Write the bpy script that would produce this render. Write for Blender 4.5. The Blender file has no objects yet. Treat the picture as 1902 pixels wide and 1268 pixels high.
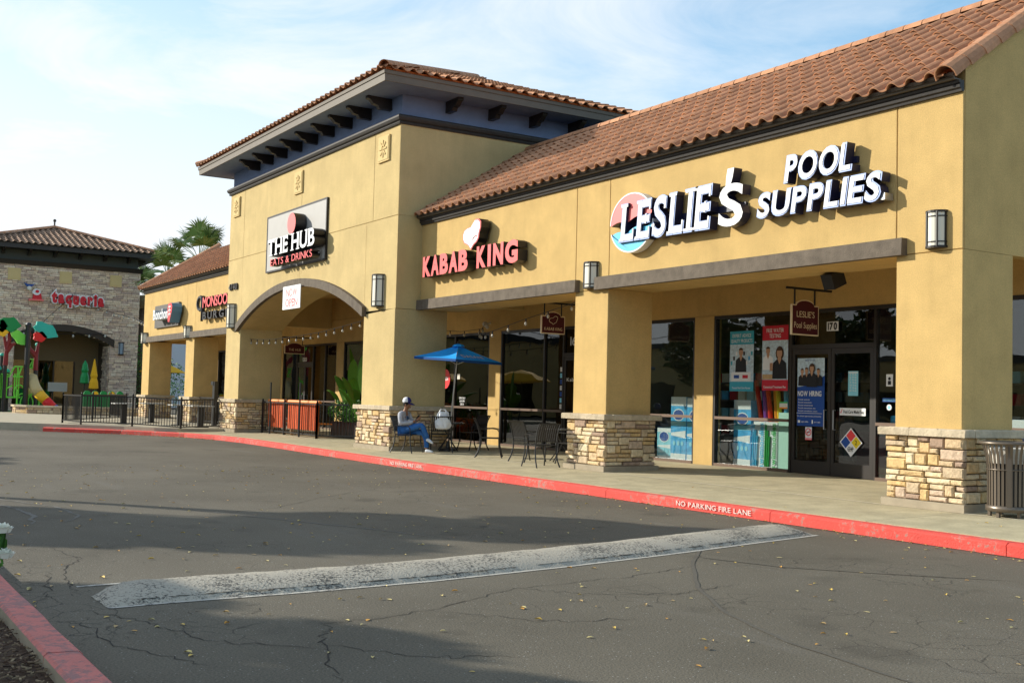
import bpy, bmesh, math, random
from mathutils import Vector, Matrix
random.seed(11)
C = bpy.context.scene.collection
SC = bpy.context.scene
R = math.radians

# ------------------------------------------------------------------ camera
cam = bpy.data.cameras.new('camera'); cam_o = bpy.data.objects.new('camera', cam); C.objects.link(cam_o)
fw = Vector((-0.84759091, 0.52834668, 0.04939056)); rt = Vector((0.52987447, 0.84770877, 0.02495759)); up = Vector((0.02868255, -0.04732463, 0.99846767))
M = Matrix((rt, up, -fw)).transposed().to_4x4(); M.translation = Vector((0, -13.5, 1.5019)); cam_o.matrix_world = M
cam.sensor_width = 36; cam.lens = 40.046; cam.clip_end = 2000; cam.clip_start = 0.1
SC.camera = cam_o

# ------------------------------------------------------------------ light
SUN_DIR = Vector((1.144, 1.0, -0.62)).normalized()          # the way the light travels
w = bpy.data.worlds.new('World'); SC.world = w; w.use_nodes = True
nt = w.node_tree; nt.nodes.clear()
def N(nt, t, **k):
    n = nt.nodes.new(t)
    for a, b in k.items():
        if a in n.inputs: n.inputs[a].default_value = b
        else: setattr(n, a, b)
    return n
sky = N(nt, 'ShaderNodeTexSky'); sky.sky_type = 'NISHITA'; sky.sun_disc = False
sky.sun_elevation = math.asin(-SUN_DIR.z); sky.sun_rotation = math.atan2(-SUN_DIR.x, -SUN_DIR.y)
sky.air_density = 1.0; sky.dust_density = 0.6; sky.ozone_density = 1.5
tc = N(nt, 'ShaderNodeTexCoord'); mp = N(nt, 'ShaderNodeMapping'); mp.inputs['Scale'].default_value = (1.0, 1.0, 3.2)
mp.inputs['Rotation'].default_value = (0.2, 0.1, 0.7)
nz = N(nt, 'ShaderNodeTexNoise', Scale=2.6, Detail=8.0, Roughness=0.62, Distortion=0.9)
rp = N(nt, 'ShaderNodeValToRGB'); rp.color_ramp.elements[0].position = 0.42; rp.color_ramp.elements[1].position = 0.66
rp.color_ramp.elements[0].color = (0.05, 0.05, 0.05, 1); rp.color_ramp.elements[1].color = (0.62, 0.62, 0.62, 1)
sep = N(nt, 'ShaderNodeSeparateXYZ')
hz = N(nt, 'ShaderNodeMapRange'); hz.inputs['From Min'].default_value = 0.0; hz.inputs['From Max'].default_value = 0.34; hz.inputs['To Min'].default_value = 1.0; hz.inputs['To Max'].default_value = 0.0
mx1 = N(nt, 'ShaderNodeMath', operation='MAXIMUM')
mxc = N(nt, 'ShaderNodeMix', data_type='RGBA')
cloud = N(nt, 'ShaderNodeRGB'); cloud.outputs[0].default_value = (7.9, 8.3, 8.7, 1)
tint = N(nt, 'ShaderNodeMix', data_type='RGBA', blend_type='MULTIPLY'); tint.inputs[0].default_value = 1.0
tint.inputs[7].default_value = (1.15, 1.75, 1.85, 1)
bg = N(nt, 'ShaderNodeBackground', Strength=0.10); out = N(nt, 'ShaderNodeOutputWorld')
L = nt.links.new
L(tc.outputs['Generated'], mp.inputs['Vector']); L(mp.outputs[0], nz.inputs['Vector']); L(nz.outputs['Fac'], rp.inputs[0])
L(tc.outputs['Generated'], sep.inputs[0]); L(sep.outputs['Z'], hz.inputs['Value'])
L(rp.outputs[0], mx1.inputs[0]); L(hz.outputs[0], mx1.inputs[1])
sdot = N(nt, 'ShaderNodeVectorMath', operation='DOT_PRODUCT'); sdot.inputs[1].default_value = (-0.753, -0.658, 0.0); L(tc.outputs['Generated'], sdot.inputs[0])
sm = N(nt, 'ShaderNodeMapRange'); sm.inputs['From Min'].default_value = -0.15; sm.inputs['From Max'].default_value = 0.95; sm.inputs['To Min'].default_value = 0.0; sm.inputs['To Max'].default_value = 0.62; L(sdot.outputs['Value'], sm.inputs['Value'])
add_ = N(nt, 'ShaderNodeMath', operation='ADD'); add_.use_clamp = True; L(mx1.outputs[0], add_.inputs[0]); L(sm.outputs[0], add_.inputs[1])
L(add_.outputs[0], mxc.inputs[0]); L(sky.outputs[0], tint.inputs[6]); L(tint.outputs[2], mxc.inputs[6]); L(cloud.outputs[0], mxc.inputs[7])
L(mxc.outputs[2], bg.inputs[0]); L(bg.outputs[0], out.inputs[0])
sl = bpy.data.lights.new('sun', 'SUN'); sl.energy = 5.0; sl.angle = R(0.53); sl.color = (1.0, 0.945, 0.83)
so = bpy.data.objects.new('sun', sl); C.objects.link(so); so.rotation_euler = SUN_DIR.to_track_quat('-Z', 'Y').to_euler(); so.location = (-30, -30, 30)
vs = SC.view_settings; vs.view_transform = 'Standard'; vs.look = 'None'; vs.gamma = 1; vs.exposure = 0.33
vs.use_curve_mapping = False

# ------------------------------------------------------------------ materials
MATS = {}
def mat(name, col, rough=0.8, metal=0.0, var=0.0, vscale=3.0, bump=0.0, bscale=80.0, col2=None, spec=0.3, emit=None, rnd=0.0, ramp=None, island=False, coat=0.0, streak=0.0, grain=0.0, gscale=150.0):
    if name in MATS: return MATS[name]
    m = bpy.data.materials.new(name); m.use_nodes = True; nt = m.node_tree; b = nt.nodes['Principled BSDF']; L = nt.links.new
    b.inputs['Roughness'].default_value = rough; b.inputs['Metallic'].default_value = metal
    b.inputs['Specular IOR Level'].default_value = spec; b.inputs['Coat Weight'].default_value = coat
    b.inputs['Base Color'].default_value = (*col, 1)
    tc = N(nt, 'ShaderNodeTexCoord')
    geo = N(nt, 'ShaderNodeNewGeometry')
    colout = None
    if ramp:
        src = geo.outputs['Random Per Island'] if island else N(nt, 'ShaderNodeObjectInfo').outputs['Random']
        rr = N(nt, 'ShaderNodeValToRGB'); rr.color_ramp.interpolation = 'CONSTANT'
        els = rr.color_ramp.elements
        while len(els) < len(ramp): els.new(0.5)
        for i, c in enumerate(ramp): els[i].position = i / len(ramp); els[i].color = (*c, 1)
        L(src, rr.inputs[0]); colout = rr.outputs[0]
    if var or col2:
        n1 = N(nt, 'ShaderNodeTexNoise', Scale=vscale, Detail=6.0, Roughness=0.62); L(geo.outputs['Position'], n1.inputs['Vector'])
        mr = N(nt, 'ShaderNodeMapRange'); mr.inputs['From Min'].default_value = 0.32; mr.inputs['From Max'].default_value = 0.68
        L(n1.outputs['Fac'], mr.inputs['Value'])
        mxn = N(nt, 'ShaderNodeMix', data_type='RGBA')
        if col2:
            mxn.inputs[7].default_value = (*col2, 1)
            if colout: L(colout, mxn.inputs[6])
            else: mxn.inputs[6].default_value = (*col, 1)
            L(mr.outputs[0], mxn.inputs[0])
        else:
            mxn.blend_type = 'MULTIPLY'; mxn.inputs[0].default_value = 1.0
            if colout: L(colout, mxn.inputs[6])
            else: mxn.inputs[6].default_value = (*col, 1)
            mr.inputs['To Min'].default_value = 1 - var; mr.inputs['To Max'].default_value = 1 + var * 0.5
            L(mr.outputs[0], mxn.inputs[7])
        colout = mxn.outputs[2]
    if streak:
        mpg = N(nt, 'ShaderNodeMapping'); mpg.inputs['Scale'].default_value = (5.0, 5.0, 0.35); L(geo.outputs['Position'], mpg.inputs['Vector'])
        n3 = N(nt, 'ShaderNodeTexNoise', Scale=1.0, Detail=5.0, Roughness=0.65); L(mpg.outputs[0], n3.inputs['Vector'])
        m3 = N(nt, 'ShaderNodeMapRange'); m3.inputs['From Min'].default_value = 0.45; m3.inputs['From Max'].default_value = 0.75; m3.inputs['To Min'].default_value = 1; m3.inputs['To Max'].default_value = 1 - streak
        L(n3.outputs['Fac'], m3.inputs['Value'])
        mm = N(nt, 'ShaderNodeMix', data_type='RGBA', blend_type='MULTIPLY'); mm.inputs[0].default_value = 1
        if colout: L(colout, mm.inputs[6])
        else: mm.inputs[6].default_value = (*col, 1)
        L(m3.outputs[0], mm.inputs[7]); colout = mm.outputs[2]
    if grain:
        ng = N(nt, 'ShaderNodeTexNoise', Scale=gscale, Detail=3.0, Roughness=0.7); L(geo.outputs['Position'], ng.inputs['Vector'])
        mg = N(nt, 'ShaderNodeMapRange'); mg.inputs['From Min'].default_value = 0.3; mg.inputs['From Max'].default_value = 0.7; mg.inputs['To Min'].default_value = 1 - grain; mg.inputs['To Max'].default_value = 1 + grain
        L(ng.outputs['Fac'], mg.inputs['Value'])
        mm = N(nt, 'ShaderNodeMix', data_type='RGBA', blend_type='MULTIPLY'); mm.inputs[0].default_value = 1
        if colout: L(colout, mm.inputs[6])
        else: mm.inputs[6].default_value = (*col, 1)
        L(mg.outputs[0], mm.inputs[7]); colout = mm.outputs[2]
    if rnd:
        oi = N(nt, 'ShaderNodeObjectInfo'); m4 = N(nt, 'ShaderNodeMapRange'); m4.inputs['To Min'].default_value = 1 - rnd; m4.inputs['To Max'].default_value = 1 + rnd
        L(geo.outputs['Random Per Island'] if island else oi.outputs['Random'], m4.inputs['Value'])
        mm = N(nt, 'ShaderNodeMix', data_type='RGBA', blend_type='MULTIPLY'); mm.inputs[0].default_value = 1
        if colout: L(colout, mm.inputs[6])
        else: mm.inputs[6].default_value = (*col, 1)
        L(m4.outputs[0], mm.inputs[7]); colout = mm.outputs[2]
    if colout: L(colout, b.inputs['Base Color'])
    if bump:
        n2 = N(nt, 'ShaderNodeTexNoise', Scale=bscale, Detail=4.0, Roughness=0.6); L(geo.outputs['Position'], n2.inputs['Vector'])
        bp = N(nt, 'ShaderNodeBump', Strength=bump, Distance=0.02); L(n2.outputs['Fac'], bp.inputs['Height']); L(bp.outputs[0], b.inputs['Normal'])
    if emit: b.inputs['Emission Color'].default_value = (*emit[0], 1); b.inputs['Emission Strength'].default_value = emit[1]
    MATS[name] = m; return m

stucco = mat('stucco', (0.615, 0.42, 0.168), 0.92, var=0.12, vscale=1.7, bump=0.6, bscale=110, streak=0.06, spec=0.15, grain=0.14, gscale=60)
stucco_t = mat('stucco_tower', (0.60, 0.455, 0.215), 0.92, var=0.12, vscale=1.1, bump=0.6, bscale=110, streak=0.06, spec=0.15, grain=0.12, gscale=45)
stucco_pl = mat('cast_plaque', (0.66, 0.50, 0.24), 0.9, bump=0.3, spec=0.15)
trim = mat('trim_brown', (0.155, 0.125, 0.095), 0.85, var=0.25, vscale=6, bump=0.6, bscale=60, streak=0.2, spec=0.2)
fasc = mat('fascia_paint', (0.155, 0.128, 0.098), 0.6, var=0.1, vscale=3, spec=0.3)
mould = mat('moulding_dark', (0.045, 0.040, 0.036), 0.6, var=0.2, vscale=8, bump=0.2, bscale=50)
frieze = mat('frieze_shade_blue', (0.17, 0.225, 0.36), 0.85, var=0.1, bump=0.3, spec=0.15)  # blue of sky-lit shade under the eaves, put into the frieze and soffit colour
dark = mat('dark_bronze', (0.018, 0.014, 0.012), 0.4, spec=0.4)
frame_m = mat('frame_bronze', (0.022, 0.017, 0.014), 0.38, spec=0.5)
sill_m = mat('sill_metal', (0.16, 0.105, 0.075), 0.4, spec=0.5, metal=0.3)
black = mat('black_metal', (0.012, 0.012, 0.013), 0.38, spec=0.5)
void = mat('recess_black', (0.03, 0.022, 0.014), 0.9)
stone_ramp = [(0.72, 0.54, 0.31), (0.66, 0.46, 0.23), (0.76, 0.60, 0.37), (0.56, 0.43, 0.28), (0.68, 0.47, 0.22), (0.60, 0.45, 0.32), (0.78, 0.64, 0.42), (0.40, 0.28, 0.20), (0.70, 0.55, 0.35), (0.64, 0.47, 0.28)]
stone = mat('ledge_stone', (0.45, 0.33, 0.2), 0.9, var=0.28, vscale=14, bump=0.9, bscale=30, ramp=stone_ramp, spec=0.15)
stone_i = mat('ledge_stone_joined', (0.45, 0.33, 0.2), 0.9, var=0.28, vscale=14, bump=0.9, bscale=30, ramp=stone_ramp, island=True, spec=0.15)
clad_i = mat('cladding_stone', (0.45, 0.33, 0.2), 0.9, var=0.2, vscale=9, bump=0.8, bscale=25, island=True, spec=0.15,
             ramp=[(0.80, 0.62, 0.46), (0.70, 0.53, 0.40), (0.86, 0.70, 0.53), (0.60, 0.44, 0.35), (0.84, 0.66, 0.47), (0.74, 0.54, 0.38), (0.52, 0.38, 0.30)])
mortar = mat('mortar', (0.17, 0.125, 0.08), 0.95, bump=0.4)
capst = mat('cap_stone', (0.52, 0.43, 0.30), 0.9, var=0.2, vscale=10, bump=0.9, bscale=28, rnd=0.12, spec=0.15)
concr = mat('concrete_plinth', (0.36, 0.30, 0.215), 0.9, var=0.15, vscale=4, bump=0.3, bscale=60, spec=0.15)
tile_m = mat('roof_tile', (0.50, 0.25, 0.135), 0.85, var=0.22, vscale=7, bump=0.35, bscale=40, rnd=0.16, spec=0.2)
tile_i = mat('roof_tile_joined', (0.50, 0.25, 0.135), 0.85, var=0.22, vscale=7, bump=0.35, bscale=40, rnd=0.16, island=True, spec=0.2)
tile_d = mat('roof_tile_dark', (0.34, 0.22, 0.15), 0.85, var=0.25, vscale=5, rnd=0.3, island=True, spec=0.2)
terra = mat('terracotta', (0.62, 0.17, 0.045), 0.85, var=0.2, vscale=12)
white = mat('white_paint', (0.80, 0.80, 0.80), 0.5, spec=0.4)
offwhite = mat('off_white', (0.70, 0.66, 0.58), 0.6)
navy = mat('navy_return', (0.012, 0.013, 0.045), 0.4, spec=0.5)
blk_ret = mat('black_return', (0.012, 0.010, 0.010), 0.4, spec=0.5)
lblue = mat('sky_blue_face', (0.10, 0.52, 0.80), 0.4)
pink = mat('coral_face', (0.85, 0.17, 0.16), 0.4)
red = mat('red_face', (0.78, 0.045, 0.05), 0.35, spec=0.5)
redlet = mat('red_pink_face', (0.85, 0.13, 0.125), 0.4)
panelgrey = mat('panel_grey', (0.42, 0.40, 0.37), 0.5, var=0.04)
greyp = mat('panel_dark', (0.10, 0.09, 0.08), 0.6, var=0.2, vscale=8)
maroon = mat('maroon', (0.075, 0.012, 0.018), 0.5)
cream = mat('cream_letter', (0.75, 0.62, 0.42), 0.6)
lampg = mat('lamp_glass', (0.72, 0.68, 0.56), 0.35, spec=0.5)
teal = mat('teal_print', (0.04, 0.36, 0.48), 0.5)
tealL = mat('pale_teal', (0.25, 0.62, 0.74), 0.5)
posterred = mat('poster_red', (0.55, 0.02, 0.04), 0.5)
pblue = mat('poster_blue', (0.015, 0.07, 0.30), 0.5)
pblue2 = mat('carton_blue', (0.06, 0.42, 0.78), 0.45, var=0.35, vscale=6)
pale = mat('pale_print', (0.55, 0.68, 0.76), 0.5, var=0.3, vscale=25)
mint = mat('mint_carton', (0.48, 0.72, 0.60), 0.5)
green = mat('green_print', (0.04, 0.45, 0.10), 0.5, var=0.3, vscale=20)
yellow = mat('yellow_print', (0.80, 0.60, 0.02), 0.5)
skinm = mat('skin_tone', (0.30, 0.14, 0.075), 0.55)
hairm = mat('dark_hair', (0.015, 0.011, 0.009), 0.7)
purple = mat('purple_foam', (0.22, 0.05, 0.35), 0.8)
orangef = mat('orange_foam', (0.85, 0.28, 0.02), 0.8)
redf = mat('red_foam', (0.75, 0.04, 0.02), 0.8)
yellowf = mat('yellow_foam', (0.85, 0.60, 0.03), 0.8)
blackp = mat('black_print', (0.015, 0.015, 0.018), 0.5)
silver = mat('aluminium', (0.55, 0.55, 0.55), 0.3, metal=0.8)
orange_w = mat('orange_slats', (0.72, 0.11, 0.016), 0.55, var=0.2, vscale=9)
orange_r = mat('orange_rail', (0.86, 0.26, 0.05), 0.5)
wood = mat('pale_wood', (0.55, 0.36, 0.18), 0.7, var=0.2, vscale=15)

def asphalt():
    m = bpy.data.materials.new('asphalt'); m.use_nodes = True; nt = m.node_tree; b = nt.nodes['Principled BSDF']; L = nt.links.new
    g = N(nt, 'ShaderNodeNewGeometry')
    a = N(nt, 'ShaderNodeTexNoise', Scale=0.28, Detail=6.0, Roughness=0.6); L(g.outputs['Position'], a.inputs['Vector'])
    f = N(nt, 'ShaderNodeTexNoise', Scale=70.0, Detail=3.0, Roughness=0.7); L(g.outputs['Position'], f.inputs['Vector'])
    v = N(nt, 'ShaderNodeTexVoronoi', Scale=42.0); L(g.outputs['Position'], v.inputs['Vector'])
    # broad patches
    r1 = N(nt, 'ShaderNodeValToRGB'); e = r1.color_ramp.elements; e[0].position = 0.3; e[1].position = 0.72
    e[0].color = (0.100, 0.086, 0.062, 1); e[1].color = (0.160, 0.139, 0.103, 1); L(a.outputs['Fac'], r1.inputs[0])
    # aggregate sparkle
    r2 = N(nt, 'ShaderNodeMapRange'); r2.inputs['From Min'].default_value = 0.35; r2.inputs['From Max'].default_value = 0.75; r2.inputs['To Min'].default_value = 0.62; r2.inputs['To Max'].default_value = 1.55
    L(f.outputs['Fac'], r2.inputs['Value'])
    mm = N(nt, 'ShaderNodeMix', data_type='RGBA', blend_type='MULTIPLY'); mm.inputs[0].default_value = 1; L(r1.outputs[0], mm.inputs[6]); L(r2.outputs[0], mm.inputs[7])
    sp = N(nt, 'ShaderNodeMath', operation='LESS_THAN'); sp.inputs[1].default_value = 0.20; L(v.outputs['Distance'], sp.inputs[0])
    wn = N(nt, 'ShaderNodeMath', operation='GREATER_THAN'); wn.inputs[1].default_value = 0.80; L(v.outputs['Color'], wn.inputs[0])
    pr = N(nt, 'ShaderNodeMath', operation='MULTIPLY'); L(sp.outputs[0], pr.inputs[0]); L(wn.outputs[0], pr.inputs[1])
    m2 = N(nt, 'ShaderNodeMix', data_type='RGBA'); m2.inputs[7].default_value = (0.34, 0.32, 0.28, 1); L(pr.outputs[0], m2.inputs[0]); L(mm.outputs[2], m2.inputs[6])
    # pale worn scuffs
    mpn = N(nt, 'ShaderNodeMapping'); mpn.inputs['Rotation'].default_value = (0, 0, 0.35); mpn.inputs['Scale'].default_value = (0.22, 1.4, 1); L(g.outputs['Position'], mpn.inputs['Vector'])
    s = N(nt, 'ShaderNodeTexNoise', Scale=1.0, Detail=7.0, Roughness=0.7); L(mpn.outputs[0], s.inputs['Vector'])
    s2 = N(nt, 'ShaderNodeMapRange'); s2.inputs['From Min'].default_value = 0.58; s2.inputs['From Max'].default_value = 0.8; s2.inputs['To Max'].default_value = 0.35; L(s.outputs['Fac'], s2.inputs['Value'])
    m3 = N(nt, 'ShaderNodeMix', data_type='RGBA'); m3.inputs[7].default_value = (0.20, 0.185, 0.165, 1); L(s2.outputs[0], m3.inputs[0]); L(m2.outputs[2], m3.inputs[6])
    dn = N(nt, 'ShaderNodeTexNoise', Scale=4.0, Detail=4.0); L(g.outputs['Position'], dn.inputs['Vector'])
    dm = N(nt, 'ShaderNodeMix', data_type='VECTOR'); dm.inputs[0].default_value = 0.12; L(g.outputs['Position'], dm.inputs[4]); L(dn.outputs['Color'], dm.inputs[5])
    ve = N(nt, 'ShaderNodeTexVoronoi', Scale=3.4); ve.feature = 'DISTANCE_TO_EDGE'; L(dm.outputs[1], ve.inputs['Vector'])
    le = N(nt, 'ShaderNodeMapRange'); le.inputs['From Min'].default_value = 0.004; le.inputs['From Max'].default_value = 0.020; le.inputs['To Min'].default_value = 0.45; le.inputs['To Max'].default_value = 1.0; L(ve.outputs['Distance'], le.inputs['Value'])
    mk = N(nt, 'ShaderNodeTexNoise', Scale=0.55, Detail=3.0); mo = N(nt, 'ShaderNodeMapping'); mo.inputs['Location'].default_value = (3.1, 7.7, 0); L(g.outputs['Position'], mo.inputs['Vector']); L(mo.outputs[0], mk.inputs['Vector'])
    mkr = N(nt, 'ShaderNodeMapRange'); mkr.inputs['From Min'].default_value = 0.50; mkr.inputs['From Max'].default_value = 0.62; L(mk.outputs['Fac'], mkr.inputs['Value'])
    m6 = N(nt, 'ShaderNodeMix', data_type='RGBA', blend_type='MULTIPLY'); L(mkr.outputs[0], m6.inputs[0]); L(m3.outputs[2], m6.inputs[6]); L(le.outputs[0], m6.inputs[7])
    ob = N(nt, 'ShaderNodeTexNoise', Scale=0.9, Detail=5.0, Roughness=0.55); L(g.outputs['Position'], ob.inputs['Vector'])
    o2 = N(nt, 'ShaderNodeMapRange'); o2.inputs['From Min'].default_value = 0.60; o2.inputs['From Max'].default_value = 0.72; o2.inputs['To Min'].default_value = 1.0; o2.inputs['To Max'].default_value = 0.72; L(ob.outputs['Fac'], o2.inputs['Value'])
    m5 = N(nt, 'ShaderNodeMix', data_type='RGBA', blend_type='MULTIPLY'); m5.inputs[0].default_value = 1; L(m6.outputs[2], m5.inputs[6]); L(o2.outputs[0], m5.inputs[7])
    L(m5.outputs[2], b.inputs['Base Color']); b.inputs['Roughness'].default_value = 0.85; b.inputs['Specular IOR Level'].default_value = 0.25
    bp = N(nt, 'ShaderNodeBump', Strength=0.55, Distance=0.012); L(f.outputs['Fac'], bp.inputs['Height']); L(bp.outputs[0], b.inputs['Normal'])
    return m
asph = asphalt()
def worn_paint(name, col, under, cut=0.52, scale=9.0):
    m = bpy.data.materials.new(name); m.use_nodes = True; nt = m.node_tree; b = nt.nodes['Principled BSDF']; L = nt.links.new
    g = N(nt, 'ShaderNodeNewGeometry')
    a = N(nt, 'ShaderNodeTexNoise', Scale=scale, Detail=9.0, Roughness=0.75); L(g.outputs['Position'], a.inputs['Vector'])
    c = N(nt, 'ShaderNodeTexNoise', Scale=1.6, Detail=5.0, Roughness=0.6); L(g.outputs['Position'], c.inputs['Vector'])
    ad = N(nt, 'ShaderNodeMath', operation='MULTIPLY_ADD'); ad.inputs[1].default_value = 0.5; L(c.outputs['Fac'], ad.inputs[0]); L(a.outputs['Fac'], ad.inputs[2])
    mr = N(nt, 'ShaderNodeMapRange'); mr.inputs['From Min'].default_value = cut + 0.22; mr.inputs['From Max'].default_value = cut + 0.32; L(ad.outputs[0], mr.inputs['Value'])
    mx = N(nt, 'ShaderNodeMix', data_type='RGBA'); mx.inputs[6].default_value = (*col, 1); mx.inputs[7].default_value = (*under, 1); L(mr.outputs[0], mx.inputs[0])
    k = N(nt, 'ShaderNodeMapRange'); k.inputs['To Min'].default_value = 0.72; k.inputs['To Max'].default_value = 1.2; L(c.outputs['Fac'], k.inputs['Value'])
    mm = N(nt, 'ShaderNodeMix', data_type='RGBA', blend_type='MULTIPLY'); mm.inputs[0].default_value = 1; L(mx.outputs[2], mm.inputs[6]); L(k.outputs[0], mm.inputs[7])
    L(mm.outputs[2], b.inputs['Base Color']); b.inputs['Roughness'].default_value = 0.8
    f = N(nt, 'ShaderNodeTexNoise', Scale=55.0, Detail=3.0); L(g.outputs['Position'], f.inputs['Vector'])
    bp = N(nt, 'ShaderNodeBump', Strength=0.6, Distance=0.015); L(f.outputs['Fac'], bp.inputs['Height']); L(bp.outputs[0], b.inputs['Normal'])
    return m
kerb_red = worn_paint('kerb_red', (0.70, 0.07, 0.05), (0.36, 0.20, 0.16), 0.565, 12.0)
kerb_old = worn_paint('kerb_old_red', (0.58, 0.17, 0.14), (0.30, 0.14, 0.13), 0.50, 14.0)
bump_w = worn_paint('bump_white', (0.42, 0.375, 0.295), (0.06, 0.055, 0.045), 0.53, 38.0)
line_w = worn_paint('line_white', (0.46, 0.43, 0.37), (0.12, 0.11, 0.10), 0.58, 14.0)
walk = mat('sidewalk_concrete', (0.46, 0.395, 0.25), 0.9, var=0.2, vscale=2.2, bump=0.35, bscale=70, grain=0.12, gscale=30, spec=0.2)
walk2 = mat('patio_concrete', (0.44, 0.385, 0.28), 0.9, var=0.12, vscale=2, bump=0.3, bscale=70, spec=0.2)
strip_m = mat('joint_filler', (0.62, 0.54, 0.38), 0.8, var=0.2, vscale=12)

def glass(name, tint, refl=1.0):
    m = bpy.data.materials.new(name); m.use_nodes = True; nt = m.node_tree; nt.nodes.clear(); L = nt.links.new
    t = N(nt, 'ShaderNodeBsdfTransparent'); t.inputs[0].default_value = (*tint, 1)
    g = N(nt, 'ShaderNodeBsdfGlossy', Roughness=0.0); g.inputs[0].default_value = (refl, refl, refl, 1)
    gg = N(nt, 'ShaderNodeNewGeometry'); dt = N(nt, 'ShaderNodeVectorMath', operation='DOT_PRODUCT'); L(gg.outputs['Normal'], dt.inputs[0]); L(gg.outputs['Incoming'], dt.inputs[1])
    ab = N(nt, 'ShaderNodeMath', operation='ABSOLUTE'); L(dt.outputs['Value'], ab.inputs[0]); sb_ = N(nt, 'ShaderNodeMath', operation='SUBTRACT'); sb_.inputs[0].default_value = 1.0; L(ab.outputs[0], sb_.inputs[1])
    pw = N(nt, 'ShaderNodeMath', operation='POWER'); pw.inputs[1].default_value = 5.0; L(sb_.outputs[0], pw.inputs[0]); fr = N(nt, 'ShaderNodeMath', operation='MULTIPLY_ADD'); fr.inputs[1].default_value = 0.94; fr.inputs[2].default_value = 0.06; L(pw.outputs[0], fr.inputs[0]); mx = N(nt, 'ShaderNodeMixShader'); o = N(nt, 'ShaderNodeOutputMaterial')
    gi = N(nt, 'ShaderNodeNewGeometry'); bpn = N(nt, 'ShaderNodeTexNoise', Scale=1.1, Detail=1.0); L(gi.outputs['Position'], bpn.inputs['Vector'])
    bp = N(nt, 'ShaderNodeBump', Strength=0.06, Distance=0.05); L(bpn.outputs['Fac'], bp.inputs['Height']); L(bp.outputs[0], g.inputs['Normal'])
    L(fr.outputs[0], mx.inputs[0]); L(t.outputs[0], mx.inputs[1]); L(g.outputs[0], mx.inputs[2]); L(mx.outputs[0], o.inputs[0]); return m
glass_m = glass('window_glass', (0.84, 0.88, 0.87)); glass_d = glass('tinted_glass', (0.42, 0.44, 0.44))
leaf_mats = {}
def leafmat(name, c1, c2):
    return mat(name, c1, 0.6, ramp=[c1, c2, tuple((a + b) / 2 for a, b in zip(c1, c2)), tuple(a * 0.6 for a in c1)], island=True, spec=0.3)
palm_g = leafmat('palm_leaf', (0.14, 0.22, 0.05), (0.26, 0.31, 0.10))
tree_g = leafmat('tree_leaf', (0.07, 0.11, 0.02), (0.17, 0.13, 0.02))
bush_g = leafmat('bush_leaf', (0.05, 0.16, 0.02), (0.10, 0.26, 0.03))
banana_g = leafmat('banana_leaf', (0.13, 0.30, 0.03), (0.06, 0.15, 0.02))
bark = mat('bark', (0.12, 0.085, 0.06), 0.95, var=0.3, vscale=8, bump=0.8, bscale=12)

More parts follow.
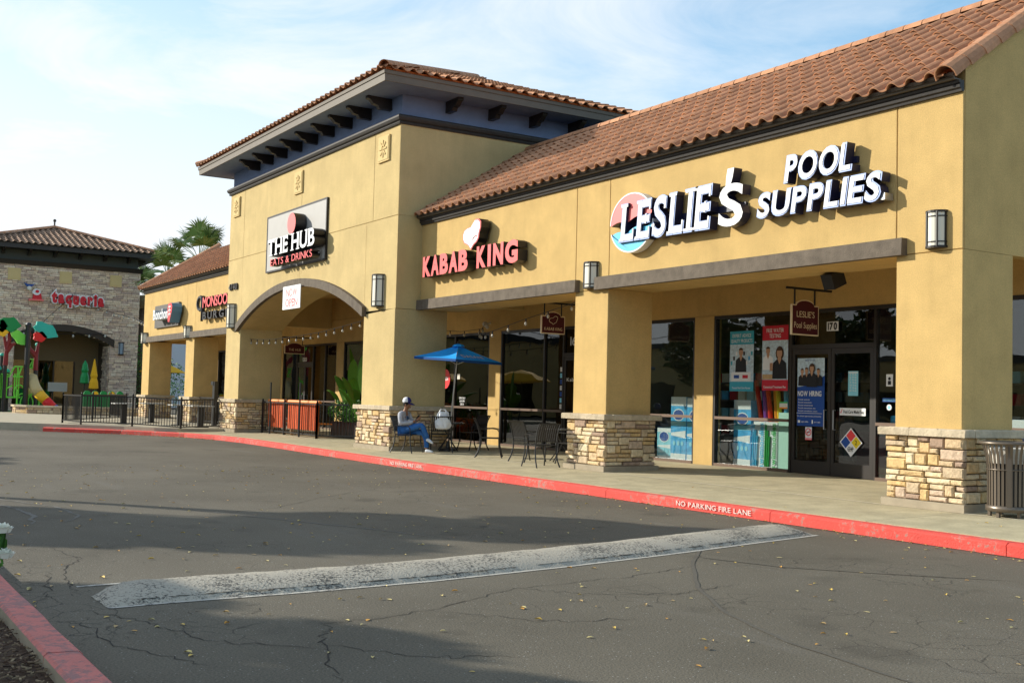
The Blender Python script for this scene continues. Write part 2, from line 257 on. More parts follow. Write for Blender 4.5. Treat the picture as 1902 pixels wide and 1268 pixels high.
# ------------------------------------------------------------------ mesh helpers
class MB:
    def __init__(s): s.v = []; s.f = []; s.m = []; s.k = 0
    def add(s, vs, fs, k=None):
        o = len(s.v); s.v += [tuple(q) for q in vs]; s.f += [tuple(i + o for i in f) for f in fs]; s.m += [s.k if k is None else k] * len(fs); return s
    def box(s, x0, x1, y0, y1, z0, z1, k=None):
        x0, x1 = min(x0, x1), max(x0, x1); y0, y1 = min(y0, y1), max(y0, y1); z0, z1 = min(z0, z1), max(z0, z1)
        return s.add([(x0, y0, z0), (x1, y0, z0), (x1, y1, z0), (x0, y1, z0), (x0, y0, z1), (x1, y0, z1), (x1, y1, z1), (x0, y1, z1)],
                     [(0, 3, 2, 1), (4, 5, 6, 7), (0, 1, 5, 4), (1, 2, 6, 5), (2, 3, 7, 6), (3, 0, 4, 7)], k)
    def prism(s, poly, a0, a1, ax='y', k=None):      # poly in the two other axes, in order
        n = len(poly)
        def mk(p, a): return (p[0], a, p[1]) if ax == 'y' else ((a, p[0], p[1]) if ax == 'x' else (p[0], p[1], a))
        vs = [mk(p, a0) for p in poly] + [mk(p, a1) for p in poly]
        fs = [tuple(range(n)), tuple(range(2 * n - 1, n - 1, -1))] + [(i, (i + 1) % n, n + (i + 1) % n, n + i) for i in range(n)]
        return s.add(vs, fs, k)
    def tube(s, pts, r, n=6, k=None, cap=True):
        pts = [Vector(p) for p in pts]; rs = r if isinstance(r, (list, tuple)) else [r] * len(pts); vs = []; fs = []
        pu = None
        for i, p in enumerate(pts):
            t = (pts[min(i + 1, len(pts) - 1)] - pts[max(i - 1, 0)])
            if t.length < 1e-9: t = Vector((0, 0, 1))
            t.normalize()
            u = pu if pu else (Vector((0, 0, 1)) if abs(t.z) < 0.9 else Vector((1, 0, 0)))
            u = (u - t * u.dot(t)); u.normalize(); pu = u; w_ = t.cross(u)
            for j in range(n):
                a = 2 * math.pi * j / n; vs.append(p + (u * math.cos(a) + w_ * math.sin(a)) * rs[i])
        for i in range(len(pts) - 1):
            for j in range(n): fs.append((i * n + j, i * n + (j + 1) % n, (i + 1) * n + (j + 1) % n, (i + 1) * n + j))
        if cap: fs.append(tuple(range(n - 1, -1, -1))); fs.append(tuple(range((len(pts) - 1) * n, len(pts) * n)))
        return s.add(vs, fs, k)
    def lathe(s, prof, c=(0, 0, 0), n=16, k=None):
        vs = []; fs = []
        for (r, z) in prof:
            for j in range(n):
                a = 2 * math.pi * j / n; vs.append((c[0] + r * math.cos(a), c[1] + r * math.sin(a), c[2] + z))
        for i in range(len(prof) - 1):
            for j in range(n): fs.append((i * n + j, i * n + (j + 1) % n, (i + 1) * n + (j + 1) % n, (i + 1) * n + j))
        fs.append(tuple(range(n - 1, -1, -1))); fs.append(tuple(range((len(prof) - 1) * n, len(prof) * n)))
        return s.add(vs, fs, k)
    def ball(s, c, rx, ry=None, rz=None, n=10, m=7, k=None):
        ry = ry or rx; rz = rz or rx; vs = [(c[0], c[1], c[2] - rz)]; fs = []
        for i in range(1, m):
            t = -math.pi / 2 + math.pi * i / m
            for j in range(n):
                a = 2 * math.pi * j / n; vs.append((c[0] + rx * math.cos(t) * math.cos(a), c[1] + ry * math.cos(t) * math.sin(a), c[2] + rz * math.sin(t)))
        vs.append((c[0], c[1], c[2] + rz)); q = len(vs) - 1
        for j in range(n): fs.append((0, 1 + (j + 1) % n, 1 + j)); fs.append((q, q - n + j, q - n + (j + 1) % n))
        for i in range(m - 2):
            for j in range(n): a = 1 + i * n; fs.append((a + j, a + (j + 1) % n, a + n + (j + 1) % n, a + n + j))
        return s.add(vs, fs, k)
    def obox(s, c, ax, ay, az, k=None):                # oriented box: centre and half axes
        c = Vector(c); ax = Vector(ax); ay = Vector(ay); az = Vector(az)
        vs = [c + ax * i + ay * j + az * l for l in (-1, 1) for j in (-1, 1) for i in (-1, 1)]
        return s.add(vs, [(0, 2, 3, 1), (4, 5, 7, 6), (0, 1, 5, 4), (1, 3, 7, 5), (3, 2, 6, 7), (2, 0, 4, 6)], k)
    def mesh(s, name, mats, off=(0, 0, 0), smooth=False, norm=True):
        me = bpy.data.meshes.new(name); o = Vector(off)
        me.from_pydata([Vector(q) - o for q in s.v], [], s.f)
        if not isinstance(mats, (list, tuple)): mats = [mats]
        for m_ in mats: me.materials.append(m_)
        if len(mats) > 1: me.polygons.foreach_set('material_index', s.m)
        if norm and len(s.f) < 60000:
            bm = bmesh.new(); bm.from_mesh(me); bmesh.ops.recalc_face_normals(bm, faces=bm.faces); bm.to_mesh(me); bm.free()
        if smooth: me.polygons.foreach_set('use_smooth', [True] * len(me.polygons))
        me.update(); return me
    def obj(s, name, mats, parent=None, local=False, smooth=False, kind=None, label=None, norm=True, **k):
        off = Vector((0, 0, 0))
        if parent is None:
            xs = [q[0] for q in s.v]; ys = [q[1] for q in s.v]; zs = [q[2] for q in s.v]
            if not local: off = Vector(((min(xs) + max(xs)) / 2, (min(ys) + max(ys)) / 2, min(zs)))
        elif not local: off = Vector(worldloc(parent))
        o = bpy.data.objects.new(name, s.mesh(name, mats, off, smooth, norm)); C.objects.link(o)
        if parent is None: o.location = off
        else: o.parent = parent
        if kind: o['kind'] = kind
        if label: o['label'] = label
        for a, b in k.items(): o[a] = b
        return o
def worldloc(o):
    v = Vector((0, 0, 0))
    while o: v += o.location; o = o.parent
    return v
def tag(o, label=None, cat=None, group=None, kind=None):
    if label: o['label'] = label
    if cat: o['category'] = cat
    if group: o['group'] = group
    if kind: o['kind'] = kind
    return o
def thing(name, label, cat, loc=(0, 0, 0), rz=0, group=None):
    o = bpy.data.objects.new(name, None); C.objects.link(o); o.location = loc; o.rotation_euler = (0, 0, rz); o.empty_display_size = 0.2
    return tag(o, label, cat, group)
def inst(me, name, parent, loc=(0, 0, 0), rot=None, scale=None, world=True):
    o = bpy.data.objects.new(name, me); C.objects.link(o); o.parent = parent
    o.location = Vector(loc) - (worldloc(parent) if world else Vector((0, 0, 0)))
    if rot is not None: o.rotation_euler = rot
    if scale is not None: o.scale = scale
    return o
def copy_thing(root, loc, rz, label, group=None):
    r = root.copy(); C.objects.link(r); r.location = loc; r.rotation_euler = (0, 0, rz); r['label'] = label
    if group: r['group'] = group
    for ch in list(root.children):
        c = ch.copy(); C.objects.link(c); c.parent = r
        for g in list(ch.children): d = g.copy(); C.objects.link(d); d.parent = c
    return r
# ------- lettering
_tc = {}
def glyph(ch, bold=0.02, depth=0.0, res=2):
    key = (ch, bold, depth, res)
    if key in _tc: return _tc[key]
    cu = bpy.data.curves.new('t', 'FONT'); cu.body = ch; cu.size = 1; cu.extrude = depth; cu.offset = bold; cu.resolution_u = res
    ob = bpy.data.objects.new('t', cu); C.objects.link(ob); bpy.context.view_layer.update()
    me = bpy.data.meshes.new_from_object(ob.evaluated_get(bpy.context.evaluated_depsgraph_get()))
    vs = [tuple(v.co) for v in me.vertices]; fs = [tuple(p.vertices) for p in me.polygons]
    bpy.data.objects.remove(ob); bpy.data.curves.remove(cu); bpy.data.meshes.remove(me)
    _tc[key] = (vs, fs); return vs, fs
SERIF = {  # slab serifs in unit box: (x0,z0,x1,z1)
    'L': [(-.12, .94, .42, 1), (-.12, 0, .3, .06), (.93, 0, 1.02, .3)], 'E': [(-.12, .94, .3, 1), (-.12, 0, .3, .06), (.93, 0, 1.02, .28), (.9, .74, 1, 1), (.62, .38, .72, .64)],
    'I': [(-.7, .94, 1.7, 1), (-.7, 0, 1.7, .06)], 'S': [(.80, .68, .93, .95), (.0, .05, .13, .32)], 'T': [(.22, 0, .78, .06), (-.03, .76, .07, 1), (.93, .76, 1.03, 1)],
    'H': [(-.12, .94, .34, 1), (.66, .94, 1.12, 1), (-.12, 0, .34, .06), (.66, 0, 1.12, .06)], 'U': [(-.12, .94, .34, 1), (.66, .94, 1.12, 1)],
    'B': [(-.12, .94, .3, 1), (-.12, 0, .3, .06)], 'P': [(-.12, .94, .3, 1), (-.12, 0, .42, .06)], "'": []}
def letters(text, x0, x1, z0, z1, yf, depth, mats, parent, name='letter', bold=0.02, shear=0.0, slope=(0, 0), heights=None, gap=0.09, space=0.35, serif=False, outline=0.0, axis='y', split=True, res=4, flat=False, zb=None):
    """letters facing -y with their front at yf. mats = (face, return). slope = rise of the base line, of the top line"""
    items = []; x = 0
    for ch in text:
        if ch == ' ': x += space; items.append(None); continue
        vs, fs = glyph(ch, bold, 0.0 if flat else 0.5, res)
        xs = [v[0] for v in vs]; a, b = min(xs), max(xs); items.append((ch, vs, fs, x, a, b)); x += (b - a) + gap
    tot = x - gap; sc = (x1 - x0) / tot; objs = []; allm = MB()
    vsH = glyph('H', bold, 0.0 if flat else 0.5, res)[0]; cap0 = min(v[1] for v in vsH); cap1 = max(v[1] for v in vsH)
    i = 0
    for it in items:
        if it is None: continue
        ch, vs, fs, px, a, b = it
        m_ = MB() if split else allm
        hz0, hz1 = (z0, z1) if not heights else heights[i]
        i += 1
        X = lambda u, zz: x0 + (px + u) * sc + shear * (zz - z0)
        def tr(v):
            u = v[0] - a; t = (v[1] - cap0) / (cap1 - cap0)
            fx = (px + u) / tot
            zz = (hz0 + slope[0] * fx) * (1 - t) + (hz1 + slope[1] * fx) * t
            y = yf if flat else (yf if v[2] > 0 else yf + depth)
            return (X(u, zz), y, zz)
        nv = [tr(v) for v in vs]; ks = []
        for f in fs:
            same = len({round(nv[q][1], 5) for q in f}) == 1
            ks.append(0 if (same and abs(nv[f[0]][1] - yf) < 1e-5) else 1)
        o0 = len(m_.v); m_.v += nv; m_.f += [tuple(q + o0 for q in f) for f in fs]; m_.m += ks
        if serif and ch in SERIF:
            wv = (b - a)
            for (sx0, sz0, sx1, sz1) in SERIF[ch]:
                q = [tr((a + sx * wv, cap0 + sz * (cap1 - cap0), 1)) for sx, sz in ((sx0, sz0), (sx1, sz0), (sx1, sz1), (sx0, sz1))]
                o0 = len(m_.v); m_.v += [(p[0], yf - 0.003, p[2]) for p in q] + [(p[0], yf + (depth if not flat else 0.001) - 0.006, p[2]) for p in q]
                m_.f += [tuple(o0 + j for j in (0, 1, 2, 3)), tuple(o0 + j for j in (7, 6, 5, 4))] + [tuple(o0 + j for j in (j0, (j0 + 1) % 4, 4 + (j0 + 1) % 4, 4 + j0)) for j0 in range(4)]
                m_.m += [0, 1, 1, 1, 1, 1]
        if split: objs.append(m_.obj(name, list(mats), parent, norm=False))
    if not split: objs.append(allm.obj(name, list(mats), parent, norm=False))
    return objs

# ------------------------------------------------------------------ ground
T = 0.708; D = 3.188; SW0 = 0.165 - 0.02 * D
def zs(y): return SW0 + 0.02 * y
g = MB(); g.add([(-600, -600, -.1), (500, -600, -.1), (500, 500, -.1), (-600, 500, -.1)], [(0, 1, 2, 3)])
tag(g.obj('asphalt_road', asph, norm=False), 'dark grey asphalt driveway with scuffs and hairline cracks', kind='structure')

# kerb path (outer top edge), right to left
KP = [(2, -2.15), (-7.8, -2.15), (-11.4, -2.15), (-15.14, -2.15), (-18.85, -2.15), (-22.6, -2.12), (-26.6, -2.02), (-30.4, -1.88), (-34.2, -1.80), (-36.6, -1.98), (-38.4, -2.45), (-39.8, -3.2), (-40.9, -3.95), (-42.3, -5.2), (-43.2, -6.1)]
def offs(path, d):
    o = []
    for i, p in enumerate(path):
        a = Vector(path[max(i - 1, 0)]); b = Vector(path[min(i + 1, len(path) - 1)]); t = (b - a).normalized(); n = Vector((t.y, -t.x))
        o.append((p[0] + n.x * d, p[1] + n.y * d))
    return o
kerb = thing('red_kerb', 'red painted fire lane kerb along the shop sidewalk', None, (-20, -2.1, -0.1)); kerb['kind'] = 'structure'
inn = offs(KP, .15); lip = offs(KP, .03); outb = offs(KP, -.02)
for i in range(len(KP) - 1):
    a, b = Vector(KP[i]), Vector(KP[i + 1]); n_ = 6; dv = (b - a); sh = dv.normalized() * 0.006
    m_ = MB()
    def at(P, t): p = Vector(P[i]).lerp(Vector(P[i + 1]), t); return p
    rows = []
    for j in range(n_ + 1):
        t = j / n_; e = sh if j == 0 else (-sh if j == n_ else Vector((0, 0)))
        wv = random.uniform(-.003, .003)
        rows.append([(*(at(outb, t) + e), -.14), (*(at(outb, t) + e + Vector((0, wv))), .02), (*(at(KP, t) + e), .037 + wv), (*(at(lip, t) + e), .05), (*(at(inn, t) + e), .054), (*(at(inn, t) + e), -.14)])
    vs = [q for r_ in rows for q in r_]; fs = []
    for j in range(n_):
        for k in range(6): fs.append((j * 6 + k, j * 6 + (k + 1) % 6, (j + 1) * 6 + (k + 1) % 6, (j + 1) * 6 + k))
    fs += [tuple(range(6)), tuple(range(n_ * 6 + 5, n_ * 6 - 1, -1))]
    m_.add(vs, fs); m_.obj('kerb_stone', kerb_red, kerb)
sten = worn_paint('stencil_white', (.72, .62, .56), (.62, .16, .12), 0.57, 40.0)
for (xa, xb) in ((-13.35, -11.75), (-23.25, -21.7), (-32.9, -31.3)):
    yk = -2.186 if xa > -20 else (-2.162 if xa > -25 else -1.815)
    letters('NO PARKING FIRE LANE', xa, xb, -.055, .018, yk, 0, (sten, sten), kerb, name='stencil_lettering', bold=0.01, flat=True, split=False, slope=((0, 0)))
# far lettering on the curved end
hold = MB()
# sidewalk slabs
sw = thing('sidewalk', 'tan concrete sidewalk in front of the shops', None, (-20, 0, 0)); sw['kind'] = 'structure'
def slab(x0, x1, f_, yb, m_=walk):
    e = .006; q = MB(); x0 += e; x1 -= e; n = 8; xs_ = [x0 + (x1 - x0) * i / n for i in range(n + 1)]; P_ = [(x, f_(x)) for x in xs_] + [(x1, yb), (x0, yb)]
    k = len(P_); q.add([(x, y, zs(y)) for x, y in P_] + [(x, y, -.3) for x, y in P_], [tuple(range(k)), tuple(range(2 * k - 1, k - 1, -1))] + [(i, (i + 1) % k, k + (i + 1) % k, k + i) for i in range(k)]); q.obj('slab', m_, sw)
def kerb_y(x):
    for i in range(len(inn) - 1):
        if inn[i + 1][0] <= x <= inn[i][0]:
            t = (x - inn[i][0]) / (inn[i + 1][0] - inn[i][0]); return inn[i][1] * (1 - t) + inn[i + 1][1] * t
    return inn[-1][1]
XS = [-39.1, -34.8, -30.4, -26.6, -22.6, -18.1, -14.0, -9.9, -5.9, 2]
for i in range(len(XS) - 1):
    x0, x1 = XS[i], XS[i + 1]; slab(x0, x1, lambda x: kerb_y(x) + .012, -.14); slab(x0, x1, lambda x: -.08, 3.3)
q = MB(); q.add([(-42, -.14, zs(-.14) + .003), (2, -.14, zs(-.14) + .003), (2, -.08, zs(-.08) + .003), (-42, -.08, zs(-.08) + .003)], [(0, 1, 2, 3)]); q.obj('expansion_strip', strip_m, sw, norm=False)
q = MB(); q.box(-60, 2, -1.5, 3.3, -.3, -.05); q.obj('slab_bed', mortar, sw)
# raised patio at the left end
pt = MB(); edge = [p for p in inn if p[0] < -39.3]; poly = [(-39.2, -2.45)] + edge + [(-47, -9.5), (-62, -9.5), (-62, 3.3), (-39.2, 3.3)]
pt.prism(poly, -.3, .17, 'z'); tag(pt.obj('patio_slab', walk2), 'raised pale concrete patio slab behind the far kerb', kind='structure')
# far kerb, sidewalk and turf in front of the taqueria
fk = MB(); fk.box(-58.6, -58.3, -40, -2.5, -.12, .05); fk.box(-62, -58.6, -40, -9.6, -.12, .06)
tag(fk.obj('far_kerb', walk2), 'pale concrete kerb across the far end of the drive', kind='structure')
ln = MB()
for (a, b, wd) in (((-54.2, -3.9), (-46.8, -7.1), .1),):
    d = (Vector(b) - Vector(a)).normalized(); n_ = Vector((-d.y, d.x)) * wd; ln.add([(a[0] + n_.x, a[1] + n_.y, -.096), (b[0] + n_.x, b[1] + n_.y, -.096), (b[0] - n_.x, b[1] - n_.y, -.096), (a[0] - n_.x, a[1] - n_.y, -.096)], [(0, 1, 2, 3)])
tag(ln.obj('parking_line', line_w, norm=False), 'white painted parking line at the far left', kind='structure')

# speed bump
near = [(-8.66, -11.52), (-8.70, -11.1), (-8.72, -10), (-8.8, -8.8), (-9.05, -7.2), (-9.35, -5.7), (-9.7, -4.2), (-9.98, -2.95), (-10.02, -2.75)]
sb = MB(); rows = []
dense = []
for i in range(len(near) - 1):
    for j in range(8): t = j / 8; dense.append((near[i][0] * (1 - t) + near[i + 1][0] * t, near[i][1] * (1 - t) + near[i + 1][1] * t))
dense.append(near[-1])
for i, (x, y) in enumerate(dense):
    t = i / (len(dense) - 1); en = min(1, min(i, len(dense) - 1 - i) / 7.0); en = math.sqrt(max(en, .0)); en = min(en, 1)
    W_ = .93 * (1 if i > 7 else .55 + .45 * math.sin(math.pi / 2 * i / 7.5))
    for j in range(13):
        s_ = j / 12; h = .088 * math.sin(math.pi * s_) ** 0.75 * en if 0 < j < 12 else 0
        jag = random.uniform(-.012, .012) if j in (0, 12) else 0
        sb.v.append((x - W_ * s_ + jag, y + W_ * s_ * -.02, -.098 + h + (random.uniform(-.006, .006) if 0 < j < 12 else 0)))
n13 = 13
for i in range(len(dense) - 1):
    for j in range(12): sb.f.append((i * n13 + j, i * n13 + j + 1, (i + 1) * n13 + j + 1, (i + 1) * n13 + j)); sb.m.append(0)
ribbon_pts = [(x - .075, y) for x, y in dense[4:-6]]
tag(sb.obj('speed_bump', bump_w, smooth=True), 'worn white painted speed bump crossing the drive', kind='structure')
eb = MB()
for side, off_ in ((0, .05), (1, -.97)):
    for i in range(len(dense) - 1):
        (xa, ya), (xb, yb) = dense[i], dense[i + 1]; ya2 = ya + (-.02 if side else 0); yb2 = yb + (-.02 if side else 0)
        eb.add([(xa + off_, ya2, -.0955), (xa + off_ - .055, ya2, -.0955), (xb + off_ - .055, yb2, -.0955), (xb + off_, yb2, -.0955)], [(0, 1, 2, 3)])
tag(eb.obj('bump_edge_line', line_w, norm=False), 'thin white lines along both edges of the speed bump', kind='structure')
# cracks, tar line and thin dark streak

crk = mat('crack_dark', (0.03, 0.026, 0.022), 0.9); tar = mat('tar_and_streak', (0.10, 0.088, 0.068), 0.8, grain=.3, gscale=70)
scuff = mat('tyre_scuff', (0.17, 0.158, 0.138), 0.9, var=0.2, vscale=20)
def ribbon(mb, pts, w0, jit, z, sub=7, taper=True):
    P = []
    for i in range(len(pts) - 1):
        for j in range(sub): t = j / sub; P.append(Vector(pts[i]).lerp(Vector(pts[i + 1]), t) + Vector((random.uniform(-jit, jit), random.uniform(-jit, jit))))
    P.append(Vector(pts[-1])); n = len(P); vs = []
    for i, p in enumerate(P):
        t = (P[min(i + 1, n - 1)] - P[max(i - 1, 0)]).normalized(); nn = Vector((-t.y, t.x)); ww = w0 * (random.uniform(.4, 1.3) if jit > .01 else 1) * (min(1, .15 + min(i, n - 1 - i) / 4) if taper else 1)
        vs += [(p.x + nn.x * ww, p.y + nn.y * ww, z), (p.x - nn.x * ww, p.y - nn.y * ww, z)]
    mb.add(vs, [(2 * i, 2 * i + 1, 2 * i + 3, 2 * i + 2) for i in range(n - 1)])
ck = MB()
ribbon(ck, ribbon_pts, .011, .014, -.066, 3)
ribbon(ck, [(x - .11, y) for x, y in ribbon_pts[::3]], .006, .03, -.056, 4)
for pts in ([(-5.9, -10.9), (-6.9, -10.6), (-7.45, -10.3), (-7.6, -9.4), (-8.2, -8.3), (-8.3, -7), (-8.6, -6)], [(-8.6, -11.7), (-8.0, -11.4), (-7.3, -11.2), (-6.7, -10.6)],
            [(-9.2, -11.6), (-10.4, -11.5), (-11.3, -11.2), (-12.2, -11.35)], [(-7.6, -9.4), (-6.9, -8.9), (-6.7, -8.2)], [(-8.2, -8.3), (-7.7, -7.9), (-7.4, -7.2), (-7.6, -6.3)],
            [(-6.9, -10.6), (-6.3, -10.2), (-6.0, -9.6)], [(-14.5, -9.2), (-15.2, -7.8), (-16.6, -6.5), (-18.0, -4.8)], [(-10.6, -11.6), (-9.6, -11.75), (-9.0, -11.95)], [(-8.3, -11.8), (-7.4, -11.75), (-6.6, -11.4)]):
    ribbon(ck, pts, .0045, .045, -.0965, 12)
for k in range(110):
    x = random.uniform(-12.5, -7.5); y = -11.95 + random.random() ** 2 * 1.4; a = random.uniform(0, 3); l = random.uniform(.04, .16)
    ribbon(ck, [(x, y), (x + math.cos(a) * l, y + math.sin(a) * l)], .007, .012, -.0965, 3)
tag(ck.obj('asphalt_cracks', crk, norm=False), 'dark irregular cracks in the asphalt', kind='structure')
tr_ = MB()
ribbon(tr_, [(-9.7, -4.9), (-8.7, -5.9), (-7.6, -6.8), (-6.6, -7.4), (-5.6, -7.75), (-4.2, -7.95)], .020, .010, -.0958, 8)
ribbon(tr_, [(-9.3, -5.6), (-8.2, -5.2), (-7.5, -4.6), (-6.6, -3.7)], .014, .008, -.0958, 8)  # second, thinner dark streak in the same colour
tag(tr_.obj('tar_seam_and_streak', tar, norm=False), 'dark curved tar seam and a thin dark streak across the near drive', kind='structure')
sf = MB()
ribbon(sf, [(-18.5, -11.6), (-17.3, -11.0), (-16.2, -10.55), (-15.0, -10.45), (-14.3, -10.75)], .022, .02, -.0962, 9)
ribbon(sf, [(-17.8, -11.7), (-16.5, -11.1), (-15.2, -10.95), (-14.2, -11.15)], .03, .03, -.0955, 9)
ribbon(sf, [(-24, -9.5), (-23, -8), (-22.8, -6.5), (-22, -5.2)], .02, .02, -.0962, 9)
ribbon(sf, [(-15.3, -9.0), (-14.0, -8.4), (-12.6, -7.7), (-11.6, -7.3)], .02, .03, -.0962, 9)
tag(sf.obj('tyre_scuffs', scuff, norm=False), 'pale curved tyre scuffs on the asphalt at the left', kind='structure')

gd = MB(); P_ = [(x, kerb_y(x) - .185) for x in [-6 - i * .35 for i in range(96)]]
for i in range(len(P_) - 1):
    w0, w1 = random.uniform(.01, .05), random.uniform(.01, .05); gd.add([(P_[i][0], P_[i][1], -.0952), (P_[i + 1][0], P_[i + 1][1], -.0952), (P_[i + 1][0], P_[i + 1][1] - w1, -.0962), (P_[i][0], P_[i][1] - w0, -.0962)], [(0, 1, 2, 3)])
tag(gd.obj('gutter_dirt', mat('gutter_dirt', (.075, .055, .035), .95, var=.5, vscale=20, grain=.4, gscale=50), norm=False), 'dark line of dirt and grit along the foot of the red kerb', kind='structure')
# near kerb and mulch bed
nk = thing('near_kerb', 'faded red kerb beside the mulch bed in the near left corner', None, (-8, -12.2, -.1)); nk['kind'] = 'structure'
for (a, b) in ((-16, -12.3), (-12.29, -6.66), (-6.645, -1)):
    q = MB(); n_ = 14; vs = []; fs = []
    for j in range(n_ + 1):
        x = a + (b - a) * j / n_; e = random.uniform(-.006, .006)
        vs += [(x, -12.10 + e, -.12), (x, -12.105 + e, .03), (x, -12.125 + e, .048), (x, -12.285, .052 + e * .5), (x, -12.305, .035), (x, -12.31 + e, -.12)]
    for j in range(n_):
        for k in range(6): fs.append((j * 6 + k, j * 6 + (k + 1) % 6, (j + 1) * 6 + (k + 1) % 6, (j + 1) * 6 + k))
    fs += [tuple(range(6)), tuple(range(n_ * 6 + 5, n_ * 6 - 1, -1))]; q.add(vs, fs)
    q.m = [1 if (i < n_ * 6 and i % 6 == 4) else 0 for i in range(len(fs))]
    q.obj('kerb_stone', [kerb_old, concr], nk)
q = MB(); q.add([(-16, -30, -.03), (-1, -30, -.03), (-1, -12.3, -.03), (-16, -12.3, -.03)], [(0, 1, 2, 3)])
mulch = mat('mulch', (0.05, 0.028, 0.018), 0.95, col2=(0.10, 0.06, 0.035), vscale=30, bump=1.0, bscale=30)
tag(q.obj('mulch_bed', mulch, norm=False), 'dark brown mulch bed behind the near kerb', kind='structure')
q = MB()
for k in range(6500):
    x = random.uniform(-10.5, -4.6); y = -12.32 - random.random() * 1.5; a = random.uniform(0, 6.3); l = random.uniform(.006, .024); wd = random.uniform(.002, .006); tz = random.uniform(-.4, .4)
    q.obox((x, y, -.015 + random.uniform(0, .03)), (math.cos(a) * l, math.sin(a) * l, tz * l), (-math.sin(a) * wd, math.cos(a) * wd, 0), (0, 0, .003))
chip = mat('bark_chip', (0.1, 0.06, 0.04), 0.9, ramp=[(0.09, 0.05, 0.03), (0.16, 0.10, 0.06), (0.05, 0.03, 0.02), (0.22, 0.15, 0.09), (0.30, 0.22, 0.13)], island=True)
tag(q.obj('bark_chips', chip, norm=False), 'brown bark chips and dry bits on the mulch bed', 'mulch', kind='stuff')
# fallen leaves
q = MB()
def leaf(x, y, z, s_):
    a = random.uniform(0, 6.3); c, sn = math.cos(a), math.sin(a); cu = random.uniform(.1, .5) * s_
    P_ = [(-s_, 0, 0), (-.3 * s_, .42 * s_, cu), (.5 * s_, .35 * s_, cu), (s_, 0, .2 * cu), (.5 * s_, -.35 * s_, cu * .7), (-.3 * s_, -.42 * s_, cu), (0, 0, .004)]
    q.add([(x + c * px - sn * py, y + sn * px + c * py, z + pz + .003) for px, py, pz in P_], [(0, 6, 1), (1, 6, 2), (2, 6, 3), (3, 6, 4), (4, 6, 5), (5, 6, 0)])
for k in range(620):
    x = random.uniform(-24, -3.5); y = random.uniform(-12, -2.4); leaf(x, y, -.098, random.uniform(.018, .036))
for k in range(330):
    x = random.uniform(-30, -5); y = kerb_y(x) - .18 - abs(random.gauss(0, .10)); leaf(x, y, -.098, random.uniform(.012, .028))
for k in range(130):
    x = random.uniform(-42, -36); y = kerb_y(x) - .25 - abs(random.gauss(0, .1)); leaf(x, y, -.098, random.uniform(.02, .04))
for k in range(26):
    x = random.uniform(-18, -6); y = random.uniform(-1.9, -.3); leaf(x, y, zs(y), random.uniform(.014, .03))
lfm = mat('dry_leaf', (0.6, 0.4, 0.1), 0.6, ramp=[(0.62, 0.42, 0.08), (0.55, 0.45, 0.20), (0.60, 0.30, 0.05), (0.45, 0.30, 0.12), (0.66, 0.52, 0.20)], island=True)
tag(q.obj('fallen_leaves', lfm, norm=False), 'small yellow and tan leaves scattered over the drive', 'leaves', kind='stuff')

# ------------------------------------------------------------------ stone packing
def pack(L_, H, seed):
    rnd = random.Random(seed); u = H / round(H / .083); nrow = round(H / u); step = .05; n = int(round(L_ / step)); sky_ = [0] * n; out_ = []
    while True:
        lo = min(sky_)
        if lo >= nrow: break
        i = sky_.index(lo); j = i
        while j < n and sky_[j] == lo: j += 1
        wmax = j - i; wd = rnd.choice([3, 4, 4, 5, 5, 6, 7, 8]); wd = min(wd, wmax)
        if wmax - wd < 3: wd = wmax if wmax <= 8 else wmax - 3
        h = rnd.choice([1, 1, 1, 2, 1, 2]) if wd >= 3 else 1; h = min(h, nrow - lo)
        if nrow - lo - h == 1 and rnd.random() < .5: h = min(2, nrow - lo)
        out_.append((i / n * L_, (i + wd) / n * L_, lo * u, (lo + h) * u))
        for k in range(i, i + wd): sky_[k] += h
    return out_
def stone_geo(q, a0, a1, z0, z1, base, outv, face, rnd, dep=(.045, .10)):
    """face 'f' faces -y (base = y), 'r' faces +x (base = x), 'l' faces -x"""
    gp = .0075; a0 += gp; a1 -= gp; z0 += gp; z1 -= gp; d = rnd.uniform(*dep); ch = min(.020, (z1 - z0) * .24); j = lambda s=.007: rnd.uniform(-s, s)
    ring = lambda e, dd, s: [(a0 + e + j(s), z0 + e + j(s), dd), ((a0 + a1) / 2 + j(s), z0 + e + j(s), dd + j(s)), (a1 - e + j(s), z0 + e + j(s), dd), (a1 - e + j(s), z1 - e + j(s), dd), ((a0 + a1) / 2 + j(s), z1 - e + j(s), dd + j(s)), (a0 + e + j(s), z1 - e + j(s), dd)]
    P_ = ring(0, 0, .002) + ring(0, d - ch, .004) + ring(ch, d, .006)
    if face == 'f': vs = [(a, base - dd, z) for a, z, dd in P_]
    elif face == 'r': vs = [(base + dd, a, z) for a, z, dd in P_]
    else: vs = [(base - dd, a, z) for a, z, dd in P_]
    fs = []
    for r_ in (0, 6): fs += [(r_ + k, r_ + (k + 1) % 6, r_ + 6 + (k + 1) % 6, r_ + 6 + k) for k in range(6)]
    fs += [(12, 13, 16, 17), (13, 14, 15, 16), (5, 4, 3, 2, 1, 0)]
    q.add(vs, fs)

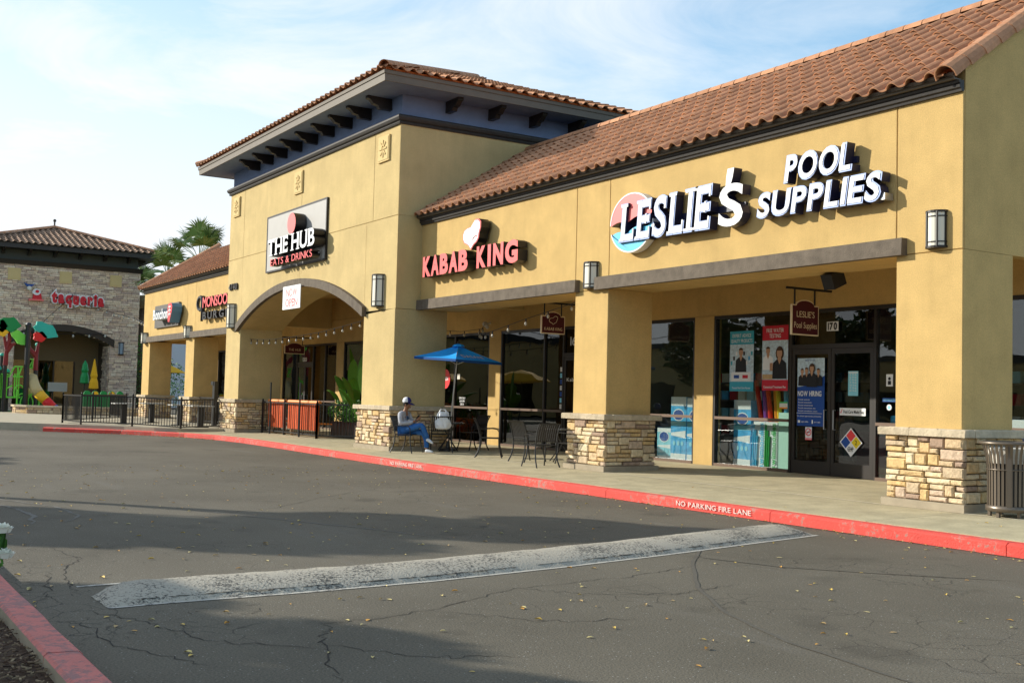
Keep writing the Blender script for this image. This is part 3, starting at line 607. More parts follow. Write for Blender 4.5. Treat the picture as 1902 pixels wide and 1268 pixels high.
# ------------------------------------------------------------------ main building
bld = thing('shopping_center_building', 'long tan stucco shop building with red tile roofs, raised tower and stone pillar bases', 'building', (-32, 3, 0))
SB = dict(bB=3.71, fB=5.90)
XL, XT0, XT1, XR = -54.2, -39.76, -26.19, -9.97
BACK = 8.1
TH = 0.0
def part(name, q, m_, parent=bld, **k): return q.obj(name, m_, parent, **k)
def panel(x0, x1, z0, z1, y, th=.03, m_=stucco, e=.006):
    q = MB(); x0 += e; x1 -= e; z0 += e; z1 -= e; b_ = .008
    q.add([(x0 + b_, y, z0 + b_), (x1 - b_, y, z0 + b_), (x1 - b_, y, z1 - b_), (x0 + b_, y, z1 - b_), (x0, y + b_, z0), (x1, y + b_, z0), (x1, y + b_, z1), (x0, y + b_, z1), (x0, y + th, z0), (x1, y + th, z0), (x1, y + th, z1), (x0, y + th, z1)],
          [(0, 1, 2, 3)] + [(i, 4 + i, 4 + (i + 1) % 4, (i + 1) % 4) for i in range(4)] + [(4 + i, 8 + i, 8 + (i + 1) % 4, 4 + (i + 1) % 4) for i in range(4)] + [(11, 10, 9, 8)])
    part('stucco_panel', q, m_)
# header walls of the wings (body behind the panels)
q = MB(); q.box(XT1, XR - .01, .03, 1.12, 3.71, 6.05); part('header_wall', q, stucco)
q = MB(); q.box(XL, XT0, .03, 1.0, 3.71, 6.05); part('header_wall', q, stucco)
for a, b in ((XT1, -19.23), (-19.23, -18.09), (-18.09, -11.1), (-11.1, XR)): panel(a, b, 3.71, 5.93, 0)
for a, b in ((XL, -52.94), (-52.94, -47.2), (-47.2, -46.02), (-46.02, XT0)): panel(a, b, 3.65, 5.93, 0)
# gable end wall facing +x
SL = .635; RY = 3.2
def rz_(y): return 6.19 + SL * (y + .1)
e = .0
q = MB(); q.prism([(.031, 3.71), (BACK, 3.71), (BACK, 6.0), (RY, rz_(RY) - .02), (.031, rz_(0) - .02)], XR - .2, XR, 'x'); part('gable_wall', q, stucco)
q = MB(); q.box(XR - .2, XR, D, BACK, -.1, 3.70); part('end_wall', q, stucco)
q = MB(); q.prism([(.031, 3.65), (BACK, 3.65), (BACK, 6.0), (RY, rz_(RY) - .02), (.031, rz_(0) - .02)], XL, XL + .2, 'x'); part('gable_wall', q, stucco)
q = MB(); q.box(XL, XL + .2, D, BACK, -.1, 3.64); part('end_wall', q, stucco)
q = MB(); q.box(XL, XR, BACK - .2, BACK, -.1, 6.0); part('back_wall', q, stucco)
# pillars
PIL = []
n_ind = [0]
def pillar(x0, x1, y0, y1, top, seed, indiv, faces='fr', zc=1.23, sm=stucco):
    """stucco shaft, stone base, cap and plinth"""
    q = MB(); b_ = .012; q.prism([(x0 + b_, y0), (x1 - b_, y0), (x1, y0 + b_), (x1, y1 - b_), (x1 - b_, y1), (x0 + b_, y1), (x0, y1 - b_), (x0, y0 + b_)], zc - .02, top, 'z')
    p = part('pillar', q, sm); zb = zs(y0)
    q = MB(); q.prism([(x0 - .13, y0 - .13), (x1 + .13, y0 - .13), (x1 + .13, y1 + .13), (x0 - .13, y1 + .13)], -.05, zb + .11, 'z'); 
    q.add([], []); q.obj('plinth', concr, p)
    q = MB(); q.box(x0 - .03, x1 + .03, y0 - .03, y1 + .03, zb + .1, zc - .09); q.obj('stone_backing', mortar, p)
    z0, z1 = zb + .11, zc - .115; rnd = random.Random(seed); joined = MB()
    specs = [('f', x0 - .08, x1 + .1, y0 - .03), ('r', y0 - .03, y1 + .06, x1 + .03)]
    if 'l' in faces: specs.append(('l', y0 - .03, y1 + .06, x0 - .03))
    for fc, a0, a1, base in specs:
        if fc not in faces: continue
        for (u0, u1, w0, w1) in pack(a1 - a0, z1 - z0, seed * 7 + ord(fc)):
            if indiv and fc != 'l':
                s_ = MB(); stone_geo(s_, a0 + u0, a0 + u1, z0 + w0, z0 + w1, base, 0, fc, rnd); s_.obj('stone', stone, p); n_ind[0] += 1
            else: stone_geo(joined, a0 + u0, a0 + u1, z0 + w0, z0 + w1, base, 0, fc, rnd)
    if joined.v: joined.obj('stone_courses', stone_i, p, kind='stuff')
    # cap stones
    cz0, cz1 = zc - .115, zc - .005; jit = lambda: rnd.uniform(-.006, .006)
    def capb(ax0, ax1, ay0, ay1):
        s_ = MB(); b2 = .015
        s_.add([(ax0 + b2, ay0 + b2, cz1), (ax1 - b2, ay0 + b2, cz1 + jit()), (ax1 - b2, ay1 - b2, cz1), (ax0 + b2, ay1 - b2, cz1 + jit()), (ax0 + jit(), ay0 + jit(), cz1 - b2), (ax1 + jit(), ay0 + jit(), cz1 - b2), (ax1, ay1, cz1 - b2), (ax0, ay1, cz1 - b2), (ax0, ay0 + jit(), cz0), (ax1, ay0 + jit(), cz0), (ax1, ay1, cz0), (ax0, ay1, cz0)],
               [(0, 1, 2, 3), (11, 10, 9, 8)] + [(i, 4 + i, 4 + (i + 1) % 4, (i + 1) % 4) for i in range(4)] + [(4 + i, 8 + i, 8 + (i + 1) % 4, 4 + (i + 1) % 4) for i in range(4)])
        s_.obj('cap_stone', capst, p)
    pr = .17; xa, xb, ya, yb = x0 - pr, x1 + pr, y0 - pr, y1 + pr
    def cuts(a, b):
        n = max(2, round((b - a) / .42)); c_ = [a + (b - a) * i / n + (rnd.uniform(-.06, .06) if 0 < i < n else 0) for i in range(n + 1)]; return zip(c_[:-1], c_[1:])
    for a, b in cuts(xa, xb): capb(a + .003, b - .003, ya, y0 + .05)
    for a, b in cuts(y0 + .056, yb): capb(x1 - .05, xb, a, b - .006)
    for a, b in cuts(y0 + .056, yb): capb(xa, x0 + .05, a, b - .006)
    capb(x0 + .056, x1 - .056, y1 - .05, yb)
    return p
pillar(-11.10, -9.97, 0, 1.12, 3.705, 3, True)
pillar(-19.23, -18.09, 0, 1.12, 3.705, 4, True)
pillar(-28.09, -26.19, -T, .808, 3.705, 5, True, sm=stucco_t)
pillar(-39.76, -38.23, -T, .808, 3.705, 6, False, sm=stucco_t)
pillar(-47.20, -46.02, 0, 1.0, 3.645, 7, False)
pillar(-54.20, -52.94, 0, 1.0, 3.645, 8, False)
# lintel trims
def trimbar(x0, x1, z0, z1, y):
    q = MB(); b_ = .01; q.prism([(y - .13, z0), (y - .13 + b_, z1 - b_ * 0), (y, z1), (y, z0)], x0, x1, 'x'); part('lintel_trim', q, trim)
for a, b in ((-26.17, -19.08), (-18.41, -10.91)): trimbar(a, b, 3.70, 3.95, 0)
for a, b in ((-53.2, -46.95), (-46.3, -39.78)): trimbar(a, b, 3.62, 3.87, 0)
# tower walls: lower arched band in two pieces, upper panels
ARC_R = 12.4; ARC_C = -33.16; CROWN = 4.72
def arcz(x, r_=ARC_R): return CROWN - ARC_R + math.sqrt(max(r_ * r_ - (x - ARC_C) ** 2, 0))
def archpiece(x0, x1, y0, y1, top, e=0.0):
    pts = []; a = max(x0, -38.23); b = min(x1, -28.09)
    if x0 < -38.23: pts += [(x0, 3.711), (-38.23, 3.711)]
    n = 14; pts += [(a + (b - a) * i / n, arcz(a + (b - a) * i / n)) for i in range(n + 1)]
    if x1 > -28.09: pts += [(-28.09, 3.711), (x1, 3.711)]
    pts += [(x1, top), (x0, top)]
    P_ = []
    for p in pts:
        if not P_ or (Vector(p) - Vector(P_[-1])).length > 1e-4: P_.append(p)
    q = MB(); q.prism(P_, y0, y1, 'y'); return q
part('arch_wall', archpiece(XT0 + .002, XT1 - .002, -T + .02, .808, 6.12), stucco_t)
for a, b in ((XT0 + .004, -38.236), (-38.224, -32.9), (-32.888, -28.096), (-28.084, XT1 - .004)): part('stucco_panel', archpiece(a, b, -T, -T + .021, 6.106), stucco_t)
for a, b in ((XT0, -38.23), (-38.23, -32.9), (-32.9, -27.7), (-27.7, XT1)): panel(a, b, 6.112, 8.62, -T, th=.022, m_=stucco_t)
TB = 10.0   # tower back
q = MB(); q.box(XT0 + .002, XT1 - .002, -T + .02, -T + .3, 6.121, 8.62); part('tower_wall', q, stucco_t)
q = MB(); q.box(XT1 - .25, XT1 - .001, -T + .301, TB, 3.9, 8.62); part('tower_wall', q, stucco_t)
q = MB(); q.box(XT0 + .001, XT0 + .25, -T + .301, TB, 3.9, 8.62); part('tower_wall', q, stucco_t)
q = MB(); q.box(XT0 + .25, XT1 - .25, TB - .3, TB, 3.9, 8.62); part('tower_wall', q, stucco_t)
# side panels of the tower (with a joint at z 6.11)
def sidepanel(y0, y1, z0, z1):
    q = MB(); e_ = .006; y0 += e_; y1 -= e_; z0 += e_; z1 -= e_; q.box(XT1 - .002, XT1 + .014, y0, y1, z0, z1); part('stucco_panel', q, stucco_t)
sidepanel(-T - .006, 1.4, 3.711, 6.112); sidepanel(-T - .006, 6.0, 6.112, 8.62)
# arch trim
n = 28; xs_ = [-38.45 + (10.5) * i / n for i in range(n + 1)]
po = [(x, arcz(x, ARC_R + .235)) for x in xs_]; pi_ = [(x, arcz(x, ARC_R) + .002) for x in reversed(xs_)]
q = MB()
for i in range(n):
    a0, a1 = xs_[i], xs_[i + 1]
    q.add([(a0, -T - .13, arcz(a0)), (a1, -T - .13, arcz(a1)), (a1, -T - .13, arcz(a1, ARC_R + .24)), (a0, -T - .13, arcz(a0, ARC_R + .24)), (a0, -T, arcz(a0)), (a1, -T, arcz(a1)), (a1, -T, arcz(a1, ARC_R + .24)), (a0, -T, arcz(a0, ARC_R + .24))],
          [(0, 1, 2, 3), (3, 2, 6, 7), (1, 0, 4, 5)])
q.add([(xs_[0], -T - .13, arcz(xs_[0])), (xs_[0], -T - .13, arcz(xs_[0], ARC_R + .24)), (xs_[0], -T, arcz(xs_[0], ARC_R + .24)), (xs_[0], -T, arcz(xs_[0]))], [(0, 1, 2, 3)])
q.add([(xs_[-1], -T - .13, arcz(xs_[-1])), (xs_[-1], -T - .13, arcz(xs_[-1], ARC_R + .24)), (xs_[-1], -T, arcz(xs_[-1], ARC_R + .24)), (xs_[-1], -T, arcz(xs_[-1]))], [(3, 2, 1, 0)])
part('arch_trim', q, trim, norm=False)
# moulding round the tower, frieze, soffit, fascia
prof = [(0, 8.46), (-.05, 8.46), (-.07, 8.50), (-.05, 8.53), (-.10, 8.56), (-.13, 8.62), (-.13, 8.66), (-.08, 8.70), (0, 8.70)]
def loopx(x0, x1, y0, y1, prof, name, m_, parent=bld):
    """profile (outset, z) swept round the front and the two sides"""
    q = MB(); n = len(prof); R_ = []
    for (o, z) in prof: R_.append([(x0 + o, y1, z), (x0 + o, y0 + o, z), (x1 - o, y0 + o, z), (x1 - o, y1, z)])
    vs = [p for r_ in R_ for p in r_]; fs = []
    for i in range(n - 1):
        for k in range(3): fs.append((i * 4 + k, i * 4 + k + 1, (i + 1) * 4 + k + 1, (i + 1) * 4 + k))
    q.add(vs, fs); return q.obj(name, m_, parent)
loopx(XT0, XT1, -T, TB, prof, 'cornice_moulding', mould)
q = MB(); q.box(XT0 + .06, XT1 - .06, -T + .06, TB, 8.62, 9.27); part('frieze', q, frieze)
OV = .92
q = MB(); q.box(XT0 - OV + .03, XT1 + OV - .03, -T - OV + .03, TB + .5, 9.25, 9.30); part('soffit', q, frieze)
loopx(XT0, XT1, -T, TB + .5, [(-OV + .03, 9.235), (-OV, 9.235), (-OV - .01, 9.40), (-OV - .035, 9.415), (-OV - .045, 9.50), (-OV + .02, 9.51)], 'tower_fascia', fasc)
# corbel brackets
def bracket(loc, rz):
    q = MB(); pr = [(.0, -.30), (.36, -.30), (.40, -.22), (.52, -.20), (.62, -.10), (.70, -.07), (.70, 0), (0, 0)]
    q.prism([(-a, b) for a, b in pr], -.075, .075, 'x'); return q
bk_me = bracket(0, 0).mesh('bracket', dark)
for i in range(9):
    inst(bk_me, 'bracket', bld, (-26.93 - 1.262 * i, -T + .06, 9.25))
for i in range(6):
    inst(bk_me, 'bracket', bld, (XT1 - .06, .69 + 1.31 * i, 9.25), rot=(0, 0, R(90)))
# plaques
def plaque(x0, x1, z0, z1, y, parent, m_=stucco_pl):
    q = MB(); q.box(x0, x1, y - .05, y, z0, z1); xm, zm = (x0 + x1) / 2, (z0 + z1) / 2; f_ = y - .05
    q.box(x0 + .04, x1 - .04, f_ - .012, f_ + .001, z0 + .04, z1 - .04); fr = f_ - .012
    for a in range(8):
        t = a * math.pi / 4; q.obox((xm + math.cos(t) * .13, fr, zm + math.sin(t) * .15), (math.cos(t) * .08, 0, math.sin(t) * .08), (0, .02, 0), (-math.sin(t) * .025, 0, math.cos(t) * .025))
    q.ball((xm, fr, zm), .04, .02, .04, 8, 5); q.obj('plaque', m_, parent)
for xc in (-27.08, -33.14, -39.0): plaque(xc - .33, xc + .33, 7.62, 8.3, -T, bld)

# ------------------------------------------------------------------ roofs
def tile_geo(q, ox, oy, oz, slope, wd=.33, ln_=.42, lift=.042, th=.02, nn=8, flip=False):
    c, s_ = math.cos(slope), math.sin(slope); top = []; 
    def prf(t):
        x = t * wd
        if t < .62: return .082 * math.sin(math.pi * t / .62) ** .75 if 0 < t < .62 else 0
        return -.012 * math.sin(math.pi * (t - .62) / .38)
    vs = []
    for (v, lf) in ((0, lift), (ln_, 0)):
        for dz in (0, -th):
            for i in range(nn + 1):
                h = prf(i / nn) + lf + dz; x = i / nn * wd
                vs.append((ox + x, oy + v * c - h * s_, oz + v * s_ + h * c))
    n1 = nn + 1; fs = []
    for i in range(nn):
        fs.append((i, i + 1, 2 * n1 + i + 1, 2 * n1 + i)); fs.append((n1 + i + 1, n1 + i, 3 * n1 + i, 3 * n1 + i + 1)); fs.append((i + 1, i, n1 + i, n1 + i + 1))
    q.add(vs, fs)
sl_a = math.atan(SL); EXP = .385; ROWS = int((RY + .28) / math.cos(sl_a) / EXP)
tq = MB(); tile_geo(tq, 0, 0, 0, sl_a); tile_me = tq.mesh('roof_tile', tile_m, smooth=False)
roof = MB(); roof.add([(XT1, -.22, rz_(-.22) - .03), (XR, -.22, rz_(-.22) - .03), (XR, RY, rz_(RY) - .03), (XT1, RY, rz_(RY) - .03), (XT1, BACK, 6.0), (XR, BACK, 6.0)], [(0, 1, 2, 3), (3, 2, 5, 4)])
roof_r = roof.obj('roof', void, bld, norm=False)
ncol = int((XR - .12 - XT1) / .327); far = MB(); cnt = 0; rr_ = random.Random(5)
for c_ in range(ncol):
    x = XR - .14 - (c_ + 1) * .327
    for r_ in range(ROWS):
        y = -.25 + r_ * EXP * math.cos(sl_a); z = rz_(y) - .0
        if c_ < 21:
            o = inst(tile_me, 'roof_tile', roof_r, (x, y + rr_.uniform(-.006, .006), z), rot=(0, 0, rr_.uniform(-.008, .008))); cnt += 1
        else: tile_geo(far, x, y + rr_.uniform(-.006, .006), z, sl_a)
far.obj('roof_tile_field', tile_i, roof_r, kind='stuff', norm=False)
q = MB(); q.box(XT1, XR - .1, -.11, -.07, 6.06, 6.23); q.obj('eave_closure', terra, roof_r)
# little upright closure tabs behind each tile mouth
q = MB()
for c_ in range(ncol):
    x = XR - .14 - (c_ + 1) * .327; q = MB(); q.prism([(x + .205, 6.14), (x + .32, 6.14), (x + .30, 6.185), (x + .225, 6.185)], -.165, -.12, 'y'); q.obj('bird_stop', terra, roof_r)
def barrel(rad, ln_, th=.018, nn=8, ang=180):
    q = MB(); vs = []
    for y, r0 in ((0, rad), (ln_, rad * .88)):
        for rr in (r0, r0 - th):
            for i in range(nn + 1):
                a = R((180 - ang) / 2) + R(ang) * i / nn; vs.append((rr * math.cos(a), y, rr * math.sin(a)))
    n1 = nn + 1; fs = []
    for i in range(nn): fs += [(i, i + 1, 2 * n1 + i + 1, 2 * n1 + i), (n1 + i + 1, n1 + i, 3 * n1 + i, 3 * n1 + i + 1), (i + 1, i, n1 + i, n1 + i + 1), (2 * n1 + i, 2 * n1 + i + 1, 3 * n1 + i + 1, 3 * n1 + i)]
    return q.add(vs, fs)
rk_me = barrel(.175, .46, ang=200).mesh('rake_tile', tile_m)
for i in range(ROWS + 1):
    y = -.27 + i * .40 * math.cos(sl_a); inst(rk_me, 'rake_tile', roof_r, (XR - .10, y, rz_(y) - .0), rot=(sl_a + .035, 0, 0))
rg_me = barrel(.15, .46, ang=170).mesh('ridge_tile', tile_m)
for i in range(42):
    x = XR + .05 - i * .40
    if x > XT1: inst(rg_me, 'ridge_tile', roof_r, (x, RY, rz_(RY) - .02), rot=(.03, 0, R(90)))
# eave moulding and gutter
eprof = [(0, 5.90), (-.05, 5.90), (-.06, 5.935), (-.09, 5.95), (-.10, 5.985), (-.07, 6.0), (-.10, 6.015), (-.11, 6.045), (-.06, 6.055), (0, 6.055)]
q = MB(); q.prism(eprof, XT1 + .02, XR + .0, 'x'); part('eave_moulding', q, mould)
q = MB(); q.prism([(-.02, 6.058), (-.17, 6.058), (-.19, 6.15), (-.17, 6.15), (-.15, 6.08), (-.02, 6.08)], XT1 + .02, XR - .04, 'x'); part('gutter', q, fasc)
q = MB(); q.prism(eprof, XL, XT0 - .02, 'x'); part('eave_moulding', q, mould)
q = MB(); q.prism([(-.02, 6.058), (-.17, 6.058), (-.19, 6.15), (-.17, 6.15), (-.15, 6.08), (-.02, 6.08)], XL, XT0 - .02, 'x'); part('gutter', q, fasc)
# left wing roof
q = MB(); q.add([(XL, -.22, rz_(-.22) - .03), (XT0, -.22, rz_(-.22) - .03), (XT0, RY, rz_(RY) - .03), (XL, RY, rz_(RY) - .03), (XT0, BACK, 6.0), (XL, BACK, 6.0)], [(0, 1, 2, 3), (3, 2, 4, 5)]); rl = q.obj('roof', void, bld, norm=False)
far = MB()
for c_ in range(int((XT0 - XL) / .327)):
    for r_ in range(ROWS):
        y = -.25 + r_ * EXP * math.cos(sl_a); tile_geo(far, XL + c_ * .327, y, rz_(y), sl_a, nn=5)
far.obj('roof_tile_field', tile_i, rl, kind='stuff', norm=False)
q = MB(); q.box(XL, XT0, -.11, -.07, 6.06, 6.23); q.obj('eave_closure', terra, rl)
for i in range(ROWS + 1):
    y = -.27 + i * .40 * math.cos(sl_a); inst(rk_me, 'rake_tile', rl, (XL + .05, y, rz_(y) + .02), rot=(sl_a + .035, 0, 0))
# tower hip roof
def hiproof(x0, x1, y0, y1, z0, slope, parent, m_, col=.33, nn=5, name='roof'):
    """hip roof; front and right faces get tile geometry. x0.. are the eave lines"""
    s_ = math.tan(slope); half = min(x1 - x0, y1 - y0) / 2; H = half * s_
    if (x1 - x0) > (y1 - y0): ra, rb = (x0 + half, (y0 + y1) / 2), (x1 - half, (y0 + y1) / 2)
    else: ra, rb = ((x0 + x1) / 2, y0 + half), ((x0 + x1) / 2, y1 - half)
    zt = z0 + H; V = [(x0, y0, z0), (x1, y0, z0), (x1, y1, z0), (x0, y1, z0), (*ra, zt), (*rb, zt)]
    V = [(a, b, c - .03) for a, b, c in V]
    q = MB()
    if (x1 - x0) > (y1 - y0): q.add(V, [(0, 1, 5, 4), (1, 2, 5), (2, 3, 4, 5), (3, 0, 4)])
    else: q.add(V, [(0, 1, 4), (1, 2, 5, 4), (2, 3, 5), (3, 0, 4, 5)])
    rf = q.obj(name, void, parent, norm=False); f_ = MB(); c_ = math.cos(slope)
    ex = .40; W_ = x1 - x0; nx = int(W_ / col)
    for i in range(nx):
        x = x0 + i * col + .02; xm = x + col / 2; run = min(xm - x0, x1 - xm, half)
        for r_ in range(int(run / c_ / ex) + 1): y = y0 - .04 + r_ * ex * c_; tile_geo(f_, x, y, z0 + (y - y0) * s_ + .0, slope, nn=nn, wd=col)
    ny = int((y1 - y0) / col)
    for i in range(ny):
        y = y0 + i * col + .02; ym = y + col / 2; run = min(ym - y0, y1 - ym, half); g_ = MB()
        for r_ in range(int(run / c_ / ex) + 1): v = -.04 + r_ * ex * c_; tile_geo(g_, 0, v, v * s_, slope, nn=nn, wd=col)
        f_.add([(x1 - b, y + a, z0 + c) for a, b, c in g_.v], g_.f)
    for i in range(ny):
        y = y0 + i * col + .02; ym = y + col / 2; run = min(ym - y0, y1 - ym, half); g_ = MB()
        for r_ in range(int(run / c_ / ex) + 1): v = -.04 + r_ * ex * c_; tile_geo(g_, 0, v, v * s_, slope, nn=4, wd=col)
        f_.add([(x0 + b, y + a, z0 + c) for a, b, c in g_.v], g_.f)
    f_.obj('roof_tile_field', m_, rf, kind='stuff', norm=False)
    # hip tiles
    for (ax, ay, tx, ty) in ((x1, y0, rb[0] if (x1 - x0) > (y1 - y0) else ra[0], rb[1] if (x1 - x0) > (y1 - y0) else ra[1]), (x0, y0, ra[0], ra[1])):
        a = Vector((ax, ay, z0 + .05)); b = Vector((tx, ty, zt + .05)); d = (b - a); n = int(d.length / .4); hd = math.atan2(d.y, d.x) - math.pi / 2; pt_ = math.atan2(d.z, math.hypot(d.x, d.y))
        for i in range(n):
            p = a + d * (i / n); o = inst(rg_me, 'hip_tile', rf, p); o.rotation_euler = (pt_ + .03, 0, hd)
    return rf, zt
rt_, _ = hiproof(XT0 - OV - .06, XT1 + OV + .06, -T - OV - .06, TB + .5, 9.53, R(19), bld, tile_i)
q = MB(); q.box(XT0 - OV, XT1 + OV, -T - OV + .01, -T - OV + .05, 9.49, 9.57); q.box(XT1 + OV - .05, XT1 + OV - .01, -T - OV + .06, TB, 9.49, 9.57); q.obj('eave_closure', terra, rt_)
# ceilings of the arcade
q = MB(); q.box(XT1 + .01, XR - .21, 1.121, D, 4.15, 4.2); part('arcade_ceiling', q, stucco)
q = MB(); q.box(XL + .21, XT0 - .01, 1.001, D, 4.15, 4.2); part('arcade_ceiling', q, stucco)
q = MB(); q.box(XT0 + .26, XT1 - .26, .809, D, 5.0, 5.05); part('arcade_ceiling', q, stucco)
q = MB(); q.box(XT0 + .26, XT1 - .26, D + .001, D + .2, 4.21, 8.3); part('upper_wall', q, stucco)
# storefront wall: header and piers
q = MB(); q.box(XL + .21, XR - .21, D, D + .2, 3.37, 4.2); part('storefront_header', q, stucco)
for a, b in ((XL + .2, -52.9), (-46.9, -44.35), (-38.9, -38.25), (-33.4, -31.2), (-27.95, -27.33), (-22.7, -22.1), (-19.13, -18.52), (-13.55, -12.95), (-10.5, XR - .21)):
    q = MB(); q.box(a, b, D - .02, D + .2, .05, 3.369); part('storefront_pier', q, stucco)
for a, b in ((-19.13, -18.52),):
    q = MB(); q.box(a + .02, b - .02, D - .1, D - .021, .3, 4.1)
# interior shell
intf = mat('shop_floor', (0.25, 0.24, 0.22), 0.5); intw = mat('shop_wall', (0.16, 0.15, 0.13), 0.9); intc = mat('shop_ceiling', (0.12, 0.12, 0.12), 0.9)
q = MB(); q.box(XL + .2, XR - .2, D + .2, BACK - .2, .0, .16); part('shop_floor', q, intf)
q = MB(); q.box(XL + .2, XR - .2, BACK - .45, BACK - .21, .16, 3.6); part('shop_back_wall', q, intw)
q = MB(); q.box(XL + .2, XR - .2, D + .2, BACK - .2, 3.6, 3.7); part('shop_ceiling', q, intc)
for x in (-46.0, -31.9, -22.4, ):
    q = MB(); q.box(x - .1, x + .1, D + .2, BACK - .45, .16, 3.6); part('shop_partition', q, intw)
# glazed bays
def bay(x0, x1, muls, sill=1.19, door=None, gl=glass_m, z0=.165, z1=3.37):
    """muls: mullion x positions; door=(xa,xb,[split]) leaves replace the panes there"""
    y = D + .04; f = MB(); t = .055
    f.box(x0, x0 + t, y - .05, y + .06, z0, z1); f.box(x1 - t, x1, y - .05, y + .06, z0, z1)
    f.box(x0 + t, x1 - t, y - .048, y + .058, z1 - .07, z1); 
    wn = f.obj('window', frame_m, bld)
    for mx_ in muls: q = MB(); q.box(mx_ - .03, mx_ + .03, y - .045, y + .055, z0, z1 - .071); q.obj('mullion', frame_m, wn)
    edges = [x0 + t] + list(muls) + [x1 - t]
    for i in range(len(edges) - 1):
        a, b = edges[i] + (0 if i == 0 else .031), edges[i + 1] - (0 if i == len(edges) - 2 else .031)
        if door and a >= door[0] - .1 and b <= door[1] + .1:
            # transom and two leaves
            zt = 2.60
            q = MB(); q.box(a, b, y - .04, y + .05, zt, zt + .09); q.obj('transom_bar', frame_m, wn)
            q = MB(); q.box(a, b, y, y + .008, zt + .09, z1 - .071); q.obj('pane', glass_d, wn)
            c = (a + b) / 2
            for (l0, l1, sg) in ((a + .01, c - .006, 1), (c + .006, b - .01, -1)):
                q = MB(); s_ = .075; ya, yb = y - .035, y + .01
                q.box(l0, l0 + s_, ya, yb, z0 + .01, zt - .005); q.box(l1 - s_, l1, ya, yb, z0 + .01, zt - .005); q.box(l0 + s_, l1 - s_, ya + .001, yb - .001, zt - .105, zt - .005); q.box(l0 + s_, l1 - s_, ya + .001, yb - .001, z0 + .01, z0 + .26)
                q.obj('door_leaf', frame_m, wn)
                q = MB(); q.box(l0 + s_, l1 - s_, y - .015, y - .008, z0 + .26, zt - .105); q.obj('door_pane', glass_d, wn)
                hx = (l1 - .11) if sg > 0 else (l0 + .11)
                q = MB(); q.tube([(hx, ya, 1.42), (hx, ya - .06, 1.42), (hx, ya - .06, 1.05), (hx, ya, 1.05)], .011); q.obj('door_handle', silver, wn)
            continue
        q = MB(); q.box(a, b, y - .06, y + .04, sill - .03, sill + .03); q.obj('sill_bar', sill_m, wn)
        q = MB(); q.box(a, b, y - .06, y + .05, z0, z0 + .06); q.obj('sill_bar', sill_m, wn)
        q = MB(); q.box(a, b, y, y + .008, z0 + .06, sill - .031); q.obj('pane', gl, wn)
        q = MB(); q.box(a, b, y, y + .008, sill + .031, z1 - .071); q.obj('pane', gl, wn)
    return wn
bay(-18.52, -13.55, [-16.28, -14.18], door=(-16.28, -14.18))
bay(-22.1, -19.13, [])
bay(-27.33, -22.7, [-25.14, -24.25], door=(-24.25, -22.7), gl=glass_d)
bay(-31.2, -27.95, [-30.0], gl=glass_d)
bay(-38.25, -33.4, [-36.0], gl=glass_d)
bay(-44.35, -38.9, [-42.85, -41.2, -40.0], door=(-42.85, -41.2), gl=glass_d)
bay(-52.9, -46.9, [-50.5, -48.6], gl=glass_d)
bay(-12.95, -10.5, [])

# ------------------------------------------------------------------ wall lamps
def sconce(x0, x1, z0, z1, y, label):
    xm = (x0 + x1) / 2; rx = (x1 - x0) / 2; t = thing('wall_lamp', label, 'lamp', (xm, y, z0), 0, 'half round wall lamps on the pillars')
    def half(r0, za, zb, n=10):
        q = MB(); pts = [(xm + r0 * math.cos(a), y - r0 * .9 * math.sin(a)) for a in [math.pi * i / n for i in range(n + 1)]]
        q.prism(pts, za, zb, 'z'); return q
    half(rx * .9, z0 + .03, z1 - .03).obj('lamp_shade', lampg, t, smooth=False)
    for a, b in ((z0, z0 + .03), (z1 - .03, z1)): half(rx, a, b).obj('end_cap', dark, t)
    h = z1 - z0
    for zz in (z0 + h * .16, z1 - h * .16): half(rx * .96, zz - .008, zz + .008).obj('band', dark, t)
    for a in (0.06, .32, .68, .94):
        an = math.pi * a; q = MB(); q.box(xm + rx * .93 * math.cos(an) - .010, xm + rx * .93 * math.cos(an) + .010, y - rx * .86 * math.sin(an) - .014, y - rx * .86 * math.sin(an) + .01, z0 + .02, z1 - .02); q.obj('cage_bar', dark, t)
sconce(-10.56, -10.22, 3.75, 4.28, 0, 'half round wall lamp on the near right pillar under the roof corner')
sconce(-18.83, -18.42, 3.74, 4.28, 0, 'half round wall lamp between the two brown beams of the pillar beside the black chairs')
sconce(-27.36, -26.86, 3.79, 4.64, -T, 'tall wall lamp right of the arch of the tower')
sconce(-39.30, -38.75, 3.69, 4.54, -T, 'tall wall lamp left of the arch of the tower')
sconce(-46.98, -46.4, 3.62, 4.12, 0, 'wall lamp between the two beams of the far left wing')
sconce(-53.9, -53.3, 3.58, 4.08, 0, 'wall lamp on the farthest corner pillar of the left wing')

# ------------------------------------------------------------------ shop signs on the walls
def sbox(name, x0, x1, y0, y1, z0, z1, m_, parent, **k):
    q = MB(); q.box(x0, x1, y0, y1, z0, z1); return q.obj(name, m_, parent, **k)
def poly_part(name, pts, y0, y1, m_, parent):
    q = MB(); q.prism(pts, y0, y1, 'y'); return q.obj(name, m_, parent)
def face_poly(name, pts, yf, depth, mats, parent):
    q = MB(); q.prism(pts, yf, yf + depth, 'y'); q.m[0] = 0
    for i in range(1, len(q.m)): q.m[i] = 1
    return q.obj(name, list(mats), parent)
FY = -.24; DP = .19
t = thing('letter_sign', 'large white channel letters with a round red and blue wave emblem over the near storefront', 'sign', (-14.6, 0, 4.37))
circ = [(-17.17 + .64 * math.cos(a), 4.90 + .55 * math.sin(a)) for a in [2 * math.pi * i / 40 for i in range(40)]]
def wave(x, zc): return zc + .075 * abs(math.sin((x + 17.9) * 5.2)) - .02
def tilt(x): return (x + 17.17) * .10
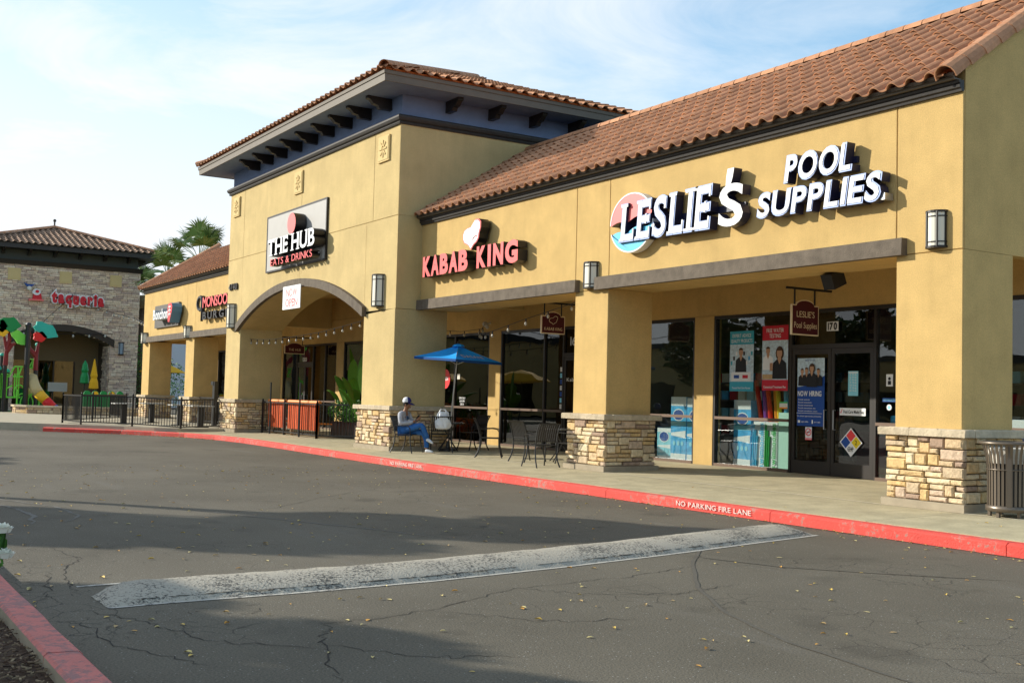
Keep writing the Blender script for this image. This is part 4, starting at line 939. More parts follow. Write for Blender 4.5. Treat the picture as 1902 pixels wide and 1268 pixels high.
topc = [(x, z) for x, z in circ if z > 4.98 + tilt(x)]; botc = [(x, z) for x, z in circ if z < 4.80 + tilt(x)]
xa = min(x for x, z in topc); xb = max(x for x, z in topc)
topc.sort(key=lambda p: math.atan2(p[1] - 4.9, p[0] + 17.17)); low = [(xa + (xb - xa) * i / 18, wave(xa + (xb - xa) * i / 18, 4.93 + tilt(xa + (xb - xa) * i / 18))) for i in range(19)]
face_poly('emblem_red', topc + low, FY + .06, .17, (pink, navy), t)
xa = min(x for x, z in botc); xb = max(x for x, z in botc)
botc.sort(key=lambda p: math.atan2(p[1] - 4.9, p[0] + 17.17)); low = [(xb - (xb - xa) * i / 18, wave(xb - (xb - xa) * i / 18, 4.74 + tilt(xb - (xb - xa) * i / 18))) for i in range(19)]
face_poly('emblem_blue', botc + low, FY + .06, .17, (lblue, navy), t)
rims = [MB(), MB()]
for i in range(40):
    a0, a1 = 2 * math.pi * i / 40, 2 * math.pi * (i + 1) / 40; zc = 4.9 + .55 * math.sin(a0); xx = -17.17 + .64 * math.cos(a0)
    if 4.80 + tilt(xx) < zc < 4.99 + tilt(xx): continue
    P_ = [(-17.17 + (.64 + d) * math.cos(a), 4.90 + (.55 + d) * math.sin(a)) for a, d in ((a0, 0), (a1, 0), (a1, .025), (a0, .025))]; rims[0 if zc > 4.9 + tilt(xx) else 1].prism(P_, FY + .055, FY + .22, 'y')
for rim in rims: rim.obj('emblem_rim', white, t)
letters("LESLIE", -17.42, -14.93, 4.56, 5.24, FY, DP, (white, navy), t, bold=.015, shear=.10, slope=(-.02, .04), serif=True, gap=.13)
letters("S", -14.68, -14.08, 4.51, 5.22, FY, DP, (white, navy), t, bold=.02, shear=.06)
letters("'", -14.62, -14.46, 4.72, 5.46, FY - .002, DP, (white, navy), t, bold=.04, shear=.22)
outl = mat('letter_trim', (0.32, 0.42, 0.72), 0.4)
letters("LESLIE", -17.45, -14.90, 4.53, 5.27, FY + .008, DP - .01, (outl, navy), t, name='letter_trim', bold=.035, shear=.10, slope=(-.02, .04), serif=True, gap=.09)
letters("POOL", -13.12, -11.78, 5.07, 5.47, FY, DP, (white, navy), t, bold=.02, shear=.15)
letters("POOL", -13.15, -11.75, 5.045, 5.495, FY + .008, DP - .01, (outl, navy), t, name='letter_trim', bold=.04, shear=.15, gap=.05)
letters("SUPPLIES", -13.73, -11.24, 4.57, 4.94, FY, DP, (white, navy), t, bold=.02, shear=.15, slope=(-.03, 0))
letters("SUPPLIES", -13.76, -11.21, 4.545, 4.965, FY + .008, DP - .01, (outl, navy), t, name='letter_trim', bold=.04, shear=.15, slope=(-.03, 0), gap=.05)
sbox('raceway', -17.3, -14.2, -.05, -.001, 4.80, 4.92, navy, t); sbox('raceway', -13.6, -11.3, -.05, -.001, 4.70, 4.80, navy, t); sbox('raceway', -13.0, -11.8, -.05, -.001, 5.2, 5.3, navy, t)
sbox('drain_tab', -11.23, -11.15, -.20, -.02, 4.53, 4.63, silver, t)

t = thing('letter_sign', 'red channel letters under a white chef hat emblem right of the tower', 'sign', (-23.3, 0, 4.48))
for i, (ch, a, b) in enumerate((('K', -25.54, -25.12), ('A', -25.10, -24.68), ('B', -24.64, -24.22), ('A', -24.18, -23.74), ('B', -23.70, -23.26))):
    letters(ch, a, b, 4.48, 4.99, -.29, .25, (redlet, blk_ret), t, bold=.05)
for ch, a, b in (('K', -22.84, -22.42), ('I', -22.34, -22.20), ('N', -22.10, -21.66), ('G', -21.58, -21.05)):
    letters(ch, a, b, 4.48, 4.99, -.29, .25, (redlet, blk_ret), t, bold=.05)
hat = [(-23.10, 4.97), (-22.98, 5.07), (-22.86, 5.12), (-22.78, 5.20), (-22.76, 5.30), (-22.70, 5.42), (-22.70, 5.54), (-22.80, 5.61), (-22.93, 5.62), (-23.03, 5.55), (-23.12, 5.47), (-23.26, 5.46), (-23.40, 5.42), (-23.47, 5.33), (-23.46, 5.22), (-23.40, 5.14), (-23.28, 5.10), (-23.20, 5.06)]
hc = Vector((-23.08, 5.30)); big = [tuple(hc + (Vector(p) - hc) * 1.10) for p in hat]
face_poly('hat_body', big, -.30, .25, (redlet, blk_ret), t); face_poly('hat_face', hat, -.308, .007, (white, white), t)
q = MB(); q.tube([(-23.02, -.31, 5.17), (-22.94, -.31, 5.24), (-22.82, -.31, 5.25)], .012, 4); q.obj('hat_crease', redlet, t)
sbox('raceway', -25.4, -21.2, -.04, -.001, 4.68, 4.78, blk_ret, t)

t = thing('panel_sign', 'pale grey framed panel sign with white letters and a pink disc above the arch', 'sign', (-33.2, -T, 5.4))
sbox('panel', -35.70, -30.82, -T - .05, -T - .001, 5.41, 7.14, panelgrey, t)
q = MB(); q.box(-35.76, -30.76, -T - .062, -T - .002, 7.141, 7.19); q.box(-35.76, -30.76, -T - .062, -T - .002, 5.36, 5.409); q.box(-35.76, -35.701, -T - .062, -T - .002, 5.4091, 7.1409); q.box(-30.819, -30.76, -T - .062, -T - .002, 5.4091, 7.1409); q.obj('panel_frame', dark, t)
letters("THE HUB", -34.60, -30.75, 5.76, 6.28, -T - .42, .34, (white, blk_ret), t, bold=.02, serif=True, space=.25)
letters("EATS & DRINKS", -34.45, -31.0, 5.45, 5.66, -T - .38, .24, (redlet, blk_ret), t, bold=.005)
q = MB(); q.prism([(-32.62 + .34 * math.cos(a), 6.60 + .32 * math.sin(a)) for a in [2 * math.pi * i / 32 for i in range(32)]], -T - .42, -T - .08, 'y'); q.m = [0] + [1] * (len(q.m) - 1); q.obj('round_emblem', [pink, blk_ret], t)
sbox('raceway', -34.4, -31.0, -T - .09, -T - .0505, 5.92, 6.06, blk_ret, t); sbox('raceway', -34.3, -31.2, -T - .14, -T - .0505, 5.52, 5.58, blk_ret, t)

t = thing('banner', 'white NOW OPEN banner hanging from the arch of the tower', 'banner', (-32.95, -T - .2, 4.03))
q = MB(); q.box(-33.69, -32.24, -T - .21, -T - .19, 4.04, 4.75); q.obj('banner_sheet', white, t)
letters("NOW", -33.4, -32.5, 4.43, 4.66, -T - .213, 0, (redlet, redlet), t, flat=True, bold=.0, serif=True, split=False); letters("OPEN", -33.45, -32.45, 4.12, 4.35, -T - .213, 0, (redlet, redlet), t, flat=True, bold=0, serif=True, split=False)

t = thing('address_numbers', 'small metal street number 4740 beside the tower arch', 'sign', (-39.1, -T, 5.02)); letters("4740", -39.52, -38.62, 5.03, 5.26, -T - .06, .05, (dark, dark), t, bold=.01)

t = thing('panel_sign', 'dark panel sign with white script letters and a red tag on the far left wing', 'sign', (-50, 0, 4.2))
sbox('panel', -51.92, -48.12, -.10, -.001, 4.21, 5.20, greyp, t)
letters("Bonchon", -50.66, -48.30, 4.50, 4.94, -.50, .40, (white, mat('clear_return', (.42, .47, .52), .4)), t, bold=.02)
tagp = [(-48.20, 4.34), (-47.98, 4.30), (-47.80, 4.55), (-47.66, 4.75), (-47.60, 4.95), (-47.72, 5.09), (-47.95, 5.12), (-48.22, 5.05), (-48.30, 4.85)]
face_poly('red_tag', tagp, -.52, .42, (red, mat('blue_return', (.10, .22, .36), .4)), t)
for zz in (4.62, 4.78, 4.93): sbox('tag_mark', -48.12, -47.80, -.53, -.521, zz, zz + .05, white, t)
sbox('tag_mark', -47.99, -47.93, -.54, -.531, 4.55, 5.0, white, t)

t = thing('letter_sign', 'red over black channel letters with a black chili emblem partly hidden by the tower', 'sign', (-42.3, 0, 4.2))
letters("MONSOON", -44.30, -40.75, 4.72, 5.13, -.24, .2, (redlet, blk_ret), t, bold=.015, gap=.05); letters("BURGER", -44.25, -40.35, 4.25, 4.55, -.24, .2, (blk_ret, blk_ret), t, bold=.02, gap=.25)
q = MB(); pts = [(-44.85 + .33 * math.cos(a), -.16, 4.93 + .26 * math.sin(a)) for a in [2 * math.pi * i / 14 + .6 for i in range(13)]]; q.tube(pts, .07, 6); q.obj('chili_emblem', blk_ret, t)
q = MB(); q.tube([(-44.55, -.16, 5.20), (-44.50, -.16, 4.9), (-44.52, -.16, 4.55), (-44.62, -.16, 4.22)], [.10, .10, .08, .05], 6); q.obj('chili_emblem', blk_ret, t)

# hanging blade signs
def blade(xc, yc, zc, wd, ht, label, lines, name='hanging_sign'):
    t = thing(name, label, 'sign', (xc, yc, zc - ht / 2), 0); y0, y1, z0, z1 = yc - wd / 2, yc + wd / 2, zc - ht / 2, zc + ht / 2
    def shape(e):
        a = [(y0 + e, z0 + e), (y1 - e, z0 + e), (y1 - e, z1 - .10 - e), (y1 - .12, z1 - .10 - e)]
        n = 8; w2 = wd / 2 - .12; a += [(yc + w2 * math.cos(math.pi * i / n), z1 - .10 - e + .10 * math.sin(math.pi * i / n)) for i in range(n + 1)]; a += [(y0 + e, z1 - .10 - e)]
        return a
    q = MB(); q.prism(shape(0), xc - .02, xc + .02, 'x'); q.obj('border', cream, t)
    q = MB(); q.prism(shape(.022), xc - .026, xc + .026, 'x'); q.obj('board', maroon, t)
    for yy in (y0 + .09, y1 - .09): q = MB(); q.box(xc - .012, xc + .012, yy - .012, yy + .012, z1 - .1, z1 + .18); q.obj('hanger', black, t)
    q = MB(); q.box(xc - .02, xc + .02, y0 - .12, y1 + .35, z1 + .18, z1 + .22); q.obj('bracket_arm', black, t)
    for (s_, zz, hh, wf, ser) in lines:
        hold_ = thing('tmp', 'x', 'x'); os_ = letters(s_, -wd * wf / 2, wd * wf / 2, zz, zz + hh, 0, 0, (cream, cream), hold_, name='lettering', flat=True, split=False, bold=.0)
        for o in os_: o.parent = t; o.rotation_euler = (0, 0, R(90)); o.location = Vector((xc + .030, yc, zc)) - Vector(t.location)
        bpy.data.objects.remove(hold_)
    return t
blade(-15.0, 2.22, 3.12, .70, .66, 'maroon hanging sign with cream lettering under the near arcade before the double door', [("LESLIE'S", .0, .11, .66, True), ("Pool Supplies", -.20, .11, .84, False)])
tk = blade(-22.0, 1.32, 3.27, .66, .52, 'maroon hanging sign with a cream hat outline beside the middle pillar', [("KABAB KING", -.18, .07, .76, False)])
q = MB(); q.tube([(-21.97, 1.32 + (p[0] + 23.08) * .30, 3.33 + (p[1] - 5.3) * .30) for p in hat + hat[:1]], .006, 4); q.obj('hat_outline', cream, tk)
blade(-41.0, 2.35, 3.17, .80, .42, 'dark maroon hanging sign under the tower arch', [("THE HUB", -.10, .09, .6, False)])
q = MB(); q.obox((-13.2, 1.0, 3.60), (.10, .02, 0), (0, .14, .06), (0, -.05, .12)); q.tube([(-13.2, 1.0, 3.7), (-13.2, 1.1, 3.72)], .03); sp = tag(q.obj('loudspeaker', black), 'black box loudspeaker under the beam left of the near pillar', 'loudspeaker')
q = MB(); q.tube([(-27.92, D - .02, 3.62), (-27.92, D - .14, 3.60)], .03); q.ball((-27.92, D - .2, 3.58), .07, .09, .08, 8, 6); q.ball((-27.80, D - .2, 3.50), .05, .06, .06, 8, 6); tag(q.obj('floodlight', mat('lamp_white', (.6, .6, .58), .4)), 'small twin floodlight above the yellow storefront pier', 'lamp')

# ------------------------------------------------------------------ window posters and stickers (on the glass)
YG = D + .036
def flat(name, x0, x1, z0, z1, m_, parent, lvl=0): return sbox(name, x0, x1, YG - .004 - lvl * .002, YG - .003 - lvl * .002, z0, z1, m_, parent)
def fpoly(name, pts, m_, parent, lvl=1): return poly_part(name, pts, YG - .004 - lvl * .002, YG - .0035 - lvl * .002, m_, parent)
def ftext(s_, x0, x1, z0, z1, m_, parent, lvl=3, bold=0.01, **k): return letters(s_, x0, x1, z0, z1, YG - .0045 - lvl * .002, 0, (m_, m_), parent, name='lettering', flat=True, split=False, bold=bold, **k)
def ell(xc, zc, rx, rz, n=12, a0=0, a1=2 * math.pi): return [(xc + rx * math.cos(a0 + (a1 - a0) * i / n), zc + rz * math.sin(a0 + (a1 - a0) * i / n)) for i in range(n + (0 if a1 - a0 > 6 else 1))]
def figure(xc, z0, h, parent, shirt=blackp, hair=mat('print_hair', (.07, .035, .02), .7), longhair=False, lvl=2, sk=skinm):
    """a small printed head and shoulders portrait"""
    if longhair: fpoly('portrait', ell(xc, z0 + h * .78, h * .17, h * .22), hair, parent, lvl)
    fpoly('portrait', [(xc - h * .30, z0), (xc + h * .30, z0), (xc + h * .27, z0 + h * .48), (xc + h * .10, z0 + h * .60), (xc - h * .10, z0 + h * .60), (xc - h * .27, z0 + h * .48)], shirt, parent, lvl + 1)
    fpoly('portrait', [(xc - h * .08, z0 + h * .60), (xc, z0 + h * .44), (xc + h * .08, z0 + h * .60), (xc + h * .05, z0 + h * .70), (xc - h * .05, z0 + h * .70)], sk, parent, lvl + 2)
    fpoly('portrait', ell(xc, z0 + h * .78, h * .115, h * .155), sk, parent, lvl + 2.5)
    fpoly('portrait', ell(xc, z0 + h * .86, h * .115, h * .09, 8, 0, math.pi), hair, parent, lvl + 3)
skl = mat('print_skin', (0.48, 0.27, 0.16), 0.6)
t = thing('window_poster', 'teal poster EXPERT ADVICE QUALITY PRODUCTS with a man in a black shirt', 'poster', (-17.7, YG, 1.85)); P0, P1_, Z0, Z1 = -18.06, -17.35, 1.76, 3.02
flat('sheet', P0, P1_, Z0, Z1, teal, t); flat('photo', P0, P1_, Z0 + .2, Z1 - .28, pale, t, 1); ftext('EXPERT ADVICE', P0 + .08, P1_ - .08, Z1 - .13, Z1 - .06, white, t); ftext('QUALITY PRODUCTS', P0 + .04, P1_ - .04, Z1 - .24, Z1 - .17, white, t)
for k in range(9): flat('photo_detail', P0 + .03 + k * .075, P0 + .08 + k * .075, Z0 + .55 + (k % 3) * .1, Z0 + .63 + (k % 3) * .1, (teal, blackp, white, pblue2)[k % 4], t, 2)
figure(-17.72, Z0 + .38, .56, t, sk=skl); flat('photo_detail', -18.0, -17.42, Z0 + .21, Z0 + .40, white, t, 6); flat('photo_detail', -17.92, -17.76, Z0 + .27, Z0 + .34, pblue, t, 7); flat('photo_detail', -17.66, -17.5, Z0 + .27, Z0 + .34, posterred, t, 7)
ftext('Trusted Pool Care Partner', P0 + .08, P1_ - .08, Z0 + .05, Z0 + .09, white, t)
t = thing('window_poster', 'red poster FREE WATER TESTING with a woman holding a cup', 'poster', (-16.8, YG, 1.8)); P0, P1_, Z0, Z1 = -17.10, -16.38, 1.78, 3.10
flat('sheet', P0, P1_, Z0, Z1, posterred, t); flat('photo', P0, P1_, Z0 + .22, Z1 - .30, pale, t, 1); ftext('FREE WATER', P0 + .12, P1_ - .12, Z1 - .14, Z1 - .06, white, t); ftext('TESTING', P0 + .2, P1_ - .2, Z1 - .25, Z1 - .17, white, t)
figure(-16.93, Z0 + .42, .50, t, shirt=white, sk=skl); figure(-16.60, Z0 + .24, .66, t, longhair=True, lvl=7, sk=skl); flat('photo_detail', -16.86, -16.78, Z0 + .40, Z0 + .56, skl, t, 13); flat('photo_detail', -17.08, -16.8, Z0 + .23, Z0 + .33, wood, t, 6)
ftext('Customized Treatment Plan', P0 + .05, P1_ - .05, Z0 + .05, Z0 + .10, white, t)
t = thing('door_poster', 'blue NOW HIRING poster on the left glass door', 'poster', (-15.7, YG, 1.1)); P0, P1_, Z0, Z1 = -16.08, -15.38, 1.10, 2.42
YG -= .04
flat('sheet', P0, P1_, Z0, Z1, pblue, t)
fpoly('photo', [(P0, Z1), (P1_, Z1), (P1_, Z1 - .34)] + [(P1_ - .70 * (i / 10), Z1 - .34 - .22 * math.sin(math.pi / 2 * i / 10)) for i in range(1, 11)], pale, t, 1)
for k, (xx, hh) in enumerate(((-15.95, .36), (-15.83, .38), (-15.52, .36), (-15.68, .46))): figure(xx, Z1 - .56 + (.02 if k < 3 else 0), hh, t, longhair=(k == 3), lvl=2 + k * 4, sk=skl)
ftext('SMART & FUN', -15.85, -15.6, Z1 - .06, Z1 - .03, pblue, t, 20)
ftext('NOW HIRING', P0 + .05, P1_ - .04, Z1 - .74, Z1 - .64, white, t, 20, bold=.02)
for k in range(5): ftext('Retail associates wanted'[: 14 + k * 2], P0 + .07, P0 + .36 + .05 * k, Z1 - .82 - k * .055, Z1 - .795 - k * .055, white, t, 20)
flat('rule', P0 + .02, P1_ - .02, Z1 - 1.075, Z1 - 1.068, white, t, 20); ftext('For current opportunities and benefits', P0 + .04, P1_ - .04, Z1 - 1.14, Z1 - 1.115, white, t, 20)
flat('logo', P0 + .06, P0 + .12, Z0 + .06, Z0 + .11, white, t, 20); ftext('apply online', P0 + .15, P0 + .33, Z0 + .07, Z0 + .10, white, t, 20); flat('logo', P0 + .42, P0 + .45, Z0 + .05, Z0 + .12, white, t, 20); ftext('text to apply', P0 + .48, P0 + .64, Z0 + .07, Z0 + .10, white, t, 20)
t = thing('door_sticker', 'white sticker with a red no smoking circle under the hiring poster', 'sticker', (-15.8, YG, .8)); X0, X1 = -15.86, -15.69
flat('sheet', X0, X1, .83, 1.08, white, t); q = MB(); pr_ = [(-15.775 + .068 * math.cos(a), .0, .985 + .068 * math.sin(a)) for a in [math.pi * i / 8 for i in range(17)]]; q.tube([(x, YG - .010, z) for x, _, z in pr_], .009, 4); q.tube([(-15.82, YG - .010, .94), (-15.73, YG - .010, 1.03)], .007, 4); q.obj('ring', red, t)
flat('cigarette', -15.82, -15.74, .975, .990, blackp, t, 2); flat('band', X0, X1, .83, .87, red, t, 1); ftext('NO SMOKING', X0 + .01, X1 - .01, .84, .86, white, t)
YG += .0
t = thing('door_sticker', 'square hazard diamond sticker in blue red yellow and white', 'sticker', (-14.72, YG, .6)); xc, zc, hx, hz_ = -14.72, .83, .27, .27
def dia(cx, cz, s_): return [(cx - s_, cz), (cx, cz - s_), (cx + s_, cz), (cx, cz + s_)]
fpoly('sheet', dia(xc, zc, hx), white, t, 0); fpoly('quarter', dia(xc, zc + .125, .115), red, t, 1); fpoly('quarter', dia(xc - .125, zc, .115), pblue, t, 1); fpoly('quarter', dia(xc + .125, zc, .115), yellow, t, 1)
ftext('2', xc + .10, xc + .15, zc - .04, zc + .04, blackp, t, bold=0); ftext('OX', xc - .07, xc + .06, zc - .17, zc - .08, blackp, t, bold=0); q = MB(); q.obox((xc, YG - .012, zc - .125), (.07, 0, .012), (0, .001, 0), (-.002, 0, .006)); q.obj('strike', blackp, t)
t = thing('door_sticker', 'long white sticker Pool Care Made Easy on the right glass door', 'sticker', (-14.8, YG, 1.3)); flat('sheet', -15.0, -14.38, 1.33, 1.47, white, t); ftext('Pool Care Made Easy', -14.90, -14.41, 1.37, 1.43, blackp, t, bold=.01); q = MB(); q.tube([(-14.98, YG - .01, 1.40), (-14.965, YG - .01, 1.37), (-14.93, YG - .01, 1.45)], .006, 4); q.obj('tick', red, t)
t = thing('door_sticker', 'pale blue opening hours sticker high on the right glass door', 'sticker', (-14.7, YG, 1.7)); flat('sheet', -14.80, -14.56, 1.70, 2.16, tealL, t)
for i, d_ in enumerate('MTWTFSS'): ftext(d_ + ' 9-6', -14.76, -14.60, 1.78 + i * .05, 1.81 + i * .05, white, t)
flat('band', -14.79, -14.57, 2.12, 2.145, white, t, 1)
t = thing('door_sticker', 'white street number 170 above the double door', 'sticker', (-15.2, YG, 2.9)); flat('sheet', -15.34, -15.05, 2.93, 3.11, white, t); ftext('170', -15.31, -15.08, 2.95, 3.09, blackp, t, bold=.04)
YG = D + .036
t = thing('window_sticker', 'white sticker with a small figure on the side window right of the door', 'sticker', (-13.95, YG, 1.9)); flat('sheet', -13.95, -13.80, 1.88, 2.10, white, t); fpoly('mark', ell(-13.875, 2.02, .03, .03), blackp, t, 2); flat('mark', -13.91, -13.84, 1.91, 1.98, blackp, t, 2)
t = thing('window_sticker', 'blue NO SOLICITING strip with a round badge on the side window', 'sticker', (-13.9, YG, 1.4)); flat('sheet', -14.03, -13.65, 1.60, 1.67, pblue, t); ftext('NO SOLICITING', -14.0, -13.68, 1.615, 1.655, tealL, t, bold=0); fpoly('badge', ell(-13.88, 1.50, .055, .055), white, t, 0); fpoly('badge', ell(-13.88, 1.50, .035, .035), tealL, t, 1)
t = thing('window_sticker', 'small white sale notice low in the poster window', 'sticker', (-16.45, YG, 1.2)); flat('sheet', -16.60, -16.38, 1.42, 1.56, offwhite, t); flat('band', -16.60, -16.38, 1.53, 1.56, green, t, 1); flat('band', -16.60, -16.38, 1.42, 1.45, orangef, t, 1)
# kabab windows
t = thing('window_sticker', 'round red sticker on the window beside the parasol pole', 'sticker', (-30.4, YG, 1.9)); fpoly('disc', ell(-30.62, 2.03, .30, .30, 20), red, t, 0); ftext('OPEN', -30.8, -30.44, 1.98, 2.1, white, t, 1, bold=.03)
t = thing('window_sticker', 'white opening hours lettering low on the window behind the parasol', 'sticker', (-29.6, YG, 1.2))
for i, s_ in enumerate(('OPEN DAILY', '11AM-9PM', 'DINE IN')): ftext(s_, -29.72 + .04 * i, -29.35 - .04 * i, 1.43 - i * .09, 1.49 - i * .09, white, t)
t = thing('window_sticker', 'small white card on the window behind the parasol', 'sticker', (-29.9, YG, 2)); flat('sheet', -29.88, -29.72, 2.02, 2.18, offwhite, t)
t = thing('window_sticker', 'stack of small payment stickers beside the dark restaurant door', 'sticker', (-24.4, YG, 1.3))
for i, m_ in enumerate((offwhite, tealL, pblue, offwhite, pblue, tealL, offwhite)): flat('sheet', -24.42, -24.32, 1.25 + i * .16, 1.37 + i * .16, m_, t)
t = thing('door_sticker', 'white lettering at eye height on the dark restaurant door', 'sticker', (-23.8, YG - .05, 2)); YG -= .04; ftext('Kabab King', -24.05, -23.1, 1.96, 2.05, offwhite, t); YG += .04
t = thing('door_sticker', 'white street number 160 above the dark restaurant door', 'sticker', (-23.8, YG, 2.9)); ftext('160', -23.98, -23.5, 2.88, 3.1, white, t)
t = thing('door_sticker', 'white street number 130 above the door under the arch', 'sticker', (-42, YG, 2.9)); ftext('130', -42.3, -41.9, 2.72, 2.88, white, t)

# ------------------------------------------------------------------ goods behind the glass
def carton(x0, x1, y0, y1, z0, z1, m_, label, extra=None):
    t = thing('carton', label, 'box', ((x0 + x1) / 2, (y0 + y1) / 2, z0)); sbox('box_body', x0, x1, y0, y1, z0, z1, m_, t)
    if extra: extra(t, x0, x1, y0 - .002, z0, z1)
    return t
def pool_print(t, x0, x1, y, z0, z1):
    w_ = x1 - x0; h = z1 - z0; xm = (x0 + x1) / 2
    for (a, b, m_) in ((0, .12, white), (.55, .62, tealL), (.86, 1, white)): q = MB(); q.box(x0 + .01, x1 - .01, y - .002, y, z0 + a * h, z0 + b * h - .001); q.obj('print_band', m_, t)
    q = MB(); q.prism(ell(xm, z0 + h * .72, w_ * .32, w_ * .22), y - .005, y - .003, 'y'); q.obj('print_disc', pblue, t); q = MB(); q.prism(ell(xm, z0 + h * .72, w_ * .36, w_ * .26), y - .0028, y - .0022, 'y'); q.obj('print_ring', white, t)
    for k in range(3): q = MB(); q.prism(ell(x0 + w_ * (.25 + .25 * k), z0 + h * .28, w_ * .08, w_ * .10), y - .005, y - .003, 'y'); q.obj('print_drop', tealL, t)
    q = MB(); q.prism([(x0 + .02, z0 + h * .4), (x1 - .02, z0 + h * .36), (x1 - .02, z0 + h * .48), (x0 + .02, z0 + h * .44)], y - .004, y - .0025, 'y'); q.obj('print_wave', white, t)
yi = D + .32
carton(-20.30, -19.76, yi, yi + .4, .16, 1.62, pblue2, 'tall blue and white pool kit carton, left one in the narrow window', pool_print)
carton(-19.74, -19.2, yi, yi + .4, .16, 1.60, pblue2, 'tall blue and white pool kit carton, right one in the narrow window', pool_print)
carton(-20.9, -20.4, yi + .1, yi + .5, .16, .9, tealL, 'low pale blue carton at the left of the narrow window', pool_print)
carton(-18.22, -17.70, yi, yi + .4, .16, 1.58, pblue2, 'tall blue pool kit carton in the poster window', pool_print)
def noodle_print(m_):
    def f(t, x0, x1, y, z0, z1):
        for k in range(3): q = MB(); q.tube([(x0 + .05 + k * .07, y - .01, z0 + .05), (x0 + .09 + k * .07, y - .01, z1 - .15 * k - .1)], .022, 5); q.obj('print_tube', m_, t)
        os_ = letters('swimnoodles', 0, (z1 - z0) * .92, 0, .12, 0, 0, (white, white), t, name='lettering', flat=True, split=False, bold=.02)
        for o in os_:
            o.data.transform(Matrix.Rotation(R(-90), 4, 'Y')); o.data.transform(Matrix.Translation(Vector((x1 - .02, y - .014, z0 + .04)) - o.parent.location - o.location + Vector((0, 0, 0))))
    return f
carton(-17.62, -17.28, yi, yi + .4, .16, 1.14, white, 'blue swim noodle carton in the poster window', None)
carton(-17.27, -16.93, yi, yi + .4, .16, 1.14, white, 'green swim noodle carton in the poster window', None)
for nm, xr, mm_ in (('blue', -17.30, lblue), ('green', -16.95, green)):
    o = bpy.data.objects.new('x', None)
    tt = [c for c in C.objects if c.get('label') == nm + ' swim noodle carton in the poster window'][0]
    for k in range(3): q = MB(); q.tube([(xr - .31 + k * .05, yi - .02, .22), (xr - .29 + k * .055, yi - .02, 1.08 - .12 * k)], .019, 5); q.obj('print_tube', mm_, tt)
    vs_all = MB(); hold_o = letters('swimnoodles', 0, .92, 0, .13, 0, 0, (mm_, mm_), tt, name='lettering', flat=True, split=False, bold=.03)[0]
    base = worldloc(tt)
    for v in hold_o.data.vertices:
        wx, wz = v.co.x + base.x, v.co.z + base.z      # text run along local x, height along z -> turn to run upwards
        v.co = Vector((xr - wz, yi - .03, .19 + wx)) - base
    hold_o.data.update()
carton(-16.90, -16.46, yi, yi + .35, .16, 1.34, mint, 'plain pale mint green carton in the poster window')
carton(-16.44, -16.33, yi - .05, yi + .2, .16, 1.05, offwhite, 'narrow white shelf card beside the door frame')
for i, (x, lean, m_, hh, nm) in enumerate(((-17.55, -.16, redf, 2.0, 'red foam pool noodle leaning far left'), (-17.42, -.08, purple, 2.0, 'purple foam pool noodle'), (-17.28, -.12, redf, 2.05, 'red foam pool noodle beside the purple one'), (-17.12, -.05, orangef, 2.1, 'orange foam pool noodle'), (-17.02, -.10, yellowf, 2.08, 'yellow foam pool noodle'), (-16.86, 0, lblue, 2.0, 'blue foam pool noodle at the right of the bunch'))):
    q = MB(); q.tube([(x, yi + .2, .9), (x + lean, yi + .15, hh)], .05, 8); tag(q.obj('pool_noodle', m_), nm + ' behind the posters', 'pool noodle', None)
carton(-16.8, -16.4, yi + .5, yi + .8, 1.17, 1.95, tealL, 'pale blue display board behind the mint carton')
for k, (x0, x1, z1, m_) in enumerate(((-21.3, -20.7, 1.1, teal), (-15.9, -15.5, .9, posterred), (-13.5, -13.1, 1.6, pblue2))): carton(x0, x1, D + 1.5, D + 1.9, .16, z1, m_, ('teal carton deep inside the narrow window', 'red display box deep inside behind the left door', 'blue carton deep inside at the right end')[k])
carton(-12.8, -12.1, yi, yi + .3, .16, 1.5, posterred, 'red and white display rack in the side window', None); carton(-11.9, -11.0, yi, yi + .4, .16, 1.35, pblue2, 'wide blue and white carton in the window behind the near pillar', pool_print)
carton(-14.1, -13.65, yi, yi + .3, .16, 1.02, posterred, 'red display box low beside the door', None); carton(-14.1, -13.66, yi + .02, yi + .3, 1.03, 1.35, pblue2, 'blue display box on top of the red one', None)
for i, x in enumerate((-20.5, -17.5, -13.8)):
    t = thing('shelf_rack', ('tall dark shelf rack deep in the narrow window', 'tall dark shelf rack deep behind the posters', 'tall dark shelf rack deep behind the door')[i], 'shelf', (x, 6, .16)); 
    for k in range(5): sbox('shelf', x - .9, x + .9, 5.7, 6.2, .3 + k * .42, .33 + k * .42, greyp, t)
    for k in range(5):
        for j in range(6): sbox('goods', x - .85 + j * .29, x - .62 + j * .29, 5.75, 6.0, .331 + k * .42, .55 + k * .42, (tealL, white, pblue2, posterred, offwhite)[(j + k * 2 + i) % 5], t)

